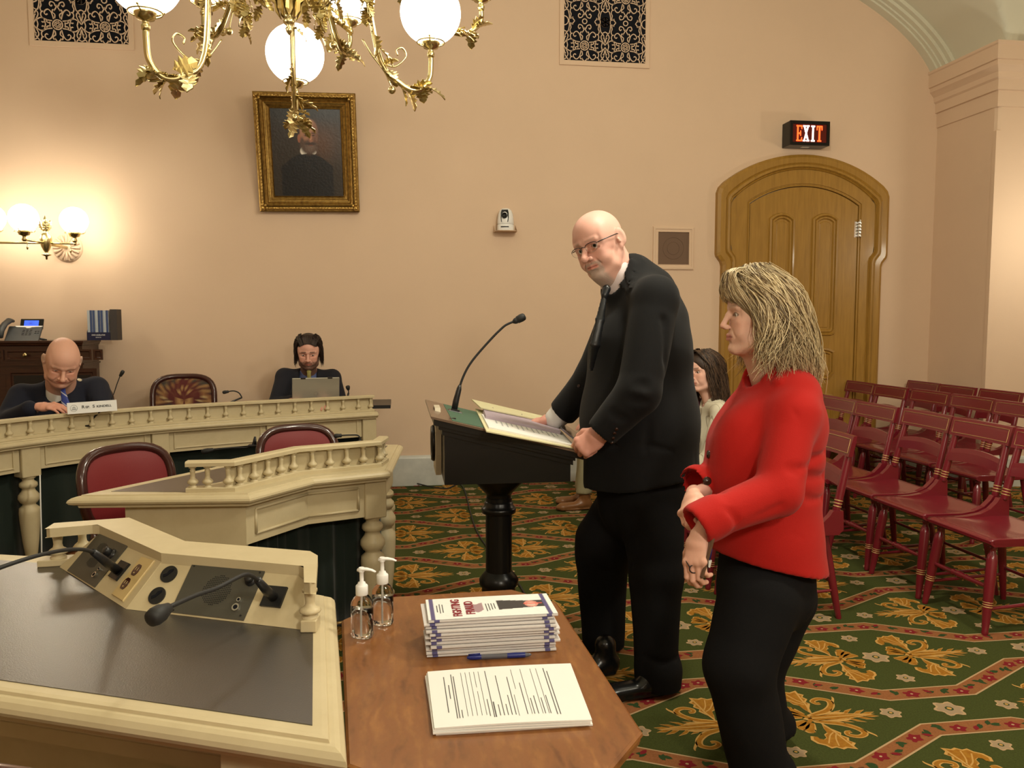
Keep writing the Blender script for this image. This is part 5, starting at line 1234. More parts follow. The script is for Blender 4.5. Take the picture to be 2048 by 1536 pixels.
m = MB(); turned(m, Q(1025, 645), Q(1050, 632), [(.004, 0), (.011, .15), (.013, .3), (.012, .34), (.015, .4), (.0165, .7), (.015, .92), (.010, 1), (0, 1)], 18); m.build('microphone_head', 'rubber', sh)

fix(lec)
# open ring binder on the slope
def sheet(quad, h0, h1, matn, name, parent, B=LP0, n_=LN, base=None): 
    o = plate(quad, B, n_, h0, h1, matn, name, parent); return o
bd = thing('ring_binder', 'open ring binder with printed pages and lilac divider edges lying on the lectern', 'binder', tuple(on(1050, 860, LP0, LN)))
sheet([(972, 866), (1150, 900), (1120, 862), (950, 820)], .003, .007, 'manila', 'cover', bd)
sheet([(969, 843), (1119, 875), (1114, 861), (964, 828)], .007, .024, 'lilac_paper', 'page_stack', bd)
sheet([(976, 861), (1148, 898), (1118, 866), (962, 834)], .007, .013, 'paper', 'open_page', bd)
sheet([(958, 829), (1117, 861), (1112, 851), (940, 811)], .026, .031, 'manila', 'back_cover', bd)
m = MB(); P = [on(x, y, LP0, LN)+LN*.0135 for x, y in ((978, 842), (1118, 872), (1134, 889), (984, 858))]
A_ = [np.array(p) for p in P]
for r in range(13):
    for c in range(2):
        u0 = .06+.07*r; v0, v1 = (.12, .80)
        f_ = lambda u, v: (A_[0]*(1-u)+A_[1]*u)*(1-v)+(A_[3]*(1-u)+A_[2]*u)*v
        if c == 0: m.add([f_(u0, v0), f_(u0+.022, v0), f_(u0+.022, v1-.2*((r*7) % 3 == 0)), f_(u0, v1-.2*((r*7) % 3 == 0))], [(0, 1, 2, 3)])
mat('ink_grey', (.40, .41, .41), .8)
m.build('printed_lines', 'ink_grey', bd, kind='stuff')
for px, py in ((982, 830), (1040, 843), (1098, 858)):
    c = Vector(on(px, py, LP0, LN)); m = MB(); m.tube([c+Vector(LN)*(.012+.022*math.sin(t))+Vector((0, -.016*math.cos(t), 0)) for t in np.linspace(0, pi, 9)], .0016, 6); m.build('ring', 'chrome', bd)
ph = thing('black_phone', 'black smartphone lying beside the speaker\'s hand on the binder', 'phone', tuple(on(1133, 880, LP0, LN)+LN*.03))
plate([(1117, 873), (1143, 896), (1149, 884), (1119, 861)], LP0, LN, .032, .040, 'phone_black', 'body', ph, bev=.001)
pn = thing('thin_pen', 'thin brown pen lying on the binder below the speaker\'s cuff', 'pen', tuple(on(1100, 848, LP0, LN)+LN*.03)); m = MB(); m.tube([on(1088, 843, LP0, LN)+LN*.036, on(1114, 853, LP0, LN)+LN*.036], .004, 8); m.build('barrel', 'brown_veneer', pn); fix(bd); fix(ph); fix(pn)

# ================================================================== CARD TABLE WITH THE HANDOUTS
ZT = .705
TB_ = [(-.090, 1.235), (-.045, 1.20), (.308, 1.150), (.404, 1.27), (.382, 1.915), (.285, 2.025), (-.022, 2.012), (-.142, 1.865)]
tb = thing('wooden_table', 'small worn wooden table with clipped corners holding the booklets and forms', 'table', (.13, 1.6, 0))
m = MB(); m.sweep([(x, y, ZT) for x, y in TB_], [(-.006, 0), (-.001, -.003), (0, -.008), (-.004, -.014), (-.004, -.018), (-.012, -.024), (-.03, -.024)], closed=True); ip = inset(TB_, .0055); m.prism(ip, ZT-.023, ZT); m.build('table_top', 'wood_table', tb)
ip = inset(TB_, .075); m = MB()
for i in range(8):
    a, b = np.array(ip[i]), np.array(ip[(i+1) % 8]); d = b-a; L = np.linalg.norm(d); d /= L; m2 = MB(); m2.box((0, 0, .60), (L, .018, ZT-.024), M=frame_M((a[0], a[1], 0), (d[0], d[1], 0), (-d[1], d[0], 0), (0, 0, 1))); m2.build('apron', 'wood_table', tb)
for (x, y) in ((.28, 1.26), (-.03, 1.29), (.28, 1.90), (-.03, 1.92)): m = MB(); m.lathe([(.016, 0), (.02, .02), (.014, .06), (.024, .3), (.028, .45), (.018, .50), (.030, .53), (.030, .682)], 16); o = m.build('leg', 'wood_table', tb); o.location = (x, y, 0)
fix(tb)
# stack of booklets, each a folded sheaf; the top one printed
mat('print', (1, 1, 1), .45, vcol='Col')
def cover_print(u, v):
    c = np.tile(np.array((.78, .78, .76)), (len(u), 1))
    def lay(m_, col): m_ = m_.astype(float).clip(0, 1)[:, None]; c[:] = c*(1-m_)+np.array(col)*m_
    lay((np.abs(((u*9+v*4) % 1)-.5) < .02)*(v > .72)*.35, (.5, .5, .5)); lay((np.abs(((u*7+v*3) % 1)-.5) < .02)*(v < .2)*.3, (.5, .5, .5))
    lay((u < .055)*(u > .018), (.09, .075, .20)); lay((u > .93)*(u < .965+.0*v), (.09, .075, .20))
    lay((u > .30)*(u < .44)*(v > .28+.05*np.sin(u*60))*(v < .66+.04*np.sin(u*45)), (.34, .22, .25))
    lay((u > .56)*(u < .93)*(v > .30+.10*(u-.56)*2)*(v < .72-.04*np.sin(u*9)), (.035, .033, .036)); lay(((u-.83)/.055)**2+((v-.52)/.16)**2 < 1, (.60, .25, .20)); lay(((u-.83)/.035)**2+((v-.50)/.10)**2 < 1, (.62, .40, .34)); lay((np.abs(v-.53) < .02)*(u > .77)*(u < .92), (.70, .10, .07))
    return c
x0, x1, y0, y1 = .052, .325, 1.617, 1.742; nb = 12; hb = .0068
first = None
ORD = ['bottom white booklet of the tall stack on the wooden table', 'booklet second from the bottom of the stack']+['booklet %s from the bottom of the stack with purple spine bands' % w_ for w_ in ('third', 'fourth', 'fifth', 'sixth', 'seventh', 'eighth', 'ninth', 'tenth')]+['']
for k in range(nb):
    rs = np.random.RandomState(k+3); dx, dy, rz = rs.uniform(-.006, .006), rs.uniform(-.005, .004), rs.uniform(-.02, .02)
    if k < 2: dx, dy = -.002-.003*k, .004
    if k == nb-2: dx, dy, rz = -.010, .003, .03
    if first is None:
        t = thing('printed_booklet', '', 'booklet', group='stack of booklets'); first = t
        m = MB(); L, D = x1-x0, y1-y0; cs = [(-D/2, .0), (D/2-.004, .0004), (D/2, .003), (D/2-.003, .0058), (-D/2, .0062)]
        cs = [(-D/2+.002, 0), (D/2, 0), (D/2, .0050), (0, .0062), (-D/2+.002, .0060), (-D/2-.0012, .0045), (-D/2-.0012, .0015)]
        m.prism([(y, z) for y, z in cs], -L/2, L/2, M=frame_M((0, 0, 0), (0, 1, 0), (0, 0, 1), (1, 0, 0))); m.build('pages', 'paper_edge', t)
        m = MB()
        for xs_ in (-L/2+.012, L/2-.024): m.prism([(-D/2-.0018, .0012), (-D/2-.0018, .0048), (-D/2+.001, .0064), (-D/2+.002, .0064), (-D/2+.002, .0)], xs_, xs_+.011, M=frame_M((0, 0, 0), (0, 1, 0), (0, 0, 1), (1, 0, 0)))
        m.build('spine_band', 'ink_blue', t, kind='stuff')
    else: t = dup(first)
    t['label'] = (ORD[k] if k < nb-1 else 'top booklet of the stack, with red lettering and a dark photograph on its cover')
    if k == nb-2: t['label'] = 'booklet just under the top one, sticking out to the left'
    t.location = ((x0+x1)/2+dx, (y0+y1)/2+dy, ZT+.0005+k*hb); t.rotation_euler = (0, 0, rz)
me = grid_canvas(120, 60, cover_print, lambda u, v: np.stack([(u-.5)*L, (v-.5)*D, .0066+.002*np.sin(u*pi)*(v*0+1)*.3], 1)); me.materials.append(MATS['print']); link('cover', me, t)
rotM = lambda x, y: Matrix.Translation((x, y, .0074)) @ Matrix.Rotation(pi/2, 4, 'Z')
text_obj('FIGHTING', .026, 'ink_red', t, rotM(-.073, .0), sx=.86, bold=.0006); text_obj('FRAUD', .026, 'ink_red', t, rotM(-.045, -.004), sx=.95, bold=.0006)
for k, w_ in enumerate((.04, .055, .048)):
    m = MB(); m.box((-.116+k*.006, -w_/2, .0070), (-.114+k*.006, w_/2, .0072)); m.build('print_line', 'ink', t)
for k in range(4): m = MB(); m.box((-.010+k*.006, -.03+.004*k, .0074), (-.008+k*.006, .015, .0076)); m.build('print_line', 'ink', t)
# ballpoint pen
a, b = PZ(934, 1315, ZT+.006), PZ(1063, 1309, ZT+.006); t = thing('ballpoint_pen', 'blue retractable pen with clear barrel lying in front of the booklet stack', 'pen', tuple(a)); R_ = lambda s: Vector(tuple((b-a)*s))
for nm, mt, s0, s1, prof in (('tip_grip', 'pen_blue', 0, .22, [(.0025, 0), (.0050, .25), (.0056, .6), (.005, 1)]), ('barrel', 'pen_clear', .22, .62, [(.005, 0), (.005, 1)]), ('rubber_grip', 'pen_blue', .62, .90, [(.0054, 0), (.0058, .5), (.0054, 1)]), ('cone', 'pen_clear', .90, 1.0, [(.0048, 0), (.003, .8), (.001, 1)])):
    m = MB(); turned(m, R_(s0), R_(s1), prof, 14); m.build(nm, mt, t)
m = MB(); m.tube([R_(.02)+Vector((0, -.001, .006)), R_(.20)+Vector((0, -.002, .0075))], .0016, 6); m.build('clip', 'pen_blue', t)
# stack of forms
cs = [PZ(855, 1357, ZT), PZ(869, 1472, ZT), PZ(1184, 1455, ZT), PZ(1141, 1340, ZT)]; c0 = sum(cs)/4
for k in range(4):
    t = thing('paper_form', ['lowest white sheet of the loose form stack on the table', 'second white sheet from the bottom of the form stack', 'white sheet just under the top form of the stack', 'top printed form with ruled lines lying nearest on the wooden table'][k], 'paper', tuple(c0), group='stack of forms')
    rs = np.random.RandomState(k+20); ox, oy, rr = rs.uniform(-.004, .004), rs.uniform(-.003, .003), rs.uniform(-.02, .02)
    if k == 3: ox = oy = rr = 0
    z0 = .0006+k*.0034; N = 14; v = []
    for lay in (0, 1):
        for j in range(2):
            for i in range(N+1):
                u = i/N; p = (cs[0]*(1-u)+cs[3]*u) if j else (cs[1]*(1-u)+cs[2]*u); p = p-c0; x, y = p[0]*math.cos(rr)-p[1]*math.sin(rr)+ox, p[0]*math.sin(rr)+p[1]*math.cos(rr)+oy
                v.append((x, y, z0+(.0031 if lay else 0)+.0022*math.sin(u*pi)*(k/3)))
    f = []
    for i in range(N): f += [(N+1+i, N+2+i, i+1, i), (2*(N+1)+i, 2*(N+1)+i+1, 3*(N+1)+i+1, 3*(N+1)+i), (i, i+1, 2*(N+1)+i+1, 2*(N+1)+i), (N+1+i+1, N+1+i, 3*(N+1)+i, 3*(N+1)+i+1)]
    f += [(0, 2*(N+1), 3*(N+1), N+1), (N, 2*N+1, 4*N+3, 3*N+2)]
    m = MB(); m.add(v, f); o = m.build('sheet', 'paper', t)
    if k == 3:
        m = MB(); zf = lambda u: z0+.0033+.0022*math.sin(u*pi)
        def ln(u, v0, v1, w_=.0011):
            pts = []
            for (uu, vv) in ((u, v0), (u+w_/.27, v0), (u+w_/.27, v1), (u, v1)):
                p = (cs[1]*(1-uu)+cs[2]*uu)*(1-vv)+(cs[0]*(1-uu)+cs[3]*uu)*vv-c0; pts.append((p[0], p[1], zf(uu)+.0002))
            m.add(pts, [(0, 1, 2, 3)])
        for (u, v0, v1, w_) in ((.10, .22, .86, .0016), (.125, .45, .70, .0016), (.15, .12, .90, .0016), (.165, .12, .86, .0016), (.185, .12, .25, .0014), (.22, .14, .92, .0008), (.25, .14, .92, .0008), (.28, .14, .92, .0008), (.31, .14, .55, .0008), (.31, .62, .92, .0008), (.34, .14, .92, .0008), (.36, .12, .4, .0014), (.385, .10, .92, .0014), (.395, .10, .35, .0022), (.425, .12, .3, .0014), (.45, .12, .82, .0014), (.475, .12, .3, .0014), (.50, .12, .45, .0014), (.525, .12, .78, .0014), (.545, .1, .45, .0008), (.565, .55, .92, .0008), (.60, .12, .66, .0014), (.63, .12, .92, .0008), (.645, .12, .38, .0014), (.67, .12, .42, .0014), (.70, .12, .92, .0008), (.715, .12, .38, .0014), (.74, .12, .92, .0008), (.75, .12, .42, .0014), (.79, .1, .92, .0016), (.81, .1, .86, .0016)): ln(u, v0, v1, w_)
        m.build('printed_lines', 'ink', t, kind='stuff')
# hand sanitizer bottles
bot0 = None
for k, (px, py, lab, rz) in enumerate(((725, 1277, 'clear pump bottle of hand sanitizer nearer the camera, on the left corner of the table', -.35), (766, 1251, 'clear pump bottle of hand sanitizer standing behind the other one', -.2))):
    p = PZ(px, py-3, ZT)
    if bot0 is None:
        t = bot0 = thing('pump_bottle', lab, 'bottle', group='hand sanitizer bottles')
        def oval(prof, n=28): 
            v = []; 
            for a_, b_, z in prof:
                for q in range(n): th = 2*pi*q/n; c, s_ = math.cos(th), math.sin(th); r = (abs(c)**2.8+abs(s_)**2.8)**(-1/2.8); v.append((a_*c*r, b_*s_*r, z))
            f = [(i*n+q, i*n+(q+1) % n, (i+1)*n+(q+1) % n, (i+1)*n+q) for i in range(len(prof)-1) for q in range(n)]+[tuple(reversed(range(n))), tuple(range((len(prof)-1)*n, len(prof)*n))]; return v, f
        m = MB(); v, f = oval([(.020, .013, 0), (.0235, .0165, .003), (.0245, .0175, .008), (.0238, .017, .014), (.0245, .0175, .020), (.0245, .0175, .072), (.0235, .0165, .080), (.018, .014, .090), (.012, .012, .095), (.0115, .0115, .100)]); m.add(v, f, 0, True); m.build('bottle_shell', 'clear_plastic', t)
        m = MB(); v, f = oval([(.019, .012, .0015), (.0225, .0155, .004), (.0230, .0162, .020), (.0232, .0163, .066)]); m.add(v, f, 0, True); m.build('gel', 'gel', t)
        m = MB(); m.lathe([(.0022, .006), (.0022, .098)], 8); m.build('dip_tube', 'white_plastic', t)
        m = MB(); m.lathe([(.0128, .096), (.0135, .097), (.0135, .116), (.012, .118), (.009, .120), (.008, .124), (.0045, .126), (.0045, .146), (.006, .147), (.006, .150)], 20); m.build('collar', 'white_plastic', t)
        m = MB(); m.tube([(-.008, 0, .151), (0, 0, .153), (.012, 0, .154), (.024, 0, .1525), (.033, 0, .149)], [.006, .0068, .0055, .004, .003], 10, flat=(1.2, .6)); m.lathe([(.007, .148), (.0075, .155), (.006, .157)], 14); m.build('pump_head', 'white_plastic', t)
    else: t = dup(bot0); t['label'] = lab
    t.location = (p[0], p[1], ZT+.0004); t.rotation_euler = (0, 0, rz)

# ================================================================== SIDEBOARD AND THE THINGS ON IT
CXR, CYF, CZ = -2.377, 6.47, 1.262
cb = thing('cherry_sideboard', 'dark cherry sideboard against the wall behind the bald man at the left', 'cabinet', (-3.0, 6.65, 0))
m = MB(); m.box((-3.62, CYF+.03, 0), (CXR-.02, WY-.032, CZ-.02)); m.build('body', 'cherry_wood', cb)
m = MB(); m.sweep([(-3.65, WY-.032, CZ), (-3.65, CYF, CZ), (CXR, CYF, CZ), (CXR, WY-.032, CZ)][::1], [(0, 0), (0, -.014), (-.006, -.018), (-.012, -.034), (-.02, -.04), (-.03, -.04), (-.03, 0)]) ; m.box((-3.64, CYF+.01, CZ-.03), (CXR-.01, WY-.032, CZ-.0005)); m.build('cabinet_top', 'cherry_wood', cb)
def px_x(px, y=CYF+.02): return PY(px, 700, y)[0]
def raised(x0, x1, z0, z1, name, par, fr=.014, dep=.012, matp='cherry_wood'):
    m = MB(); y = CYF+.03; m.sweep([(x0, y, z0), (x1, y, z0), (x1, y, z1), (x0, y, z1)], [(0, 0), (0, dep), (-fr, dep), (-fr-.006, dep*.3), (-fr-.008, 0)], closed=True, up=(0, -1, 0)); m.box((x0+.005, y-.003, z0+.005), (x1-.005, y, z1-.005)); return m.build(name, matp, par)
d = raised(px_x(10), px_x(183), 1.115, 1.195, 'drawer', cb); 
for kx in (52, 142): m = MB(); m.lathe([(.006, 0), (.006, .014), (.016, .018), (.017, .026), (.010, .031), (0, .032)], 16, (px_x(kx), CYF+.02, 1.155), M=Matrix.Rotation(pi/2, 3, 'X')); m.build('knob', 'brass', d)
raised(px_x(186), px_x(205), 1.115, 1.195, 'side_panel', cb); raised(px_x(-60), px_x(6), 1.115, 1.195, 'side_panel', cb)
m = MB(); m.box((-3.63, CYF+.01, 1.075), (CXR-.012, CYF+.04, 1.092)); m.box((CXR-.024, CYF+.02, 1.078), (CXR-.008, WY-.032, 1.09)); m.build('waist_moulding', 'cherry_wood', cb)
dr = raised(px_x(10), px_x(98), .15, 1.05, 'door', cb, fr=.03); m = MB(); m.box((px_x(10)+.05, CYF+.024, .2), (px_x(98)-.05, CYF+.028, 1.0)); m.build('glass', 'phone_black', dr)
dr = raised(px_x(100), px_x(192), .15, 1.05, 'door', cb, fr=.03); m = MB(); m.box((px_x(100)+.05, CYF+.024, .2), (px_x(192)-.05, CYF+.028, 1.0)); m.build('glass', 'phone_black', dr)
fix(cb)
# desk telephone
pc = PY(45, 682, 6.60); t = thing('desk_telephone', 'grey desk telephone with a lit blue screen on the left end of the sideboard', 'telephone', (pc[0], 6.60, CZ), math.radians(8))
T3 = Matrix.Rotation(math.radians(48), 4, 'X')
m = MB(); m.box((-.105, -.10, 0), (.13, .09, .012), M=Matrix.Translation((0, 0, .045)) @ Matrix.Rotation(math.radians(40), 4, 'X'), bev=.005); m.box((-.08, .02, .0), (.10, .05, .07)); m.build('body', 'grey_plastic', t)
m = MB(); m.tube([(.115, .02, .012), (.145, .07, .002)], .008, 8); m.build('stand', 'grey_plastic', t)
Mt = Matrix.Translation((.045, .075, .125)) @ Matrix.Rotation(math.radians(62), 4, 'X')
m = MB(); m.box((-.075, -.045, -.006), (.085, .045, .004), M=Mt, bev=.003); m.build('display_housing', 'phone_black', t)
def scr(u, v): c = np.tile(np.array((.03, .09, .75)), (len(u), 1)); g = np.exp(-(((u-.45)/.2)**2+((v-.55)/.25)**2))[:, None]; return c*(1-.6*g)+np.array((.02, .03, .10))*g*.6
mat('screen_print', (1, 1, 1), .3, vcol='Col', emit=.9)
me = grid_canvas(30, 20, scr, lambda u, v: np.array([tuple(Mt @ Vector((-.048+.100*a, -.026+.056*b, .0046))) for a, b in zip(u, v)])); me.materials.append(MATS['screen_print']); link('screen', me, t)
Mk = Matrix.Translation((0, 0, .045)) @ Matrix.Rotation(math.radians(40), 4, 'X')
m = MB(); m.prism([(-.06, .085), (.13, .085), (.12, .074), (.055, .070), (.045, .060), (.022, .060), (.012, .070), (-.05, .074)], .012, .016, M=Mk); m.build('trim_bar', 'white_plastic', t)
for r in range(4):
    for c in range(3): m = MB(); m.box((.0+c*.024, .036-r*.018, .012), (.016+c*.024, .046-r*.018, .015), M=Mk); m.build('key', 'black_plastic', t)
for c in range(4): m = MB(); m.box((.085+.018*(c % 2), .020-.02*(c//2), .012), (.097+.018*(c % 2), .032-.02*(c//2), .015), M=Mk); m.build('key', 'black_plastic', t)
m = MB(); m.tube([(-.125, -.09, .025), (-.128, -.06, .075), (-.115, .0, .125), (-.095, .055, .155), (-.085, .08, .15)], [.020, .024, .021, .024, .020], 12, flat=(1.15, .7)); m.build('handset', 'grey_plastic', t)
# literature box
bx0, bx1 = PY(173, 640, 6.62)[0], PY(219, 640, 6.62)[0]; zt_ = CZ
t = thing('literature_box', 'dark blue cardboard holder printed with white words on the sideboard', 'box', ((bx0+bx1)/2, 6.66, CZ)); hw = (bx1-bx0)/2
m = MB(); m.box((-hw, -.045, 0), (hw, -.041, .062)); m.box((-hw, .045, 0), (hw, .049, .20)); m.box((-hw, -.041, 0), (hw, .045, .003))
m.prism([(-.045, .0), (.049, 0), (.049, .20), (.02, .20), (-.01, .10), (-.045, .062)], -hw, -hw+.003, M=frame_M((0, 0, 0), (0, 1, 0), (0, 0, 1), (1, 0, 0))); m.prism([(-.045, .0), (.049, 0), (.049, .20), (.02, .20), (-.01, .10), (-.045, .062)], hw, hw+.003, M=frame_M((0, 0, 0), (0, 1, 0), (0, 0, 1), (1, 0, 0))); m.build('holder', 'navy', t)
text_obj('OHIO LEGISLATIVE', .013, 'white_plastic', t, Matrix.Translation((0, -.0455, .040)) @ Matrix.Rotation(pi/2, 4, 'X'), sx=.9, bold=.0003)
text_obj('SERVICES', .010, 'white_plastic', t, Matrix.Translation((0, -.0455, .022)) @ Matrix.Rotation(pi/2, 4, 'X'))
for k in range(8):
    b_ = MB(); wv = 2*(hw-.006)/8; x_ = -hw+.005+k*wv; b_.box((0, -.038, .004), (wv*.88, .040, .232)); b_.box((wv*.86, -.0385, .004), (wv*.90, .0405, .2325), mi=1); o = b_.build('blue_book', ['book_blue' if k % 3 else 'book_pale', 'paper'], None)
    o.location = ((bx0+bx1)/2+x_, 6.66, CZ); tag(o, '%s slim %s book from the left in the blue holder on the sideboard' % (['first', 'second', 'third', 'fourth', 'fifth', 'sixth', 'seventh', 'last'][k], 'blue-spined' if k % 3 else 'pale-edged'), 'book', 'slim books in the blue holder'); o.rotation_euler = (0, 0, 0)
o = MB().box((0, -.05, 0), (.052, .055, .24)).build('dark_binder', 'dark_card'); o.location = (bx1+.006, 6.66, CZ); tag(o, 'tall dark grey binder standing at the right end of the sideboard', 'binder')
# nameplate on the dais rail
a, b = PY(135, 822, 4.93), PY(234, 810, 5.10); t = thing('name_plate', 'white name plate with the printed words facing out on the dais before the bald man', 'sign', tuple((a+b)/2*np.array([1, 1, 0])+np.array([0, 0, .868])), math.atan2(b[1]-a[1], b[0]-a[0])); L = math.hypot(b[0]-a[0], b[1]-a[1])
m = MB(); m.box((-L/2, -.002, .0), (L/2, .002, .066), M=Matrix.Rotation(-.12, 4, 'X')); m.box((-L/2, .0, 0), (L/2, .04, .003)); m.build('plate', 'white_plastic', t)
Mn = Matrix.Rotation(-.12, 4, 'X') @ Matrix.Translation((0, -.0028, 0))
R9 = Matrix.Rotation(pi/2, 4, 'X')
text_obj('R', .024, 'ink', t, Mn @ Matrix.Translation((-.052, 0, .036)) @ R9, sx=1.1, bold=.0006); text_obj('EP.', .018, 'ink', t, Mn @ Matrix.Translation((-.027, 0, .034)) @ R9, sx=1.15, bold=.0005)
text_obj('S', .024, 'ink', t, Mn @ Matrix.Translation((.006, 0, .036)) @ R9, sx=1.1, bold=.0006); text_obj('KINDELL', .018, 'ink', t, Mn @ Matrix.Translation((.064, 0, .034)) @ R9, sx=1.2, bold=.0005)
m = MB(); m.tube([(-L/2+.035+.019*math.cos(q), -.003-.00*q, .033+.019*math.sin(q)) for q in np.linspace(0, 2*pi, 25)], .0012, 4, cap=False); m.prism([(-.012, -.010), (.012, -.010), (.010, -.002), (-.010, -.002)], 0, .001, M=Matrix.Translation((-L/2+.035, -.004, .033)) @ R9); m.prism([(-.012, .002), (.012, .002), (.0, .010)], 0, .001, M=Matrix.Translation((-L/2+.035, -.004, .033)) @ R9); o = m.build('seal', 'ink_grey', t, kind='stuff'); o.matrix_local = Matrix.Rotation(-.12, 4, 'X')
# laptop
a, b = PY(585, 792, 5.93), PY(677, 788, 5.99); c = (a+b)/2; t = thing('laptop', 'open silver laptop seen from behind in front of the bearded man', 'laptop', (c[0], c[1], .7765), math.atan2(b[1]-a[1], b[0]-a[0])); L = .335
m = MB(); m.box((-L/2, 0, 0), (L/2, .235, .012), bev=.004); m.build('keyboard_base', 'silver_lid', t)
m = MB(); m.box((-L/2, -.004, 0), (L/2, .004, .218), M=Matrix.Translation((0, 0, .012)) @ Matrix.Rotation(.22, 4, 'X'), bev=.0035); lid = m.build('lid', 'silver_lid', t)
m = MB(); Ml = Matrix.Translation((0, 0, .012)) @ Matrix.Rotation(.22, 4, 'X'); m.tube([Ml @ Vector((.014*math.cos(q), -.0045, .10-.0+.014*math.sin(q))) for q in np.linspace(0, 2*pi, 20)], .0012, 4, cap=False); m.build('emblem', 'steel', lid)
for sx in (-.07-.02, .10): m = MB(); m.box((sx-.017, -.005, .210), (sx+.017, .005, .2185), M=Ml); m.build('hinge_cover', 'black_plastic', lid)
# cable along the baseboard
m = MB(); m.tube(spline([PZ(790, 968, .02), PZ(800, 960, .03), PZ(830, 966, .02), PZ(860, 973, .012), PZ(893, 977, .01), PZ(925, 972, .008), (.50, 5.2, .008), (.62, 4.1, .008), (.60, 3.45, .008)], 8), .005, 6); o = m.build('floor_cable', 'rubber'); tag(o, 'thin black cable running over the carpet beside the lectern', 'cable')
# ================================================================== PEOPLE
mat('skin', (1, 1, 1), .50, spec=.35, vcol='Col', sss=.06)
mat('eye', (1, 1, 1), .15, vcol='Col')
mat('suit_black', (.0075, .0077, .0085), .85, spec=.2, sheen=.05, bump=.15, bscale=700)
mat('trouser_black', (.008, .008, .009), .9, spec=.15, bump=.15, bscale=500)
mat('suit_navy', (.016, .018, .030), .85, spec=.2, sheen=.04, bump=.15, bscale=500)
mat('suit_charcoal', (.017, .017, .023), .85, spec=.2, sheen=.04)
mat('blazer_red', (.42, .012, .009), .85, spec=.2, sheen=.08, bump=.3, bscale=600)
mat('shirt_pink', (.62, .52, .52), .8, sheen=.1)
mat('shirt_white', (.66, .65, .62), .8, sheen=.1)
mat('shirt_blue', (.095, .125, .28), .8, sheen=.1)
mat('tie_black', (.010, .011, .013), .35)
mat('tie_olive', (.22, .19, .045), .5)
mat('tie_blue', (.03, .05, .26), .4)
mat('khaki', (.30, .27, .16), .85)
mat('shoe_brown', (.20, .085, .03), .35)
mat('shoe_black', (.008, .008, .008), .25)
mat('button_dark', (.03, .012, .008), .25)
mat('gold', (.75, .50, .15), .2, metal=1)
mat('pin_face', (.62, .55, .38), .3)
mat('lens', (.97, .97, .97), .02, trans=1, ior=1.05)
mat('frame_dark', (.02, .016, .018), .3)
mat('hair_strand', (1, 1, 1), .42, spec=.45, vcol='Col')
def stripes_mat(name, c1, c2, scale, axis, width=.15, rough=.8):
    m = mat(name, c1, rough); nt = m.node_tree; b = nt.nodes['Principled BSDF']; L = nt.links.new
    tc = nt.nodes.new('ShaderNodeTexCoord'); dp = nt.nodes.new('ShaderNodeVectorMath'); dp.operation = 'DOT_PRODUCT'; dp.inputs[1].default_value = axis; L(tc.outputs['Object'], dp.inputs[0])
    a = nt.nodes.new('ShaderNodeMath'); a.operation = 'MULTIPLY'; a.inputs[1].default_value = scale; L(dp.outputs['Value'], a.inputs[0])
    f = nt.nodes.new('ShaderNodeMath'); f.operation = 'FRACT'; L(a.outputs[0], f.inputs[0]); g = nt.nodes.new('ShaderNodeMath'); g.operation = 'LESS_THAN'; g.inputs[1].default_value = width; L(f.outputs[0], g.inputs[0])
    mx = nt.nodes.new('ShaderNodeMix'); mx.data_type = 'RGBA'; mx.inputs[6].default_value = (*c1, 1); mx.inputs[7].default_value = (*c2, 1); L(g.outputs[0], mx.inputs[0]); L(mx.outputs[2], b.inputs['Base Color']); return m
stripes_mat('blouse', (.58, .54, .42), (.34, .30, .22), 44, (.95, .25, -.1), .10)
stripes_mat('tie_striped', (.035, .06, .30), (.55, .55, .60), 22, (.6, 0, .8), .13, .4)
def sstep(a, b, x): q = np.clip((x-a)/(b-a), 0, 1); return q*q*(3-2*q)
def axes3(f, up):
    f = np.array(f, float); f /= np.linalg.norm(f); up = np.array(up, float); y = np.cross(up, f); y /= np.linalg.norm(y); z = np.cross(f, y); return np.stack([f, y, z], 1)
def img_dir(az, el=0, roll=0, at=(1024, 768)):
    """face axes: az degrees turned from the viewer towards the picture's left, el nod down, roll lean to the picture's left"""
    v = _ray(*at); v[2] = 0; v /= np.linalg.norm(v); rt = np.array([v[1], -v[0], 0]); a = math.radians(az); e = math.radians(el); r = math.radians(roll)
    fh = -math.cos(a)*v-math.sin(a)*rt; up = np.array([0, 0, 1.]); f = fh*math.cos(e)-up*math.sin(e); u2 = up*math.cos(e)+fh*math.sin(e)
    # roll about the viewing axis
    k = -v; R = lambda q: q*math.cos(r)+np.cross(k, q)*math.sin(r)+k*(k@q)*(1-math.cos(r)); return axes3(R(f), R(u2))
SK = np.array(srgb(214, 165, 150))
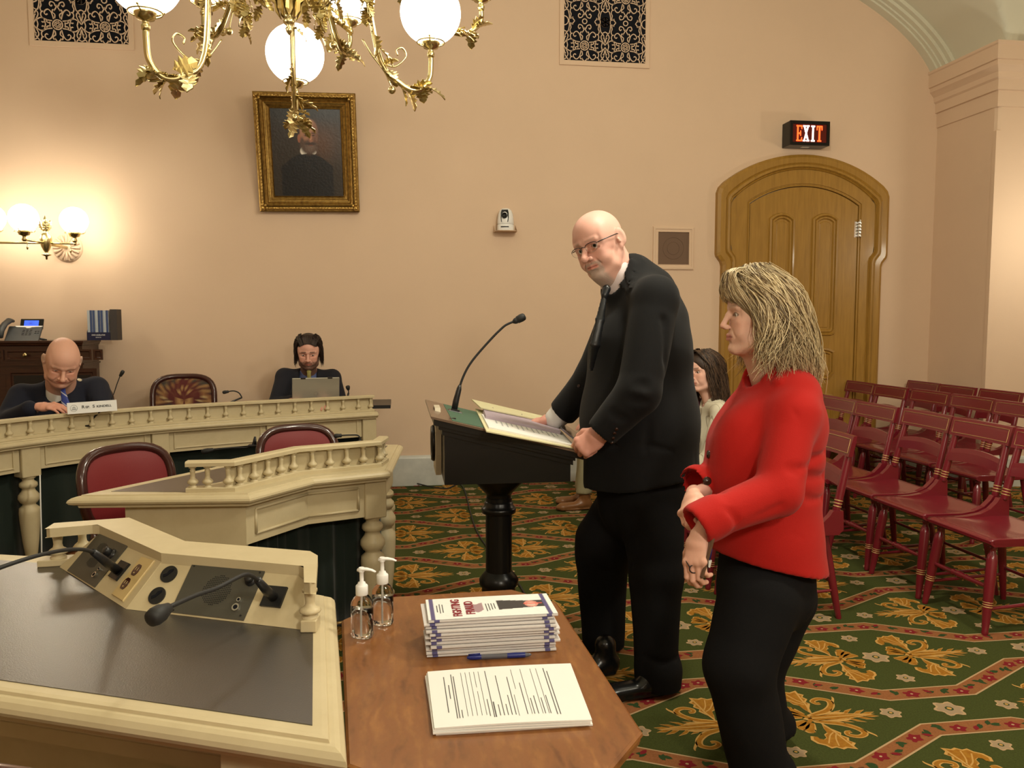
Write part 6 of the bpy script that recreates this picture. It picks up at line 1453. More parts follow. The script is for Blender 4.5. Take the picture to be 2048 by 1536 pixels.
def make_head(P, neck_to=None, h=.0026):
    """head in its own axes: x to the face, y to its left, z up, origin between the ears at eye height"""
    g = lambda k, d: P.get(k, d); fem = g('fem', 0); jw = g('jaw', 1.0); full = g('full', 0.0)
    F = Field((-.135, -.105, -.24 if neck_to is not None else -.15), (.14, .105, .145), h)
    F.ball((-.014, 0, .030), (.098, .076, .087), 0); F.ball((.022, 0, .040), (.070, .067, .066), .02)
    F.ball((.030, 0, -.030), (.058, .060, .075), .02); F.ball((.045, 0, -.070), (.044, .044*jw, .040), .02)
    for s in (1, -1):
        F.limb((-.004, s*.058*jw, -.045), (.030, s*.047*jw, -.088), .020, .019, .022); F.limb((.030, s*.047*jw, -.088), (.072, s*.014, -.104), .019, .016, .018)
        F.ball((.056, s*.040, -.022), (.026, .024, .022), .016); F.ball((.058, s*.036, -.052), (.024+full*.4, .022+full*.6, .026), .018)
        F.ball((.016, s*.058, .016), (.05, .016, .04), .02)
    F.ball((.078, 0, -.100), (.017, .017, .014), .012)
    if full: F.ball((.020, 0, -.118), (.050, .048, .026+full), .025)
    F.ball((.070, 0, -.066), (.026, .033, .028), .012)
    for s in (1, -1):
        F.limb((.086, s*.010, .022), (.074, s*.044, .020), .0115 if not fem else .008, .009, .010)      # brow
        F.ball((.096, s*.033, .002), (.017, .021, .0135), .010, 'sub')                                  # socket
        F.ball((.0665, s*.0325, .001), .0165, .004)                                                      # lids
    op = g('eye', .0062)
    for s in (1, -1):
        if op > 0: F.ball((.0835, s*.0325, -.0005-.002*(g('look', 0))), (.0105, .0142, op), .0012, 'sub')
        F.limb((.084, s*.020, -.014), (.076, s*.046, -.010), .004, .003, .005, 'sub') if not fem else None
    # nose
    ns = g('nose', 1.0)
    F.limb((.085, 0, .014), (.094, 0, .000), .0080, .0075, .008); F.limb((.094, 0, .000), (.094+.020*ns, 0, -.030), .0078, .0105*ns, .006); F.ball((.094+.019*ns, 0, -.032), (.0115*ns, .0115*ns, .0100*ns), .004)
    for s in (1, -1): F.ball((.1005, s*.0125*ns, -.036), (.0105, .0085*ns, .0082), .004); F.ball((.108, s*.0065, -.0435), (.0055, .0040, .004), .002, 'sub'); F.limb((.094, s*.020, -.034), (.082, s*.036, -.064), .0035 if not fem else .001, .0025 if not fem else .001, .006, 'sub')
    F.limb((.100, 0, -.045), (.0945, 0, -.056), .0030, .003, .004, 'sub')
    # lips
    lf = g('lip', 1.0); sm = g('smile', 0)
    for s in (1, -1):
        F.limb((.0955, 0, -.0605), (.083, s*.024, -.0655+sm*.003), .0050*lf, .0025, .004); F.limb((.0945, 0, -.0715), (.083, s*.022, -.0665+sm*.003), .0062*lf, .0025, .004)
        F.limb((.1015, 0, -.0660), (.087, s*.026, -.0658+sm*.004), .0012, .0010, .0015, 'sub')
    F.limb((.094, -.012, -.083), (.094, .012, -.083), .004, .004, .007, 'sub')
    # ears
    for s in (1, -1):
        R = np.array(axes3((math.cos(.45), -s*math.sin(.45), 0), (-.18, s*.10, 1)))
        F.ball((-.014, s*.084, -.006), (.0215, .0085, .034), .004, R=R); F.ball((-.006, s*.079, -.036), (.010, .007, .013), .006)
        F.ball((-.007, s*.094, -.004), (.0125, .0065, .023), .003, 'sub', R=R); F.limb((.003, s*.084, -.012), (.002, s*.085, -.020), .005, .005, .003)
    if neck_to is not None:
        nt_ = np.array(neck_to); nr = g('neck', .058); F.limb((-.030, 0, -.055), nt_, nr, nr*1.08, .025)
        d_ = nt_-np.array((-.03, 0, -.055)); F.limb((.030, 0, -.100), nt_+np.array((.02, 0, 0)), .030+full*.6, nr*.8, .025)
    if g('wrinkle', 0):
        for i, z in enumerate((.062, .074, .086)):
            for s in (1, -1): F.limb((.086-.35*(z-.05), 0, z), (.062-.35*(z-.05), s*.040, z+.002), .0014, .0010, .003, 'sub')
    V, Q = F.skin(); V = smooth_verts(V, Q, 1, .4); return V, Q
def face_cols(V, P):
    g = lambda k, d: P.get(k, d); x, y, z = V.T; n = len(V); c = np.tile(np.array(g('tone', SK)), (n, 1)); rs = np.random.RandomState(1)
    def lay(m_, col, a=1.0): m_ = (np.clip(m_, 0, 1)*a)[:, None]; c[:] = c*(1-m_)+np.array(col)*m_
    red = np.array(g('tone', SK))*np.array((.98, .72, .68))
    gs = lambda cx, cy, cz, rx, ry, rz: np.exp(-(((x-cx)/rx)**2+((np.abs(y)-cy)/ry)**2+((z-cz)/rz)**2))
    lay(gs(.062, .042, -.030, .03, .020, .020), red, g('blush', .45)); lay(gs(.114, .0, -.032, .012, .014, .012), red, .5); lay(gs(-.012, .085, -.008, .03, .012, .035), red, .5)
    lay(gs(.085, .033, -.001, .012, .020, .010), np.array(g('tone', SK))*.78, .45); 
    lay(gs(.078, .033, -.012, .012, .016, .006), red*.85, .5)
    lipm = np.exp(-(((z+.0660+.0*y)/(.0090*g('lip', 1)))**4))*(sstep(.030, .018, np.abs(y)))*(x > .080); lay(lipm, g('lipcol', red*np.array((.9, .72, .72))), .8)
    lay(np.exp(-((z+.0660)/.0016)**2)*(sstep(.028, .024, np.abs(y)))*(x > .078), (.13, .035, .03), .75)
    br = g('brow', None)
    if br is not None: lay(np.exp(-(((z-.0255-.10*(np.abs(y)-.03)*(-1 if np.isscalar(0) and g('frown', 0) else .6)+.0)/.0042)**2))*sstep(.010, .016, np.abs(y))*sstep(.053, .043, np.abs(y))*(x > .058), br, g('browa', .75))
    for (f_, col, a) in g('paint', []): lay(f_(x, y, z), col, a)
    if fem_ := g('fem', 0): 
        d = np.sqrt(((np.abs(y)-.0325)/.0150)**2+((z+.0005)/.0070)**2); lay(np.exp(-((d-1)/.18)**2)*(x > .070)*(z > -.004), (.035, .022, .018), .8)
    nz = rs.rand(n)*.04-.02; c *= (1+nz)[:, None]; return np.clip(c, 0, 1)
def eyeballs(P, root, R, o, s=1.0, iris=(.10, .05, .025), gaze=(1, 0, 0)):
    for sd in (1, -1):
        m = MB(); m.sphere((0, 0, 0), .0150*s, 32, 24); me = m.mesh('eyeball'); me.materials.append(MATS['eye']); V = np.array(m.v); gz = np.array(gaze, float); gz /= np.linalg.norm(gz); gw = R @ gz; d = (V @ gw)/(.0148*s)
        c = np.tile(np.array((.72, .68, .64)), (len(V), 1)); c[d > .895] = iris; c[d > .982] = (.004, .004, .004); colour_attr(me, c); ob = link('eyeball', me, root); ob.location = tuple(o+R @ (np.array((.0668, sd*.0325, .0005))*s)-np.array(root.location))
def hand_surface(R, o, curls, spread=.0, thumb=(.6, .5, .3), side=1, scale=1.0, arm=None, h=.0028, armr=(.027, .032), thumb_dir=(.55, .8, -.25)):
    """R columns: x along the fingers, y to the thumb side, z the back of the hand; o the wrist"""
    F = Field((-.16 if arm is not None else -.06, -.13, -.13), (.20, .13, .10), h)
    F.limb((.0, 0, 0), (.030, .004, 0), .027, .034, .01, side=(0, 1, 0), flat=.66); F.limb((.020, .0, 0), (.082, .0, .002), .034, .039, .01, side=(0, 1, 0), flat=.40)
    F.ball((.040, .022, -.012), (.030, .016, .014), .012); F.ball((.045, -.022, -.010), (.032, .014, .012), .012)
    L = [(.046, .027, .021), (.050, .031, .022), (.047, .029, .022), (.037, .022, .020)]; y0 = [.0285, .0098, -.0092, -.0275]; x0 = [.086, .090, .086, .078]; rr = [.0098, .0102, .0097, .0085]
    for k in range(4):
        p = np.array((x0[k], y0[k], .002)); a = 0; cu = curls[k] if hasattr(curls[0], '__len__') else curls
        sp = (1.5-k)*spread; F.ball(p+np.array((0, 0, .002)), .0112, .006)
        for j in range(3):
            a += cu[j]; d = np.array((math.cos(a)*math.cos(sp), math.cos(a)*math.sin(sp), -math.sin(a))); q = p+d*L[k][j]; r0 = rr[k]*(1-.07*j); F.limb(p, q, r0, r0*.93, .0022 if j else .005); p = q
    t0 = np.array((.022, .024, -.008)); d = np.array(thumb_dir, float); d /= np.linalg.norm(d); p = t0; ax = np.cross(d, (0, 0, 1)); ax = np.array((0, 0, 1.)) if np.linalg.norm(ax) < .1 else ax/np.linalg.norm(ax)
    bend = np.array(P_BEND); 
    for j, (ln, r0, r1) in enumerate(((.044, .015, .0118), (.033, .0118, .0108), (.027, .0108, .0092))):
        q = p+d*ln; F.limb(p, q, r0, r1, .006 if j == 0 else .0025); p = q; d = d+bend*thumb[j]; d /= np.linalg.norm(d)
    if arm is not None: 
        al = R.T @ (np.array(arm)-o)/scale; al = al*min(1, .15/np.linalg.norm(al)); al = al*np.array((1, side, 1)); F.limb((0, 0, 0), al, armr[0], armr[1], .012, side=(0, 1, 0), flat=(.8, .95))
    V, Q = F.skin(); V = smooth_verts(V, Q, 1, .35); V = V*scale
    if side < 0: V = V*np.array((1, -1, 1)); Q = Q[:, ::-1]
    return V @ R.T+o, Q
P_BEND = (.6, -.6, -.5)
def hand_cols(V, tone=SK):
    rs = np.random.RandomState(2); c = np.tile(np.array(tone)*np.array((.97, .86, .84)), (len(V), 1)); return c*(1+rs.rand(len(V), 1)*.04-.02)
def person(label, loc): return thing('person', label, 'person', loc)
def body_mesh(root, parts, matn='skin', name='body'):
    """join head, hands and the hidden trunk into one mesh"""
    off = 0; VV = []; QQ = []; CC = []
    for V, Q, C in parts: VV.append(V); QQ.append(Q+off); CC.append(C); off += len(V)
    V = np.concatenate(VV)-np.array(root.location); return quad_mesh(name, V, np.concatenate(QQ), matn, root, cols=np.concatenate(CC))
def garment(root, name, F, matn, it=2, lam=.5, kind=None, rum=None):
    if rum is None: rum = {'jacket': .0022, 'blazer': .0016, 'trousers': .0022, 'blouse': .0018}.get(name, 0)
    if rum: rumple(F, rum, len(name))
    V, Q = F.skin(); V = smooth_verts(V, Q, it, lam); return quad_mesh(name, V-np.array(root.location), Q, matn, root)
def inner_trunk(segs, h=.012):
    segs = [(np.array(a)-np.array((0, 0, .06)) if i_ in (1, 4) and len(segs) > 4 else a, b, ra_*.85, rb_*.85) for i_, (a, b, ra_, rb_) in enumerate(segs)]
    P = np.array([p for s in segs for p in s[:2]]); F = Field(P.min(0)-.15, P.max(0)+.15, h)
    for a, b, ra, rb in segs: F.limb(a, b, ra, rb, .03)
    V, Q = F.skin(); return V, Q, np.tile(SK*.9, (len(V), 1))
def crease(F, pts, r=.006, k=.012, mode='sub'):
    raise_along(F, pts, 0, r*2.7, -r*1.15)
def rumple(F, amp=.0022, seed=0, wl=.075):
    """soft random folds of cloth"""
    rs = np.random.RandomState(seed); W_ = [(rs.randn(3)/(wl*(.6+.9*rs.rand())), rs.rand()*6.3) for _ in range(6)]
    F.fold(amp, lambda X, Y, Z: sum(np.sin(w_[0]*X+w_[1]*Y+w_[2]*Z+p_) for w_, p_ in W_)*.5)
def seg_mask(pts, r0, r1, lo=None):
    """1 inside distance r0 of the polyline, fading to 0 at r1"""
    def fn(X, Y, Z):
        best = None
        for a, b in zip(pts[:-1], pts[1:]):
            a = np.array(a); b = np.array(b); ab = b-a; t = np.clip(((X-a[0])*ab[0]+(Y-a[1])*ab[1]+(Z-a[2])*ab[2])/(ab@ab), 0, 1)
            d = np.sqrt((X-a[0]-t*ab[0])**2+(Y-a[1]-t*ab[1])**2+(Z-a[2]-t*ab[2])**2); best = d if best is None else np.minimum(best, d)
        return 1-sstep(r0, r1, best)
    return fn
def raise_along(F, pts, r0, r1, amp):
    P = np.array(pts); f = seg_mask(pts, r0, r1); F.op(P.min(0)-r1, P.max(0)+r1, lambda X, Y, Z: amp*f(X, Y, Z), 0, 'raise')

# ------------------------------------------------------------------ the bald speaker
hc = PY(1199, 487, 3.0); R1 = img_dir(38, 6, 19, (1200, 487)); S1 = 1.06
man = person('bald man with glasses and grey goatee in a black suit leaning on the lectern', (.90, 3.0, 0))
neckb = PY(1268, 600, 3.02); P1 = dict(jaw=1.02, full=.010, nose=1.12, neck=.062, eye=.0060, lip=.8, brow=srgb(120, 96, 78), browa=.45, blush=.5, smile=-.5)
gray = srgb(158, 150, 140)
def goatee(x, y, z):
    a = np.exp(-(((z+.089)/.022)**4))*sstep(.038, .026, np.abs(y))*(x > .045)*(z < -.074); b = np.exp(-((z+.056)/.006)**4)*sstep(.034, .022, np.abs(y))*(x > .07)*.75; c = np.exp(-(((np.abs(y)-.031)/.006)**2))*sstep(-.050, -.058, z)*sstep(-.10, -.08, z)*(x > .06)
    d = sstep(-.098, -.106, z)*(x > .035)*sstep(.045, .03, np.abs(y)); return np.clip(a+b+c+d, 0, 1)*(.72+.28*np.sin(y*2400)*np.sin(z*1700+x*900))
P1['paint'] = [(goatee, gray, .95), (lambda x, y, z: sstep(-.028, -.055, z)*sstep(.0, .03, x)*sstep(.02, .05, np.abs(y)), srgb(182, 138, 118), .35), (lambda x, y, z: sstep(.04, -.02, x)*np.exp(-((z-.005)/.05)**2)*sstep(.045, .07, np.abs(y)), srgb(196, 172, 156), .55)]
nl = R1.T @ (neckb-hc)/S1; V, Q = make_head(P1, nl, .0024); C = face_cols(V, P1); HV = V*S1 @ R1.T+hc
# near hand grips the near right corner of the desk; far hand rests on the far edge
P_BEND = (.3, -.9, -.6)
wl = PY(1204, 868, 2.775); Rl = axes3(PY(1165, 893, 2.80)-wl, (-.35, -1.0, .42)); Rl = np.stack([Rl[:, 0], -Rl[:, 1]*1, Rl[:, 2]], 1)
Rl = np.stack([Rl[:, 0], np.cross(Rl[:, 2], Rl[:, 0]), Rl[:, 2]], 1)
hl, ql = hand_surface(Rl, wl, [(.95, 1.35, .7), (1.0, 1.4, .7), (1.05, 1.4, .7), (1.1, 1.35, .7)], 0, (.55, .7, .3), side=1 if (np.cross(Rl[:, 2], Rl[:, 0]) @ np.array((0, 0, 1))) > 0 else -1, scale=1.06, arm=PY(1245, 810, 2.75), thumb_dir=(.75, .55, -.35))
wr = PY(1106, 836, 3.36); Rr = axes3(PY(1070, 845, 3.42)-wr, (0, -.1, 1)); hr, qr = hand_surface(Rr, wr, [(.35, .35, .2), (.35, .35, .2), (.4, .4, .2), (.45, .4, .2)], .08, (.2, .2, .1), side=-1, scale=1.05, arm=PY(1150, 790, 3.32))
SL, EL = PY(1312, 598, 2.81), PY(1277, 785, 2.72); SRr, ER = PY(1246, 622, 3.20), PY(1190, 752, 3.27)
hipc = PY(1300, 960, 3.02); tr = inner_trunk([(neckb, hipc, .10, .13), (neckb, SL, .06, .05), (SL, EL, .05, .045), (EL, wl, .045, .03), (neckb, SRr, .06, .05), (SRr, ER, .05, .045), (ER, wr, .045, .03)], .014)
body_mesh(man, [(HV, Q, C), (hl, ql, hand_cols(hl)), (hr, qr, hand_cols(hr)), tr])
eyeballs(P1, man, R1, hc, S1, iris=(.05, .045, .04), gaze=(1, .25, .0))
# trousers and shoes
F = Field((.50, 2.55, .03), (1.30, 3.45, 1.0), .0085)
kn, an = PY(1312, 1150, 2.86), PY(1311, 1352, 2.845); kf, af = PY(1205, 1110, 3.20), PY(1207, 1330, 3.26)
F.limb(PY(1292, 900, 3.02), PY(1290, 1010, 3.02), .205, .185, .03, side=(1, 0, 0), flat=.85)
F.chain([PY(1300, 990, 2.92), kn, an], [.132, .098, .078], .03); F.chain([PY(1275, 990, 3.10), PY(1212, 1085, 3.17), kf, af], [.142, .120, .110, .085], .03)
F.chain([PY(1318, 1340, 2.845), PY(1316, 1372, 2.845)], [.088, .086], .02)
crease(F, [PY(1270, 1130, 2.84), PY(1300, 1180, 2.80), PY(1330, 1200, 2.80)], .006, .02); crease(F, [PY(1290, 1310, 2.80), PY(1320, 1325, 2.77), PY(1350, 1315, 2.80)], .008, .02); crease(F, [PY(1160, 1120, 3.08), PY(1190, 1150, 3.05), PY(1230, 1140, 3.1)], .008, .02)
F.plane_cut((0, 0, PY(1315, 1378, 2.845)[2]), (0, 0, -1)); garment(man, 'trousers', F, 'trouser_black')
def shoe(root, heel, toe, matn, w_=.048, h=.005):
    heel, toe = np.array(heel), np.array(toe); d = (toe-heel); L = np.linalg.norm(d); d /= L; P = lambda s, z, o=0: heel+d*s+np.array((-d[1], d[0], 0))*o+np.array((0, 0, z)); F = Field(np.minimum(heel, toe)-.1, np.maximum(heel, toe)+np.array((.1, .1, .18)), h)
    F.limb(P(.035, .045), P(.09, .045), .036, .036, .02, side=(-d[1], d[0], 0), flat=1.2); F.limb(P(.09, .040), P(L-.05, .030), .038, w_*.95, .02, side=(-d[1], d[0], 0), flat=.62); F.ball(P(L-.045, .022), (.045, w_*.9, .024), .02, R=np.stack([d, (-d[1], d[0], 0), (0, 0, 1)], 1)); F.limb(P(.055, .06), P(.06, .12), .036, .042, .02)
    F.limb(P(.03, .012), P(L-.04, .012), .036, .044, .006, side=(-d[1], d[0], 0), flat=.3); F.plane_cut((0, 0, .002), (0, 0, -1)); return garment(root, 'shoe', F, matn)
hb = PZ(1345, 1393, 0); shoe(man, hb+np.array((-.01, .03, 0)), hb+np.array((-.30, .0, 0)), 'shoe_black'); hb2 = PZ(1238, 1345, 0); shoe(man, hb2, hb2+np.array((-.29, -.04, 0)), 'shoe_black')
# shirt and tie
F = Field((.35, 2.6, 1.0), (1.2, 3.45, 1.75), .006)
F.limb(PY(1278, 615, 3.02), PY(1275, 700, 3.0), .120, .160, .03, side=(1, 0, 0), flat=1.15); F.limb(PY(1275, 700, 3.0), PY(1277, 860, 3.0), .165, .20, .03, side=(1, 0, 0), flat=1.0)
nk = PY(1228, 565, 2.99); F.limb(PY(1232, 552, 3.0), PY(1262, 612, 3.02), .0705, .084, .012); 
F.plane_cut(PY(1225, 570, 3.0), (-.72, -.10, .62)[0:3]) if False else None
V, Q = F.skin(); garment(man, 'shirt', F, 'shirt_pink', 1)
# collar leaves
def sheet_poly(root, pts, th, matn, name, n_=None, bend=0):
    P = [np.array(p, float) for p in pts]; n_ = np.cross(P[1]-P[0], P[2]-P[0]) if n_ is None else np.array(n_, float); n_ = n_/np.linalg.norm(n_); m = MB(); L = P+[p-n_*th for p in P]; n = len(P); m.add(L, [tuple(range(n)), tuple(reversed(range(n, 2*n)))]+[(i, i+n, (i+1) % n+n, (i+1) % n) for i in range(n)]); o = m.build(name, matn, root); o.location = -Vector(root.location); bmm = bmesh.new(); bmm.from_mesh(o.data); bmesh.ops.recalc_face_normals(bmm, faces=bmm.faces); bmm.to_mesh(o.data); bmm.free(); return o
F = Field((.3, 2.6, 1.0), (1.2, 3.4, 1.75), .005)
V1 = [PY(1207, 574, 2.955), PY(1196, 605, 2.93), PY(1182, 660, 2.88), PY(1168, 730, 2.85), PY(1160, 772, 2.86)]
F.chain([p+np.array((.0, .0, 0)) for p in [PY(1213, 578, 2.935), PY(1209, 590, 2.925)]], [.017, .013], .006); F.chain([PY(1209, 590, 2.925), PY(1200, 640, 2.90), PY(1190, 690, 2.885), PY(1182, 740, 2.92)], [.011, .017, .019, .010], .006, side=(1, 0, .2), flat=.5)
garment(man, 'tie', F, 'tie_black', 1)
# jacket
F = Field((.32, 2.52, .74), (1.42, 3.52, 1.80), .0075)
F.limb(PY(1290, 640, 3.02), PY(1280, 700, 3.0), .150, .188, .04, side=(1, 0, 0), flat=(1.15, 1.08)); F.limb(PY(1280, 700, 3.0), PY(1278, 840, 3.0), .195, .222, .04, side=(1, 0, 0), flat=(1.05, .98)); F.limb(PY(1278, 840, 3.0), PY(1284, 985, 3.0), .224, .226, .04, side=(1, 0, 0), flat=(.98, .95))
F.limb(PY(1282, 568, 3.0), PY(1300, 640, 3.02), .085, .13, .05)
for (S, E_, W, y) in ((SL, EL, PY(1206, 862, 2.765), 0), (SRr, ER, PY(1128, 822, 3.35), 0)): 
    F.limb(PY(1284, 592, 3.0), S, .092, .084, .06); F.limb(S, E_, .086, .077, .022); F.limb(E_, W, .077, .060, .020)
F.limb(PY(1240, 582, 3.00), PY(1268, 548, 3.02), .074, .078, .02); F.limb(PY(1272, 552, 3.0), PY(1300, 580, 3.0), .062, .09, .04)
for (e_, c_) in ((EL, PY(1206, 862, 2.765)), (ER, PY(1128, 822, 3.35))):
    dn = (c_-e_)/np.linalg.norm(c_-e_); F.flat_end(c_+dn*.012, .12, dn); F.limb(c_-dn*.02, c_+dn*.05, .048, .050, .002, 'sub')
# hollow for the neck and the V of the front
F.limb(PY(1222, 530, 2.98), PY(1245, 585, 3.0), .072, .066, .004, 'sub'); F.limb(PY(1190, 470, 2.96), PY(1222, 530, 2.98), .10, .078, .004, 'sub')
F.chain([PY(1214, 566, 2.94), PY(1199, 610, 2.885), PY(1184, 670, 2.84), PY(1170, 730, 2.81), PY(1162, 766, 2.80)], [.044, .044, .034, .020, .004], .004, 'sub')
# lapels: raised bands beside the opening
raise_along(F, [PY(1256, 520, 2.92), PY(1236, 575, 2.84), PY(1222, 625, 2.80), PY(1196, 700, 2.79), PY(1172, 765, 2.80)], .036, .041, .007); raise_along(F, [PY(1262, 510, 2.95), PY(1240, 562, 2.87)], .050, .054, .006)
crease(F, [PY(1252, 588, 2.83), PY(1262, 580, 2.83)], .004, .004)
# folds
for pts, r in (([PY(1232, 640, 2.70), PY(1236, 700, 2.66), PY(1226, 760, 2.66)], .010), ([PY(1228, 735, 2.66), PY(1250, 765, 2.63), PY(1290, 770, 2.64)], .012), ([PY(1222, 770, 2.66), PY(1250, 800, 2.64), PY(1292, 800, 2.66)], .010), ([PY(1210, 815, 2.68), PY(1240, 835, 2.68), PY(1265, 830, 2.70)], .009), ([PY(1240, 690, 2.67), PY(1275, 720, 2.62), PY(1300, 715, 2.64)], .009),
               ([PY(1322, 640, 2.72), PY(1322, 720, 2.70), PY(1306, 820, 2.74), PY(1290, 900, 2.80)], .010), ([PY(1186, 700, 2.80), PY(1200, 702, 2.79), PY(1213, 708, 2.78)], .003), ([PY(1230, 910, 2.78), PY(1290, 890, 2.77), PY(1340, 900, 2.80)], .008), ([PY(1360, 800, 2.9), PY(1372, 860, 2.86), PY(1378, 930, 2.87)], .012)): crease(F, pts, r, .022)
a, b = PY(1165, 978, 3.0), PY(1402, 932, 3.0); F.plane_cut(a, (-(b[2]-a[2])/(b[0]-a[0])*-1*-1, 0, -1)) if False else F.plane_cut(a, ((b[2]-a[2])/(b[0]-a[0]), 0, -1))
jk = garment(man, 'jacket', F, 'suit_black')
# shirt cuffs
F = Field(PY(1120, 850, 3.35)-.12, PY(1110, 830, 3.35)+.14, .005); F.limb(PY(1124, 825, 3.35), PY(1111, 838, 3.36), .052, .047, .005); garment(man, 'shirt_cuff', F, 'shirt_white', 1)
PIN_ = None
#m.lathe([(.012, 0), (.012, .003), (.010, .004), (0, .0042)], 20, (0, 0, 0), M=Matrix(np.stack([axes3((-.45, -.9, .1), (0, 0, 1))[:, 1], axes3((-.45, -.9, .1), (0, 0, 1))[:, 2], axes3((-.45, -.9, .1), (0, 0, 1))[:, 0]], 1).tolist())); o = m.build('lapel_pin', 'pin_face', man)
def drop_on(target, px, py, lift=0.0):
    """first point of the mesh (parented, unrotated) hit by the line of sight through a picture point"""
    me = target.data; bmm = bmesh.new(); bmm.from_mesh(me); from mathutils.bvhtree import BVHTree
    t_ = BVHTree.FromBMesh(bmm); off_ = Vector(target.parent.location)+Vector(target.location); d = Vector(_ray(px, py)).normalized(); hit = t_.ray_cast(Vector((0, 0, CAM_Z))-off_, d); bmm.free()
    if hit[0] is None: return None, None
    return hit[0]+off_-d*lift, hit[1]
def stick(target, name, px, py, r, matn, root, th=.004, n_seg=18, dome=.3):
    p, n_ = drop_on(target, px, py)
    if p is None: return None
    A = axes3(n_, (0, 0, 1)); m = MB(); m.lathe([(r, -.001), (r, th*.7), (r*.85, th), (0, th*(1+dome))], n_seg, (0, 0, 0), M=Matrix(np.stack([A[:, 1], A[:, 2], A[:, 0]], 1).tolist())); o = m.build(name, matn, root); o.location = p-Vector(root.location); return o
o = stick(jk, 'lapel_pin', 1231, 575, .0115, 'pin_face', man, .0035)
for px, py in ((1158, 772), (1226, 876), (1229, 866), (1233, 858), (1224, 885)): stick(jk, 'button', px, py, .0075 if py < 800 else .006, 'button_dark', man, .004)
# glasses
gl = thing('eyeglasses', 'half-rimmed dark eyeglasses worn by the bald speaker', 'glasses', tuple(hc)); gl.parent = None
def HP(x, y, z): return R1 @ (np.array((x, y, z))*S1)
m = MB()
for s in (1, -1):
    m.tube([HP(.101-.30*max(0, abs(q)-.012)**1.0*.5, s*q, zz) for q, zz in ((.010, .006), (.014, .012), (.024, .0145), (.036, .0150), (.048, .0135), (.056, .010), (.060, .004))], .0014, 6)
    m.tube([HP(.087, s*.058, .007), HP(.070, s*.070, .008), HP(.03, s*.0815, .008), HP(.0, s*.085, .008), HP(-.016, s*.086, .0)], .0019, 6)
m.tube([HP(.101, .010, .007), HP(.104, 0, .010), HP(.101, -.010, .007)], .0015, 6); m.build('frame', 'frame_dark', gl)
for s in (1, -1):
    m = MB(); ol = [(.010, .006), (.014, .012), (.024, .0145), (.036, .0150), (.048, .0135), (.056, .010), (.060, .004), (.058, -.006), (.050, -.014), (.036, -.018), (.022, -.016), (.013, -.008)]; P = [HP(.101-.15*max(0, q-.012), s*q, zz) for q, zz in ol]; P2 = [HP(.1022-.15*max(0, q-.012), s*q, zz) for q, zz in ol]; n = len(ol); m.add(P+P2, [tuple(range(n)), tuple(reversed(range(n, 2*n)))]+[(i, i+n, (i+1) % n+n, (i+1) % n) for i in range(n)]); m.build('lens', 'lens', gl); mm = MB(); mm.tube([HP(.1016-.15*max(0, q-.012), s*q, zz) for q, zz in ol[6:]+ol[:1]], .0006, 5); mm.build('lens_edge', 'steel', gl)
# wedding ring
rp = hl[np.argmin(np.linalg.norm(hl-PY(1176, 918, 2.74), axis=1))]
# ------------------------------------------------------------------ hair made of many tapered strands
def strands(root, name, P, rad, cols, matn='hair_strand', ns=4):
    """P (S,K,3) paths, rad (S,K), cols (S,3) or (S,K,3)"""
    S, K, _ = P.shape; T_ = np.gradient(P, axis=1); T_ /= np.linalg.norm(T_, axis=2, keepdims=True)+1e-9; ref = np.array((.3, .2, .93)); U = np.cross(T_, ref); U /= np.linalg.norm(U, axis=2, keepdims=True)+1e-9; W_ = np.cross(T_, U)
    a = np.arange(ns)*2*pi/ns; V = P[:, :, None, :]+rad[:, :, None, None]*(U[:, :, None, :]*np.cos(a)[None, None, :, None]+W_[:, :, None, :]*np.sin(a)[None, None, :, None]*.7)
    idx = np.arange(S*K*ns).reshape(S, K, ns); q = np.stack([idx[:, :-1], np.roll(idx, -1, 2)[:, :-1], np.roll(idx, -1, 2)[:, 1:], idx[:, 1:]], -1).reshape(-1, 4)
    if cols.ndim == 2: cols = np.repeat(cols[:, None, :], K, 1)
    C = np.repeat(cols[:, :, None, :], ns, 2).reshape(-1, 3); return quad_mesh(name, V.reshape(-1, 3)-np.array(root.location), q, matn, root, cols=C)
def spline_batch(C, n):
    """Catmull-Rom through C (S,M,3) -> (S,n,3)"""
    C = np.concatenate([2*C[:, :1]-C[:, 1:2], C, 2*C[:, -1:]-C[:, -2:-1]], 1); M_ = C.shape[1]-3; t = np.linspace(0, M_-1e-6, n); i = t.astype(int); f = (t-i)[None, :, None]
    a, b, c, d = (C[:, i+k] for k in range(4)); return .5*(2*b+(c-a)*f+(2*a-5*b+4*c-d)*f**2+(3*b-a-3*c+d)*f**3)
def hair_cap(root, R, o, S, col, cutr=(.055, .068, .092), face_x=.052, low=-.05, grow=.012, matn='hair_strand'):
    F = Field((-.15, -.12, -.14), (.15, .12, .15), .004); F.ball((-.016, 0, .032), (.102+grow*.6, .080+grow*.7, .089+grow*.5), 0); F.ball((-.03, 0, -.03), (.085, .078, .075), .03)
    F.ball((.085, 0, -.030), cutr, .01, 'sub'); F.plane_cut((0, 0, low), (.55, 0, -1)); V, Q = F.skin(); V = smooth_verts(V, Q, 2)
    return quad_mesh('hair_cap', (V*S) @ R.T+o-np.array(root.location), Q, matn, root, cols=np.tile(np.array(col), (len(V), 1)))
def tint(n, base, hi, lo, rs):
    k = rs.rand(n)[:, None]; c = np.array(base)*(1-k)+np.array(hi)*k; d = (rs.rand(n) < .28)[:, None]; return np.where(d, np.array(lo)*(.8+.4*rs.rand(n)[:, None]), c)

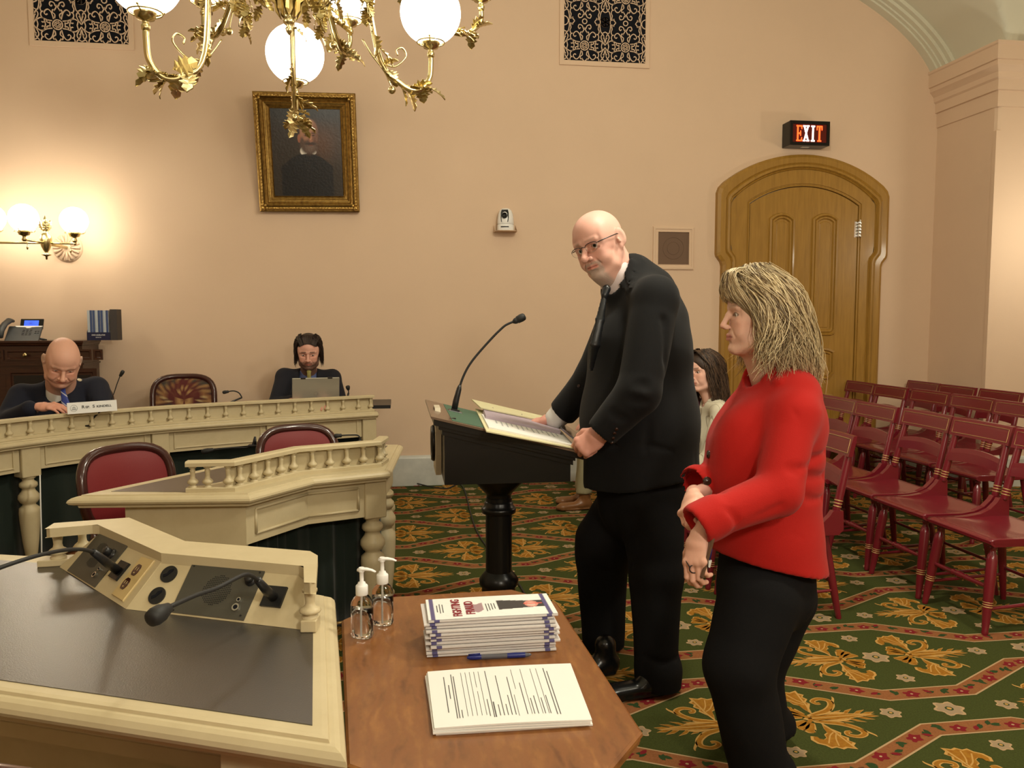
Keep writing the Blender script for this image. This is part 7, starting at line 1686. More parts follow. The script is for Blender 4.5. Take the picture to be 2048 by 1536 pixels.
# ------------------------------------------------------------------ the woman in the red blazer
D2 = 2.25
hc2 = PY(1520, 628, D2); R2 = img_dir(76, 2, 0, (1520, 630)); S2 = .985
wom = person('blonde woman in a red blazer and black trousers standing with folded hands', (1.06, 2.25, 0))
P2 = dict(fem=1, jaw=.90, nose=.80, eye=.0070, lip=1.05, neck=.048, blush=.75, tone=np.array(srgb(226, 184, 164)), lipcol=srgb(176, 96, 88), brow=srgb(140, 108, 80), browa=.6)
nb2 = PY(1545, 770, D2+.02); V, Q = make_head(P2, R2.T @ (nb2-hc2)/S2, .0026); C = face_cols(V, P2); HV2 = V*S2 @ R2.T+hc2
SL2, EL2, WL2 = PY(1585, 832, 2.10), PY(1556, 985, 2.02), PY(1410, 1052, 1.99)
SR2, ER2, WR2 = PY(1540, 830, 2.42), PY(1470, 960, 2.46), PY(1388, 985, 2.22)
P_BEND = (.2, -.9, -.5)
ra = axes3(PY(1362, 1042, 2.06)-PY(1384, 992, 2.13), PY(1340, 1000, 2.0)-PY(1370, 1010, 2.12)); wh1 = PY(1385, 990, 2.13)
ra = axes3(PY(1366, 1050, 2.03)-wh1, (-.8, -.5, .1)); h1v, h1q = hand_surface(ra, wh1, [(.45, .9, .7), (.5, 1.0, .7), (.55, 1.0, .7), (.6, 1.0, .6)], 0, (.3, .4, .2), side=1 if True else -1, scale=.86, arm=WR2, armr=(.024, .028), thumb_dir=(.7, .6, -.3))
wh2 = PY(1398, 1070, 1.985); rb_ = axes3(PY(1390, 1130, 1.96)-wh2, (-.75, -.65, 0)); h2v, h2q = hand_surface(rb_, wh2, [(.35, .7, .5), (.4, .8, .5), (.45, .85, .5), (.5, .9, .5)], 0, (.3, .3, .2), side=-1, scale=.86, arm=WL2, armr=(.024, .028), thumb_dir=(.75, .5, -.35))
hip2 = PY(1540, 1120, D2+.02); tr2 = inner_trunk([(nb2, hip2, .07, .10), (nb2, SL2, .05, .045), (SL2, EL2, .04, .035), (EL2, wh2, .035, .025), (nb2, SR2, .05, .045), (SR2, ER2, .04, .035), (ER2, wh1, .035, .025)], .013)
body_mesh(wom, [(HV2, Q, C), (h1v, h1q, hand_cols(h1v, P2['tone'])), (h2v, h2q, hand_cols(h2v, P2['tone'])), tr2])
eyeballs(P2, wom, R2, hc2, S2, iris=(.16, .12, .07), gaze=(1, .0, .0))
# trousers
F = Field((.65, 1.9, .02), (1.55, 2.65, 1.05), .0085)
F.limb(PY(1534, 1060, D2), PY(1532, 1180, D2), .140, .146, .03, side=(1, 0, 0), flat=.95)
F.chain([PY(1520, 1195, 2.17), PY(1478, 1330, 2.13), PY(1525, 1560, 2.16), (PY(1525, 1560, 2.16)*np.array((1, 1, 0))+np.array((.02, 0, .06)))], [.118, .098, .085, .082], .03)
F.chain([PY(1552, 1195, 2.34), PY(1500, 1340, 2.38), PY(1530, 1520, 2.42), (PY(1530, 1520, 2.42)*np.array((1, 1, 0))+np.array((.02, 0, .06)))], [.122, .100, .085, .082], .03)
crease(F, [PY(1400, 1330, 2.08), PY(1440, 1350, 2.03), PY(1480, 1345, 2.02)], .006, .02); crease(F, [PY(1480, 1200, 2.05), PY(1540, 1180, 2.02), PY(1590, 1200, 2.05)], .006, .02)
F.plane_cut((0, 0, .05), (0, 0, -1)); garment(wom, 'trousers', F, 'trouser_black')
b_ = PY(1525, 1560, 2.16); shoe(wom, (b_[0]+.08, b_[1], 0), (b_[0]-.16, b_[1]-.02, 0), 'shoe_black', .040); b_ = PY(1530, 1520, 2.42); shoe(wom, (b_[0]+.08, b_[1], 0), (b_[0]-.16, b_[1]-.02, 0), 'shoe_black', .040)
# blazer
F = Field((.55, 1.80, .62), (1.62, 2.75, 1.42), .0065)
def xs(px, py, d=D2): return PY(px, py, d)
prof2 = [(1556, 790, .102, 1.75), (1548, 845, .138, 1.30), (1530, 905, .163, 1.05), (1523, 960, .171, .96), (1521, 1010, .168, .96), (1526, 1070, .168, 1.0), (1536, 1150, .172, 1.05)]
for (x0, y0, r0, f0), (x1, y1, r1, f1) in zip(prof2[:-1], prof2[1:]): F.limb(xs(x0, y0), xs(x1, y1), r0, r1, .02, side=(1, 0, 0), flat=(f0, f1))
F.limb(xs(1552, 780), xs(1556, 800), .062, .085, .03); F.limb(xs(1556, 800), SL2, .075, .066, .04); F.limb(xs(1556, 800), SR2, .075, .066, .04)
F.ball(PY(1482, 885, 2.18), (.07, .06, .10), .08); F.ball(PY(1482, 885, 2.34), (.07, .06, .10), .08); F.limb(PY(1535, 752, D2+.0), PY(1560, 800, D2), .072, .10, .03)
F.chain([SL2, EL2], [.068, .066], .02); F.limb(EL2, PY(1425, 1035, 1.99), .066, .052, .015); F.chain([SR2, ER2], [.066, .062], .02); F.limb(ER2, PY(1398, 965, 2.26), .060, .050, .015)
# turned cuffs
F.limb(PY(1432, 1033, 1.99), PY(1402, 1047, 1.985), .058, .056, .002); F.limb(PY(1412, 972, 2.30), PY(1393, 966, 2.25), .056, .054, .002)
for (e_, c_) in ((EL2, PY(1392, 1050, 1.983)), (ER2, PY(1380, 968, 2.235))):
    dn = (c_-e_)/np.linalg.norm(c_-e_); F.flat_end(c_, .11, dn+np.array((0, 0, -.25))); F.limb(c_-dn*.05, c_+dn*.06, .043, .047, .002, 'sub')
F.limb(PY(1508, 700, D2-.01), PY(1522, 752, D2-.01), .060, .050, .012, 'sub'); F.chain([PY(1500, 748, 2.19), PY(1474, 790, 2.17), PY(1452, 830, 2.16)], [.030, .018, .006], .012, 'sub')
raise_along(F, [PY(1545, 745, 2.12), PY(1508, 775, 2.06), PY(1474, 830, 2.04), PY(1452, 872, 2.07)], .035, .040, .006)
# the front edge, seams and folds
crease(F, [PY(1452, 870, 2.02), PY(1412, 910, 2.05), PY(1398, 960, 2.1)], .003, .006); crease(F, [PY(1428, 1080, 2.0), PY(1430, 1120, 2.0), PY(1424, 1160, 2.02)], .003, .006)
for pts, r, md in (([PY(1450, 905, 1.99), PY(1480, 905, 1.95), PY(1520, 895, 1.95), PY(1560, 890, 1.97)], .009, 'sub'), ([PY(1448, 925, 1.98), PY(1475, 945, 1.94), PY(1505, 950, 1.94)], .010, 'sub'), ([PY(1440, 940, 1.97), PY(1462, 968, 1.93), PY(1500, 975, 1.93)], .007, 'sub'), ([PY(1560, 930, 1.95), PY(1590, 940, 1.98), PY(1610, 930, 2.02)], .008, 'sub'),
                   ([PY(1436, 985, 1.95), PY(1450, 1010, 1.93), PY(1470, 1040, 1.95)], .007, 'sub'), ([PY(1560, 1010, 1.96), PY(1500, 1045, 1.94), PY(1455, 1070, 1.96)], .006, 'sub'), ([PY(1575, 790, 2.04), PY(1592, 830, 2.03), PY(1606, 870, 2.05), PY(1600, 900, 2.05), PY(1580, 960, 2.0)], .004, 'sub'),
                   ([PY(1600, 930, 2.06), PY(1625, 915, 2.1), PY(1648, 900, 2.16)], .010, 'sub'), ([PY(1600, 950, 2.06), PY(1625, 955, 2.1), PY(1645, 950, 2.16)], .010, 'sub'), ([PY(1595, 985, 2.06), PY(1620, 1000, 2.1), PY(1640, 995, 2.16)], .008, 'sub'), ([PY(1500, 1060, 2.06), PY(1570, 1065, 2.06), PY(1640, 1085, 2.12)], .003, 'sub'),
                   ([PY(1450, 880, 2.02), PY(1440, 960, 2.02), PY(1445, 1000, 2.0)], .008, 'sub'), ([PY(1500, 820, 2.06), PY(1478, 870, 2.03), PY(1470, 900, 2.0)], .008, 'sub')): crease(F, pts, r, .016, md)
a, b = PY(1424, 1122, 2.08), PY(1645, 1138, 2.25); F.plane_cut(a, ((b[2]-a[2])/(b[0]-a[0]), 0, -1)); blz = garment(wom, 'blazer', F, 'blazer_red', 2)
for px, py in ((1418, 909), (1414, 962)): stick(blz, 'button', px, py, .0125, 'button_dark', wom, .005)
for px in (1539, 1544): 
    pass
# hair
def blonde():
    rs = np.random.RandomState(5); base, hi, lo = srgb(170, 148, 112), srgb(226, 208, 168), srgb(116, 96, 70)
    zt_ = np.array([.20, .15, .12, .08, .02, -.04, -.10, -.16, -.22]); ab = np.array([.01, .055, .10, .135, .152, .164, .172, .176, .168]); af = np.array([.01, .06, .105, .112, .085, .070, .075, .085, .08]); bs = np.array([.01, .055, .085, .108, .116, .122, .126, .120, .11])
    ip = lambda z, a: np.interp(-z, -zt_, a)
    def surf(phi, z, u):
        c, s_ = np.cos(phi), np.sin(phi); a = np.where(c > 0, ip(z, af), ip(z, ab)); b = ip(z, bs); return np.stack([c*a*u-.006, s_*b*u, z], -1)
    def batch(n, phi, z0, zend, u0, u1, wav, flip, back=0):
        K = 7; t = np.linspace(0, 1, K)[None, :]; z = z0[:, None]+(zend-z0)[:, None]*t**1.15; ph = phi[:, None]*(.55+.45*t**.5)+wav[:, None]*np.sin(t*8+rs.rand(n)[:, None]*6)*.10+back*np.sign(phi)[:, None]*np.sin(pi*t)*.30
        u = u0[:, None]+(u1-u0)[:, None]*t+.035*np.sin(t*9+rs.rand(n)[:, None]*6); P = surf(ph, z, u); cu = sstep(.55, 1, t)*rs.uniform(.0, .020, n)[:, None]; q_ = rs.rand(n)[:, None]*6+t*9; P[..., 0] += cu*np.cos(q_); P[..., 1] += cu*np.sin(q_)*np.sign(P[..., 1]); P[..., 2] += cu*.6*np.sin(q_); P[:, -1] += (P[:, -1]*np.array((1, 1, 0)))/.15*flip[:, None]; return P
    n = 1500; ph = rs.uniform(.33*pi, pi, n)*np.where(rs.rand(n) < .5, -1, 1); z0 = rs.uniform(.10, .152, n); ze = -.125-.085*sstep(.45*pi, .95*pi, np.abs(ph))+rs.uniform(-.035, .02, n); A = batch(n, ph, z0, ze, rs.uniform(.80, 1.0, n), rs.uniform(.72, 1.02, n), rs.uniform(.5, 1.5, n), rs.uniform(-.02, .012, n))
    n2 = 380; ph2 = rs.uniform(.40*pi, .62*pi, n2)*np.where(rs.rand(n2) < .5, -1, 1); A2 = batch(n2, ph2, rs.uniform(.09, .14, n2), rs.uniform(-.195, -.10, n2), rs.uniform(.85, 1.02, n2), rs.uniform(.88, 1.1, n2), rs.uniform(.5, 1.5, n2), rs.uniform(-.01, .03, n2), back=1)
    A2[:, -1, 0] += rs.uniform(.0, .045, n2); A2[:, -2, 0] += rs.uniform(.0, .030, n2)
    n3 = 420; s_ = rs.uniform(-1, 1, n3); K = 5; P3 = np.zeros((n3, K, 3)); x0 = rs.uniform(-.01, .05, n3)
    P3[:, 0] = np.stack([x0, s_*.03, .128+.012*rs.rand(n3)], 1); P3[:, 1] = np.stack([x0*.3+.075+.01*rs.rand(n3), s_*.060, .122+.012*rs.rand(n3)], 1); P3[:, 2] = np.stack([.108+.008*rs.rand(n3)-.030*s_**2, s_*.078, .085+.01*rs.rand(n3)], 1)
    P3[:, 3] = np.stack([.108+.006*rs.rand(n3)-.050*s_**2, s_*.088, .052+.012*rs.rand(n3)], 1); P3[:, 4] = np.stack([.100+.010*rs.rand(n3)-.075*np.abs(s_)**1.5, s_*.098, .038-.045*np.abs(s_)**2+.014*rs.rand(n3)], 1)
    out = [spline_batch(a, 15) for a in (A, A2, P3)]; P = np.concatenate(out); S_ = len(P); t = np.linspace(0, 1, 15)[None]; rad = rs.uniform(.0012, .0030, S_)[:, None]*(1-.8*t**2.2); cols = tint(S_, base, hi, lo, rs); cc = np.repeat(cols[:, None], 15, 1)*(1-.25*(t[..., None] < .12)); return P, rad, cc
Ph, rad, cc = blonde(); hair_cap(wom, R2, hc2, S2, srgb(124, 104, 76), low=-.07, grow=.022); strands(wom, 'hair', (Ph*S2) @ R2.T+hc2, rad, cc)
# what she carries
hk = h2v[np.argmin(h2v[:, 2])]
t = thing('smartphone', 'brown-cased smartphone hanging from the woman\'s lower hand', 'phone', tuple(PY(1410, 1105, 1.97))); Mq = frame_M((0, 0, 0), *[axes3(PY(1420, 1075, 1.97)-PY(1402, 1138, 1.97), (-1, .1, 0))[:, k] for k in (1, 0, 2)]); m = MB(); m.box((-.034, -.062, -.0045), (.034, .062, .0045), M=Mq, bev=.003); mat('phone_case', (.12, .065, .04), .3); m.build('case', 'phone_case', t)
t = thing('folded_eyeglasses', 'black-rimmed eyeglasses dangling from the woman\'s fingers', 'glasses', tuple(PY(1395, 1140, 1.955))); gq = lambda px, py, d=1.955: Vector(PY(px, py, d))-Vector(t.location)
m = MB(); 
for cx_ in (1388, 1406): m.tube([gq(cx_+9*math.cos(q), 1138+8*math.sin(q)+(cx_-1388)*.35) for q in np.linspace(0, 2*pi, 18)], .0016, 6, cap=False)
m.tube([gq(1379, 1134), gq(1372, 1122, 1.97), gq(1380, 1110, 1.99)], .0016, 6); m.tube([gq(1415, 1146), gq(1416, 1120, 1.965), gq(1410, 1080, 1.97)], .0016, 6); m.build('frame', 'frame_dark', t)
t = thing('name_badge', 'small white badge with blue edge held with the phone at the blazer hem', 'badge', tuple(PY(1418, 1132, 2.0))); gq = lambda px, py, d=2.0: Vector(PY(px, py, d))-Vector(t.location)
m = MB(); Pq = [gq(1410, 1130), gq(1420, 1136), gq(1424, 1121), gq(1415, 1116)]; m.add(Pq+[p+Vector((.0, .002, 0)) for p in Pq], [(0, 1, 2, 3), (7, 6, 5, 4), (0, 4, 5, 1), (1, 5, 6, 2), (2, 6, 7, 3), (3, 7, 4, 0)]); m.build('card', 'paper', t); m = MB(); m.tube([gq(1419, 1120), gq(1423, 1100), gq(1422, 1080)], .0025, 6); m.build('strap', 'pen_blue', t)
# ------------------------------------------------------------------ seated people
def neck_local(R, o, S, p): return R.T @ (np.array(p)-o)/S
def suit_torso(lo, hi, neck, sh, chest, waist, arms, h, rs_, v=None, matn='suit_navy', root=None, name='jacket', neck_r=.062, col_dir=None, flat=.62):
    """jacket for a person facing the camera side; sh = two shoulder points, arms = lists of (points, radii)"""
    F = Field(lo, hi, h); sd = np.array(sh[1])-np.array(sh[0]); sd /= np.linalg.norm(sd)
    F.limb(neck, chest, rs_[0], rs_[1], .05, side=sd, flat=(1.0, flat)); F.limb(chest, waist, rs_[1], rs_[2], .04, side=sd, flat=(flat, .72))
    for s_ in sh: F.limb(neck+(s_-neck)*.25+np.array((0, 0, .0)), s_, .070, .068, .045)
    for pts, rr in arms: F.chain(pts, rr, .02)
    return F
def V_open(F, top, bot, r0, r1, fr, n=4):
    top, bot = np.array(top), np.array(bot); P = [top+(bot-top)*i/n+np.array(fr)*.035 for i in range(n+1)]; F.chain(P, list(np.linspace(r0, r1, n+1)), .004, 'sub')
# the bald man reading at the dais
y = 5.48
hr_c = PY(125, 722, y-.10); R3 = img_dir(-6, 38, -6, (125, 720)); S3 = 1.20
rep = person('bald man in a navy suit and striped blue tie looking down at the dais', (-2.14, 5.62, 0))
P3_ = dict(jaw=1.12, full=.016, nose=1.15, neck=.070, eye=.0022, lip=.75, blush=.75, tone=np.array(srgb(222, 172, 150)), brow=srgb(150, 116, 96), browa=.5, smile=-.6)
P3_['paint'] = [(lambda x, y_, z: sstep(.03, -.02, x)*np.exp(-((z-.0)/.055)**2)*sstep(.05, .07, np.abs(y_)), srgb(214, 196, 180), .7)]
nb3 = PY(122, 776, y+.12); V, Q = make_head(P3_, neck_local(R3, hr_c, S3, nb3), .0032); C = face_cols(V, P3_); HV3 = V*S3 @ R3.T+hr_c
sh3 = [PY(44, 792, y+.05), PY(192, 776, y+.20)]; el3 = [PY(14, 846, y-.10), PY(216, 838, y+.0)]; wr3 = [PY(76, 817, y-.26), PY(190, 832, y-.22)]
P_BEND = (.2, -.6, -.5); hd = []
for k in (0, 1):
    Rh = axes3((1 if k == 0 else -1, -.15, .02), (0, -.45, 1)); hv, hq = hand_surface(Rh, wr3[k]+np.array((0, 0, .012)), [(.35, .5, .3)]*4, .03, (.3, .3, .2), side=1 if k == 0 else -1, scale=1.0, arm=el3[k], h=.0035); hd.append((hv, hq, hand_cols(hv, P3_['tone'])))
tr3 = inner_trunk([(nb3, nb3+np.array((0, .05, -.45)), .08, .12), (nb3, sh3[0], .05, .045), (sh3[0], el3[0], .04, .035), (el3[0], wr3[0], .035, .025), (nb3, sh3[1], .05, .045), (sh3[1], el3[1], .04, .035), (el3[1], wr3[1], .035, .025), (nb3+np.array((0, .05, -.5)), nb3+np.array((.15, -.35, -.55)), .09, .07)], .015)
body_mesh(rep, [(HV3, Q, C)]+hd+[tr3]); eyeballs(P3_, rep, R3, hr_c, S3, gaze=(1, 0, -.4))
ch3 = PY(124, 850, y+.10); wa3 = ch3+np.array((0, .08, -.38))
F = suit_torso(np.array((-2.80, 5.05, .50)), np.array((-1.50, 6.05, 1.30)), nb3+np.array((0, .03, -.03)), sh3, ch3, wa3, [([sh3[0], el3[0], wr3[0]-np.array((.05, 0, 0))], [.078, .070, .054]), ([sh3[1], el3[1], wr3[1]+np.array((.05, 0, 0))], [.078, .070, .054])], .009, (.12, .245, .26), root=rep)
F.limb(nb3+np.array((0, -.03, .03)), nb3+np.array((0, -.10, -.02)), .080, .066, .004, 'sub'); V_open(F, nb3+np.array((0, -.12, -.03)), PY(132, 850, y-.12), .056, .034, (0, -1, .0))
raise_along(F, [PY(104, 775, y-.02), PY(108, 800, y-.08), PY(118, 850, y-.12)], .028, .034, .006); raise_along(F, [PY(150, 770, y+.03), PY(152, 800, y-.04), PY(146, 850, y-.10)], .028, .034, .006)
for pts in ([PY(60, 800, y-.04), PY(70, 830, y-.06)], [PY(30, 830, y-.08), PY(50, 845, y-.1)], [PY(180, 800, y+.05), PY(186, 830, y+.03)], [PY(200, 815, y+.08), PY(212, 830, y+.06)]): crease(F, pts, .008, .02)
j3 = garment(rep, 'jacket', F, 'suit_navy')
F = Field(np.array((-2.50, 5.1, .60)), np.array((-1.7, 5.95, 1.28)), .008); F.limb(nb3+np.array((0, .0, -.02)), ch3+np.array((0, -.0, 0)), .085, .205, .03, side=(1, 0, 0), flat=(.9, .62)); F.limb(nb3+np.array((0, -.01, .01)), nb3+np.array((0, -.02, -.05)), .082, .09, .01); F.limb(ch3, wa3, .20, .21, .03, side=(1, 0, 0), flat=.70); garment(rep, 'shirt', F, 'shirt_white')
kn3 = PY(125, 771, y-.03); F = Field(np.array((-2.4, 5.0, .6)), np.array((-1.8, 5.7, 1.25)), .005); tp_ = [kn3, PY(126, 782, y-.07), PY(132, 812, y-.095), PY(138, 850, y-.12)]; F.chain(tp_, [.020, .015, .028, .034], .004, side=(1, 0, 0), flat=.35); garment(rep, 'tie', F, 'tie_striped', 1)
stick(j3, 'lapel_pin', 159, 758+2, .015, 'pin_face', rep, .004)
F = Field(np.array((-2.5, 4.95, .30)), np.array((-1.6, 6.1, .80)), .012); 
for sx in (-.11, .11): F.chain([np.array((-2.14+sx, 5.75, .56)), np.array((-2.05+sx, 5.38, .56)), np.array((-2.05+sx, 5.34, .38))], [.10, .085, .07], .03)
garment(rep, 'trousers', F, 'suit_navy')

# the bearded man at the laptop
y = 6.28
lc = PY(617, 702, y-.05); R4 = img_dir(3, 20, 0, (617, 702)); S4 = 1.05
lap = person('long-haired bearded man in a charcoal suit working at a laptop by the wall', (-.69, 6.33, 0))
P4_ = dict(jaw=1.0, nose=1.0, neck=.056, eye=.0030, lip=.8, blush=.5, tone=np.array(srgb(216, 164, 144)), brow=srgb(48, 36, 30), browa=.9, frown=1)
bcol = srgb(38, 28, 24)
def beard(x, y_, z):
    a = sstep(-.046, -.058, z)*(x > -.01)*np.clip(1-np.exp(-(((z+.068)/.009)**2+(y_/.024)**2)*1.0), 0, 1)*(1-np.exp(-(((z+.050)/.016)**2+((np.abs(y_)-.040)/.012)**2))*.6); b = sstep(.050, .062, np.abs(y_))*sstep(.00, -.03, z)*(x > -.02)*sstep(.07, .045, x); return np.clip(a+b, 0, 1)*(.85+.15*np.sin(y_*1800+z*900))
P4_['paint'] = [(beard, bcol, .95)]
nb4 = PY(617, 752, y+.05); V, Q = make_head(P4_, neck_local(R4, lc, S4, nb4), .0032); C = face_cols(V, P4_); HV4 = V*S4 @ R4.T+lc
sh4 = [PY(570, 754, y+.02), PY(664, 756, y+.05)]; el4 = [PY(552, 812, y-.12), PY(682, 812, y-.08)]; wr4 = [PY(592, 800, y-.30), PY(655, 800, y-.30)]; hd = []
for k in (0, 1):
    Rh = axes3((.25 if k == 0 else -.25, -1, 0), (0, 0, 1)); hv, hq = hand_surface(Rh, wr4[k]-np.array((0, 0, .0)), [(.3, .5, .3)]*4, .05, (.3, .3, .2), side=1 if k else -1, scale=1.0, arm=el4[k], h=.004); hd.append((hv, hq, hand_cols(hv, P4_['tone'])))
tr4 = inner_trunk([(nb4, nb4+np.array((0, .04, -.5)), .07, .11), (nb4, sh4[0], .05, .045), (sh4[0], el4[0], .04, .035), (el4[0], wr4[0], .035, .025), (nb4, sh4[1], .05, .045), (sh4[1], el4[1], .04, .035), (el4[1], wr4[1], .035, .025)], .015)
body_mesh(lap, [(HV4, Q, C)]+hd+[tr4]); eyeballs(P4_, lap, R4, lc, S4, gaze=(1, 0, -.4))
ch4 = PY(617, 800, y+.04); wa4 = ch4+np.array((0, .05, -.33))
F = suit_torso(np.array((-1.15, 5.80, .50)), np.array((-.25, 6.62, 1.22)), nb4+np.array((0, .02, -.02)), sh4, ch4, wa4, [([sh4[0], el4[0], wr4[0]+np.array((0, .05, 0))], [.066, .058, .044]), ([sh4[1], el4[1], wr4[1]+np.array((0, .05, 0))], [.066, .058, .044])], .009, (.095, .185, .19), root=lap)
F.limb(nb4+np.array((0, -.02, .03)), nb4+np.array((0, -.07, -.02)), .066, .062, .004, 'sub'); V_open(F, nb4+np.array((0, -.085, -.02)), PY(617, 805, y-.09), .052, .040, (0, -1, 0))
raise_along(F, [PY(595, 742, y-.03), PY(592, 770, y-.08), PY(597, 800, y-.10)], .022, .028, .006); raise_along(F, [PY(640, 742, y-.03), PY(642, 770, y-.08), PY(638, 800, y-.10)], .022, .028, .006); garment(lap, 'jacket', F, 'suit_charcoal')
F = Field(np.array((-.95, 6.0, .60)), np.array((-.45, 6.5, 1.20)), .007); F.limb(nb4+np.array((0, 0, -.02)), ch4, .080, .172, .03, side=(1, 0, 0), flat=(.85, .60)); F.limb(nb4+np.array((0, -.01, .015)), nb4+np.array((0, -.015, -.05)), .068, .08, .008); F.limb(ch4, wa4, .165, .17, .03, side=(1, 0, 0), flat=.70); garment(lap, 'shirt', F, 'shirt_blue')
F = Field(np.array((-.85, 5.9, .6)), np.array((-.5, 6.4, 1.15)), .0045); F.chain([PY(618, 742, y-.105), PY(618, 750, y-.115), PY(619, 775, y-.125), PY(620, 805, y-.13)], [.019, .014, .026, .030], .004, side=(1, 0, 0), flat=.35); garment(lap, 'tie', F, 'tie_olive', 1)
rs = np.random.RandomState(8)
def curtain_hair(n, z0, zend, ab, bs, af, phmin, rs, mid=.0, puff=.02):
    K = 7; t = np.linspace(0, 1, K)[None]; ph = rs.uniform(phmin, pi, n)*np.where(rs.rand(n) < .5, -1, 1); z = z0[0]+(z0[1]-z0[0])*rs.rand(n)[:, None]; ze = zend[0]+(zend[1]-zend[0])*rs.rand(n)[:, None]; Z = z+(ze-z)*t**1.2
    phi = np.sign(ph)[:, None]*(np.abs(ph)[:, None]*(.5+.5*t**.6))+.09*np.sin(t*8+rs.rand(n)[:, None]*6); zz = np.clip((Z+.12)/.27, 0, 1); dome = np.sqrt(np.clip(1-((Z-.03)/.125)**2*(Z > .03), .02, 1)); c, s_ = np.cos(phi), np.sin(phi)
    a = np.where(c > 0, af, ab); u = rs.uniform(.84, 1.0, n)[:, None]+puff*np.sin(t*9+rs.rand(n)[:, None]*6)+(.10*(1-zz)); return np.stack([c*a*u*dome-.012, s_*bs*u*dome, Z], -1)
hair_cap(lap, R4, lc, S4, srgb(34, 27, 24), cutr=(.066, .072, .108), low=-.10, grow=.010)
A = curtain_hair(620, (.09, .132), (-.13, -.06), .118, .096, .098, .42*pi, rs, puff=.05); 
n3 = 200; s_ = rs.uniform(-1, 1, n3); P3 = np.zeros((n3, 5, 3)); th = np.linspace(.0, 1, 5)
for i, tt in enumerate(th): P3[:, i] = np.stack([.082-.15*tt+0*s_, s_*(.052+.034*math.sin(tt*pi*.8)), .085+.042*math.sin(tt*pi)+.004*rs.rand(n3)-.02*s_**2], 1)
P = np.concatenate([spline_batch(A, 12), spline_batch(P3, 12)]); t = np.linspace(0, 1, 12)[None]; n_ = len(P); strands(lap, 'hair', (P*S4) @ R4.T+lc, rs.uniform(.0016, .0034, n_)[:, None]*(1-.75*t**2), tint(n_, srgb(44, 34, 30), srgb(72, 56, 48), srgb(26, 20, 18), rs))
F = Field(np.array((-1.1, 5.7, .38)), np.array((-.3, 6.6, .72)), .012)
for sx in (-.1, .1): F.chain([np.array((-.69+sx, 6.38, .54)), np.array((-.69+sx, 5.98, .54)), np.array((-.69+sx, 5.95, .42))], [.10, .08, .07], .03)
garment(lap, 'trousers', F, 'suit_charcoal')
oval_chair('committee chair hidden under the bearded man with the laptop', (-.69, 6.30, 0), 0, z0=.56, z1=.90, hw=.22, pad='tapestry')

# the dark-haired young woman seated in the front row
y = 4.62
bc = PY(1409, 741, y); R5 = img_dir(50, 4, 3, (1409, 741)); S5 = .98
yw = person('young woman with long dark hair in a cream striped blouse sitting on a red chair', (1.78, 4.62, 0))
P5_ = dict(fem=1, jaw=.92, nose=.82, neck=.046, eye=.0055, lip=1.0, blush=.5, tone=np.array(srgb(228, 182, 162)), lipcol=srgb(190, 116, 104), brow=srgb(70, 50, 40), browa=.8)
nb5 = PY(1424, 800, y+.0); V, Q = make_head(P5_, neck_local(R5, bc, S5, nb5), .0032); C = face_cols(V, P5_); HV5 = V*S5 @ R5.T+bc
sh5 = [PY(1442, 824, y-.17), PY(1420, 826, y+.17)]; el5 = [PY(1420, 915, y-.20), PY(1398, 915, y+.20)]; wr5 = [PY(1345, 966, y-.12), PY(1340, 960, y+.12)]; hd = []
for k in (0, 1):
    Rh = axes3((-1, 0, -.15), (0, 0, 1)); hv, hq = hand_surface(Rh, wr5[k], [(.3, .4, .3)]*4, .04, (.3, .3, .2), side=1 if k == 0 else -1, scale=.86, arm=el5[k], h=.004); hd.append((hv, hq, hand_cols(hv, P5_['tone'])))
hp5 = np.array((1.86, y, .52)); tr5 = inner_trunk([(nb5, hp5, .06, .10), (nb5, sh5[0], .045, .04), (sh5[0], el5[0], .035, .03), (el5[0], wr5[0], .03, .022), (nb5, sh5[1], .045, .04), (sh5[1], el5[1], .035, .03), (el5[1], wr5[1], .03, .022)], .014)
body_mesh(yw, [(HV5, Q, C)]+hd+[tr5]); eyeballs(P5_, yw, R5, bc, S5, gaze=(1, 0, -.1))
F = Field(np.array((1.15, 4.2, .42)), np.array((2.15, 5.05, 1.12)), .008); F.limb(nb5+np.array((.01, 0, -.04)), PY(1425, 880, y), .075, .115, .04, side=(1, 0, 0), flat=(1.3, 1.25)); F.limb(PY(1425, 880, y), hp5, .112, .130, .04, side=(1, 0, 0), flat=(1.25, 1.2))
for k in (0, 1): F.limb(nb5-np.array((0, 0, .03)), sh5[k], .055, .056, .03); F.chain([sh5[k], el5[k]], [.056, .052], .02); F.chain([el5[k], wr5[k]], [.052, .040], .012); dn = wr5[k]-el5[k]; dn /= np.linalg.norm(dn); F.flat_end(wr5[k], .09, dn)
F.limb(nb5+np.array((-.02, 0, .05)), nb5+np.array((-.035, 0, -.01)), .055, .050, .004, 'sub'); garment(yw, 'blouse', F, 'blouse')
F = Field(np.array((1.1, 4.2, .05)), np.array((2.1, 5.05, .78)), .012)
for sy in (-.1, .1): F.chain([hp5+np.array((0, sy, .0)), np.array((1.42, y+sy*1.1, .53)), np.array((1.36, y+sy*1.1, .10))], [.105, .075, .05], .03)
F.plane_cut((0, 0, .09), (0, 0, -1)); garment(yw, 'trousers', F, 'trouser_black')
for sy in (-.11, .11): shoe(yw, (1.42, y+sy, 0), (1.16, y+sy, 0), 'shoe_black', .038)
rs = np.random.RandomState(12); hair_cap(yw, R5, bc, S5, srgb(52, 38, 30), face_x=.05, low=-.10, grow=.020)
A = curtain_hair(900, (.10, .138), (-.33, -.16), .128, .102, .095, .36*pi, rs, puff=.035); n3 = 240; s_ = rs.uniform(-1, 1, n3); P3 = np.zeros((n3, 5, 3)); sg = np.where(s_ > 0, 1, -1); q = np.abs(s_)
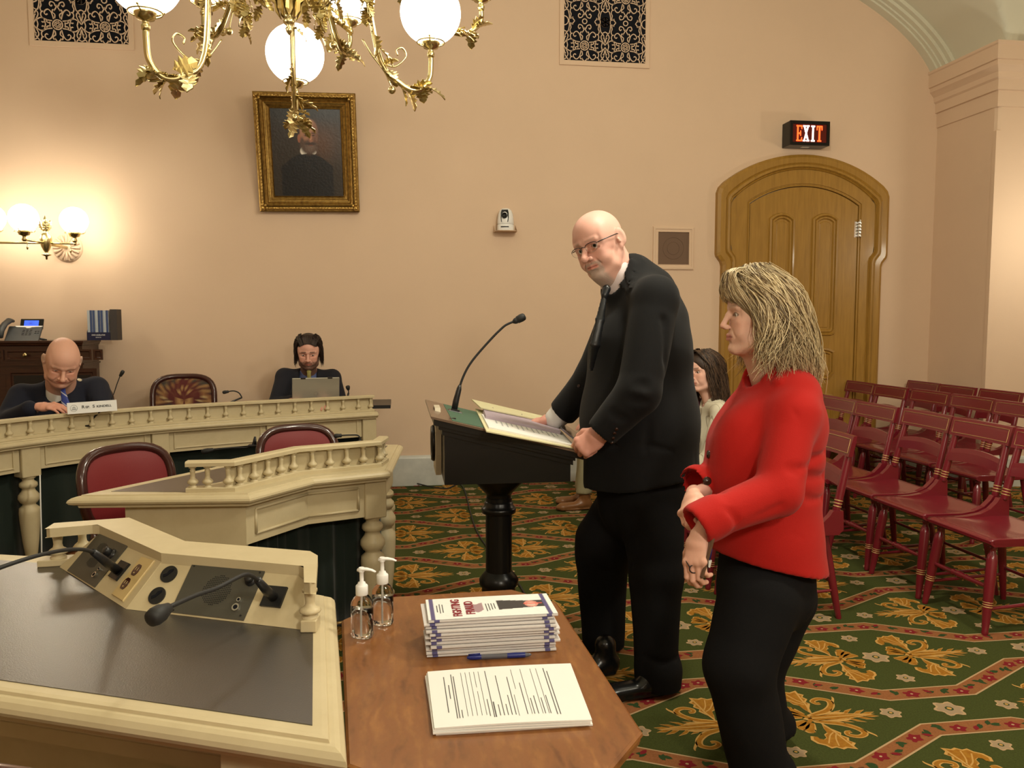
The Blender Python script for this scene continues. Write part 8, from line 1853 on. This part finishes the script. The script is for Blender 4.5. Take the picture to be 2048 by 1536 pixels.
for i, tt in enumerate(np.linspace(0, 1, 5)): P3[:, i] = np.stack([.070-.050*tt-.05*q*(1-tt)+.02*math.sin(tt*pi), sg*(.006+(.088+.006*rs.rand(n3))*math.sin(tt*pi*.5)), .128-.010*q-.125*tt**1.6+.01*rs.rand(n3)], 1)
P = np.concatenate([spline_batch(A, 14), spline_batch(P3, 14)]); t = np.linspace(0, 1, 14)[None]; n_ = len(P); strands(yw, 'hair', (P*S5) @ R5.T+bc, rs.uniform(.0014, .0030, n_)[:, None]*(1-.75*t**2), tint(n_, srgb(62, 46, 36), srgb(98, 76, 58), srgb(36, 27, 22), rs))

# the person in khaki trousers, all but the legs hidden behind the speaker
y = 5.90
kp = person('person in khaki trousers and brown shoes seated behind the lectern and mostly hidden', (1.80, 5.9, 0))
hcK = np.array((1.76, y, 1.20)); RK = axes3((-1, -.1, -.1), (0, 0, 1)); PK = dict(jaw=1.0, neck=.055, tone=np.array(srgb(216, 168, 148)), brow=srgb(90, 66, 50)); nbK = np.array((1.82, y, 1.03)); V, Q = make_head(PK, RK.T @ (nbK-hcK), .0045); C = face_cols(V, PK); HVK = V @ RK.T+hcK
shK = [np.array((1.84, y-.18, .98)), np.array((1.84, y+.18, .98))]; elK = [np.array((1.74, y-.22, .72)), np.array((1.74, y+.22, .72))]; wrK = [np.array((1.52, y-.12, .64)), np.array((1.52, y+.12, .64))]; hd = []
for k in (0, 1):
    Rh = axes3((-1, 0, -.1), (0, 0, 1)); hv, hq = hand_surface(Rh, wrK[k], [(.3, .4, .3)]*4, .04, (.3, .3, .2), side=1 if k == 0 else -1, scale=1, arm=elK[k], h=.005); hd.append((hv, hq, hand_cols(hv)))
trK = inner_trunk([(nbK, np.array((1.88, y, .52)), .07, .11)]+[(shK[k], elK[k], .04, .035) for k in (0, 1)], .015); body_mesh(kp, [(HVK, Q, C)]+hd+[trK]); eyeballs(PK, kp, RK, hcK, 1.0)
F = Field(np.array((1.3, y-.4, .45)), np.array((2.15, y+.4, 1.12)), .012); F.limb(nbK-np.array((0, 0, .05)), np.array((1.86, y, .8)), .09, .13, .04, side=(1, 0, 0), flat=1.3); F.limb(np.array((1.86, y, .8)), np.array((1.88, y, .54)), .13, .14, .04, side=(1, 0, 0), flat=1.25)
for k in (0, 1): F.limb(nbK-np.array((0, 0, .05)), shK[k], .06, .06, .03); F.chain([shK[k], elK[k], wrK[k]], [.06, .055, .042], .02)
garment(kp, 'shirt', F, 'shirt_blue')
F = Field(np.array((1.1, y-.35, .05)), np.array((2.1, y+.35, .78)), .010); fk = [np.array((1.36, y-.11, .13)), np.array((1.40, y+.10, .13))]
for k, sy in enumerate((-.1, .1)): F.chain([np.array((1.88, y+sy, .54)), np.array((1.42+.03*k, y+sy*1.1, .54)), fk[k]], [.11, .080, .062], .03)
F.plane_cut((0, 0, .12), (0, 0, -1)); garment(kp, 'trousers', F, 'khaki'); F2 = None
for k in (0, 1): shoe(kp, (fk[k][0]+.06, fk[k][1], 0), (fk[k][0]-.22, fk[k][1]-.02, 0), 'shoe_brown', .045)
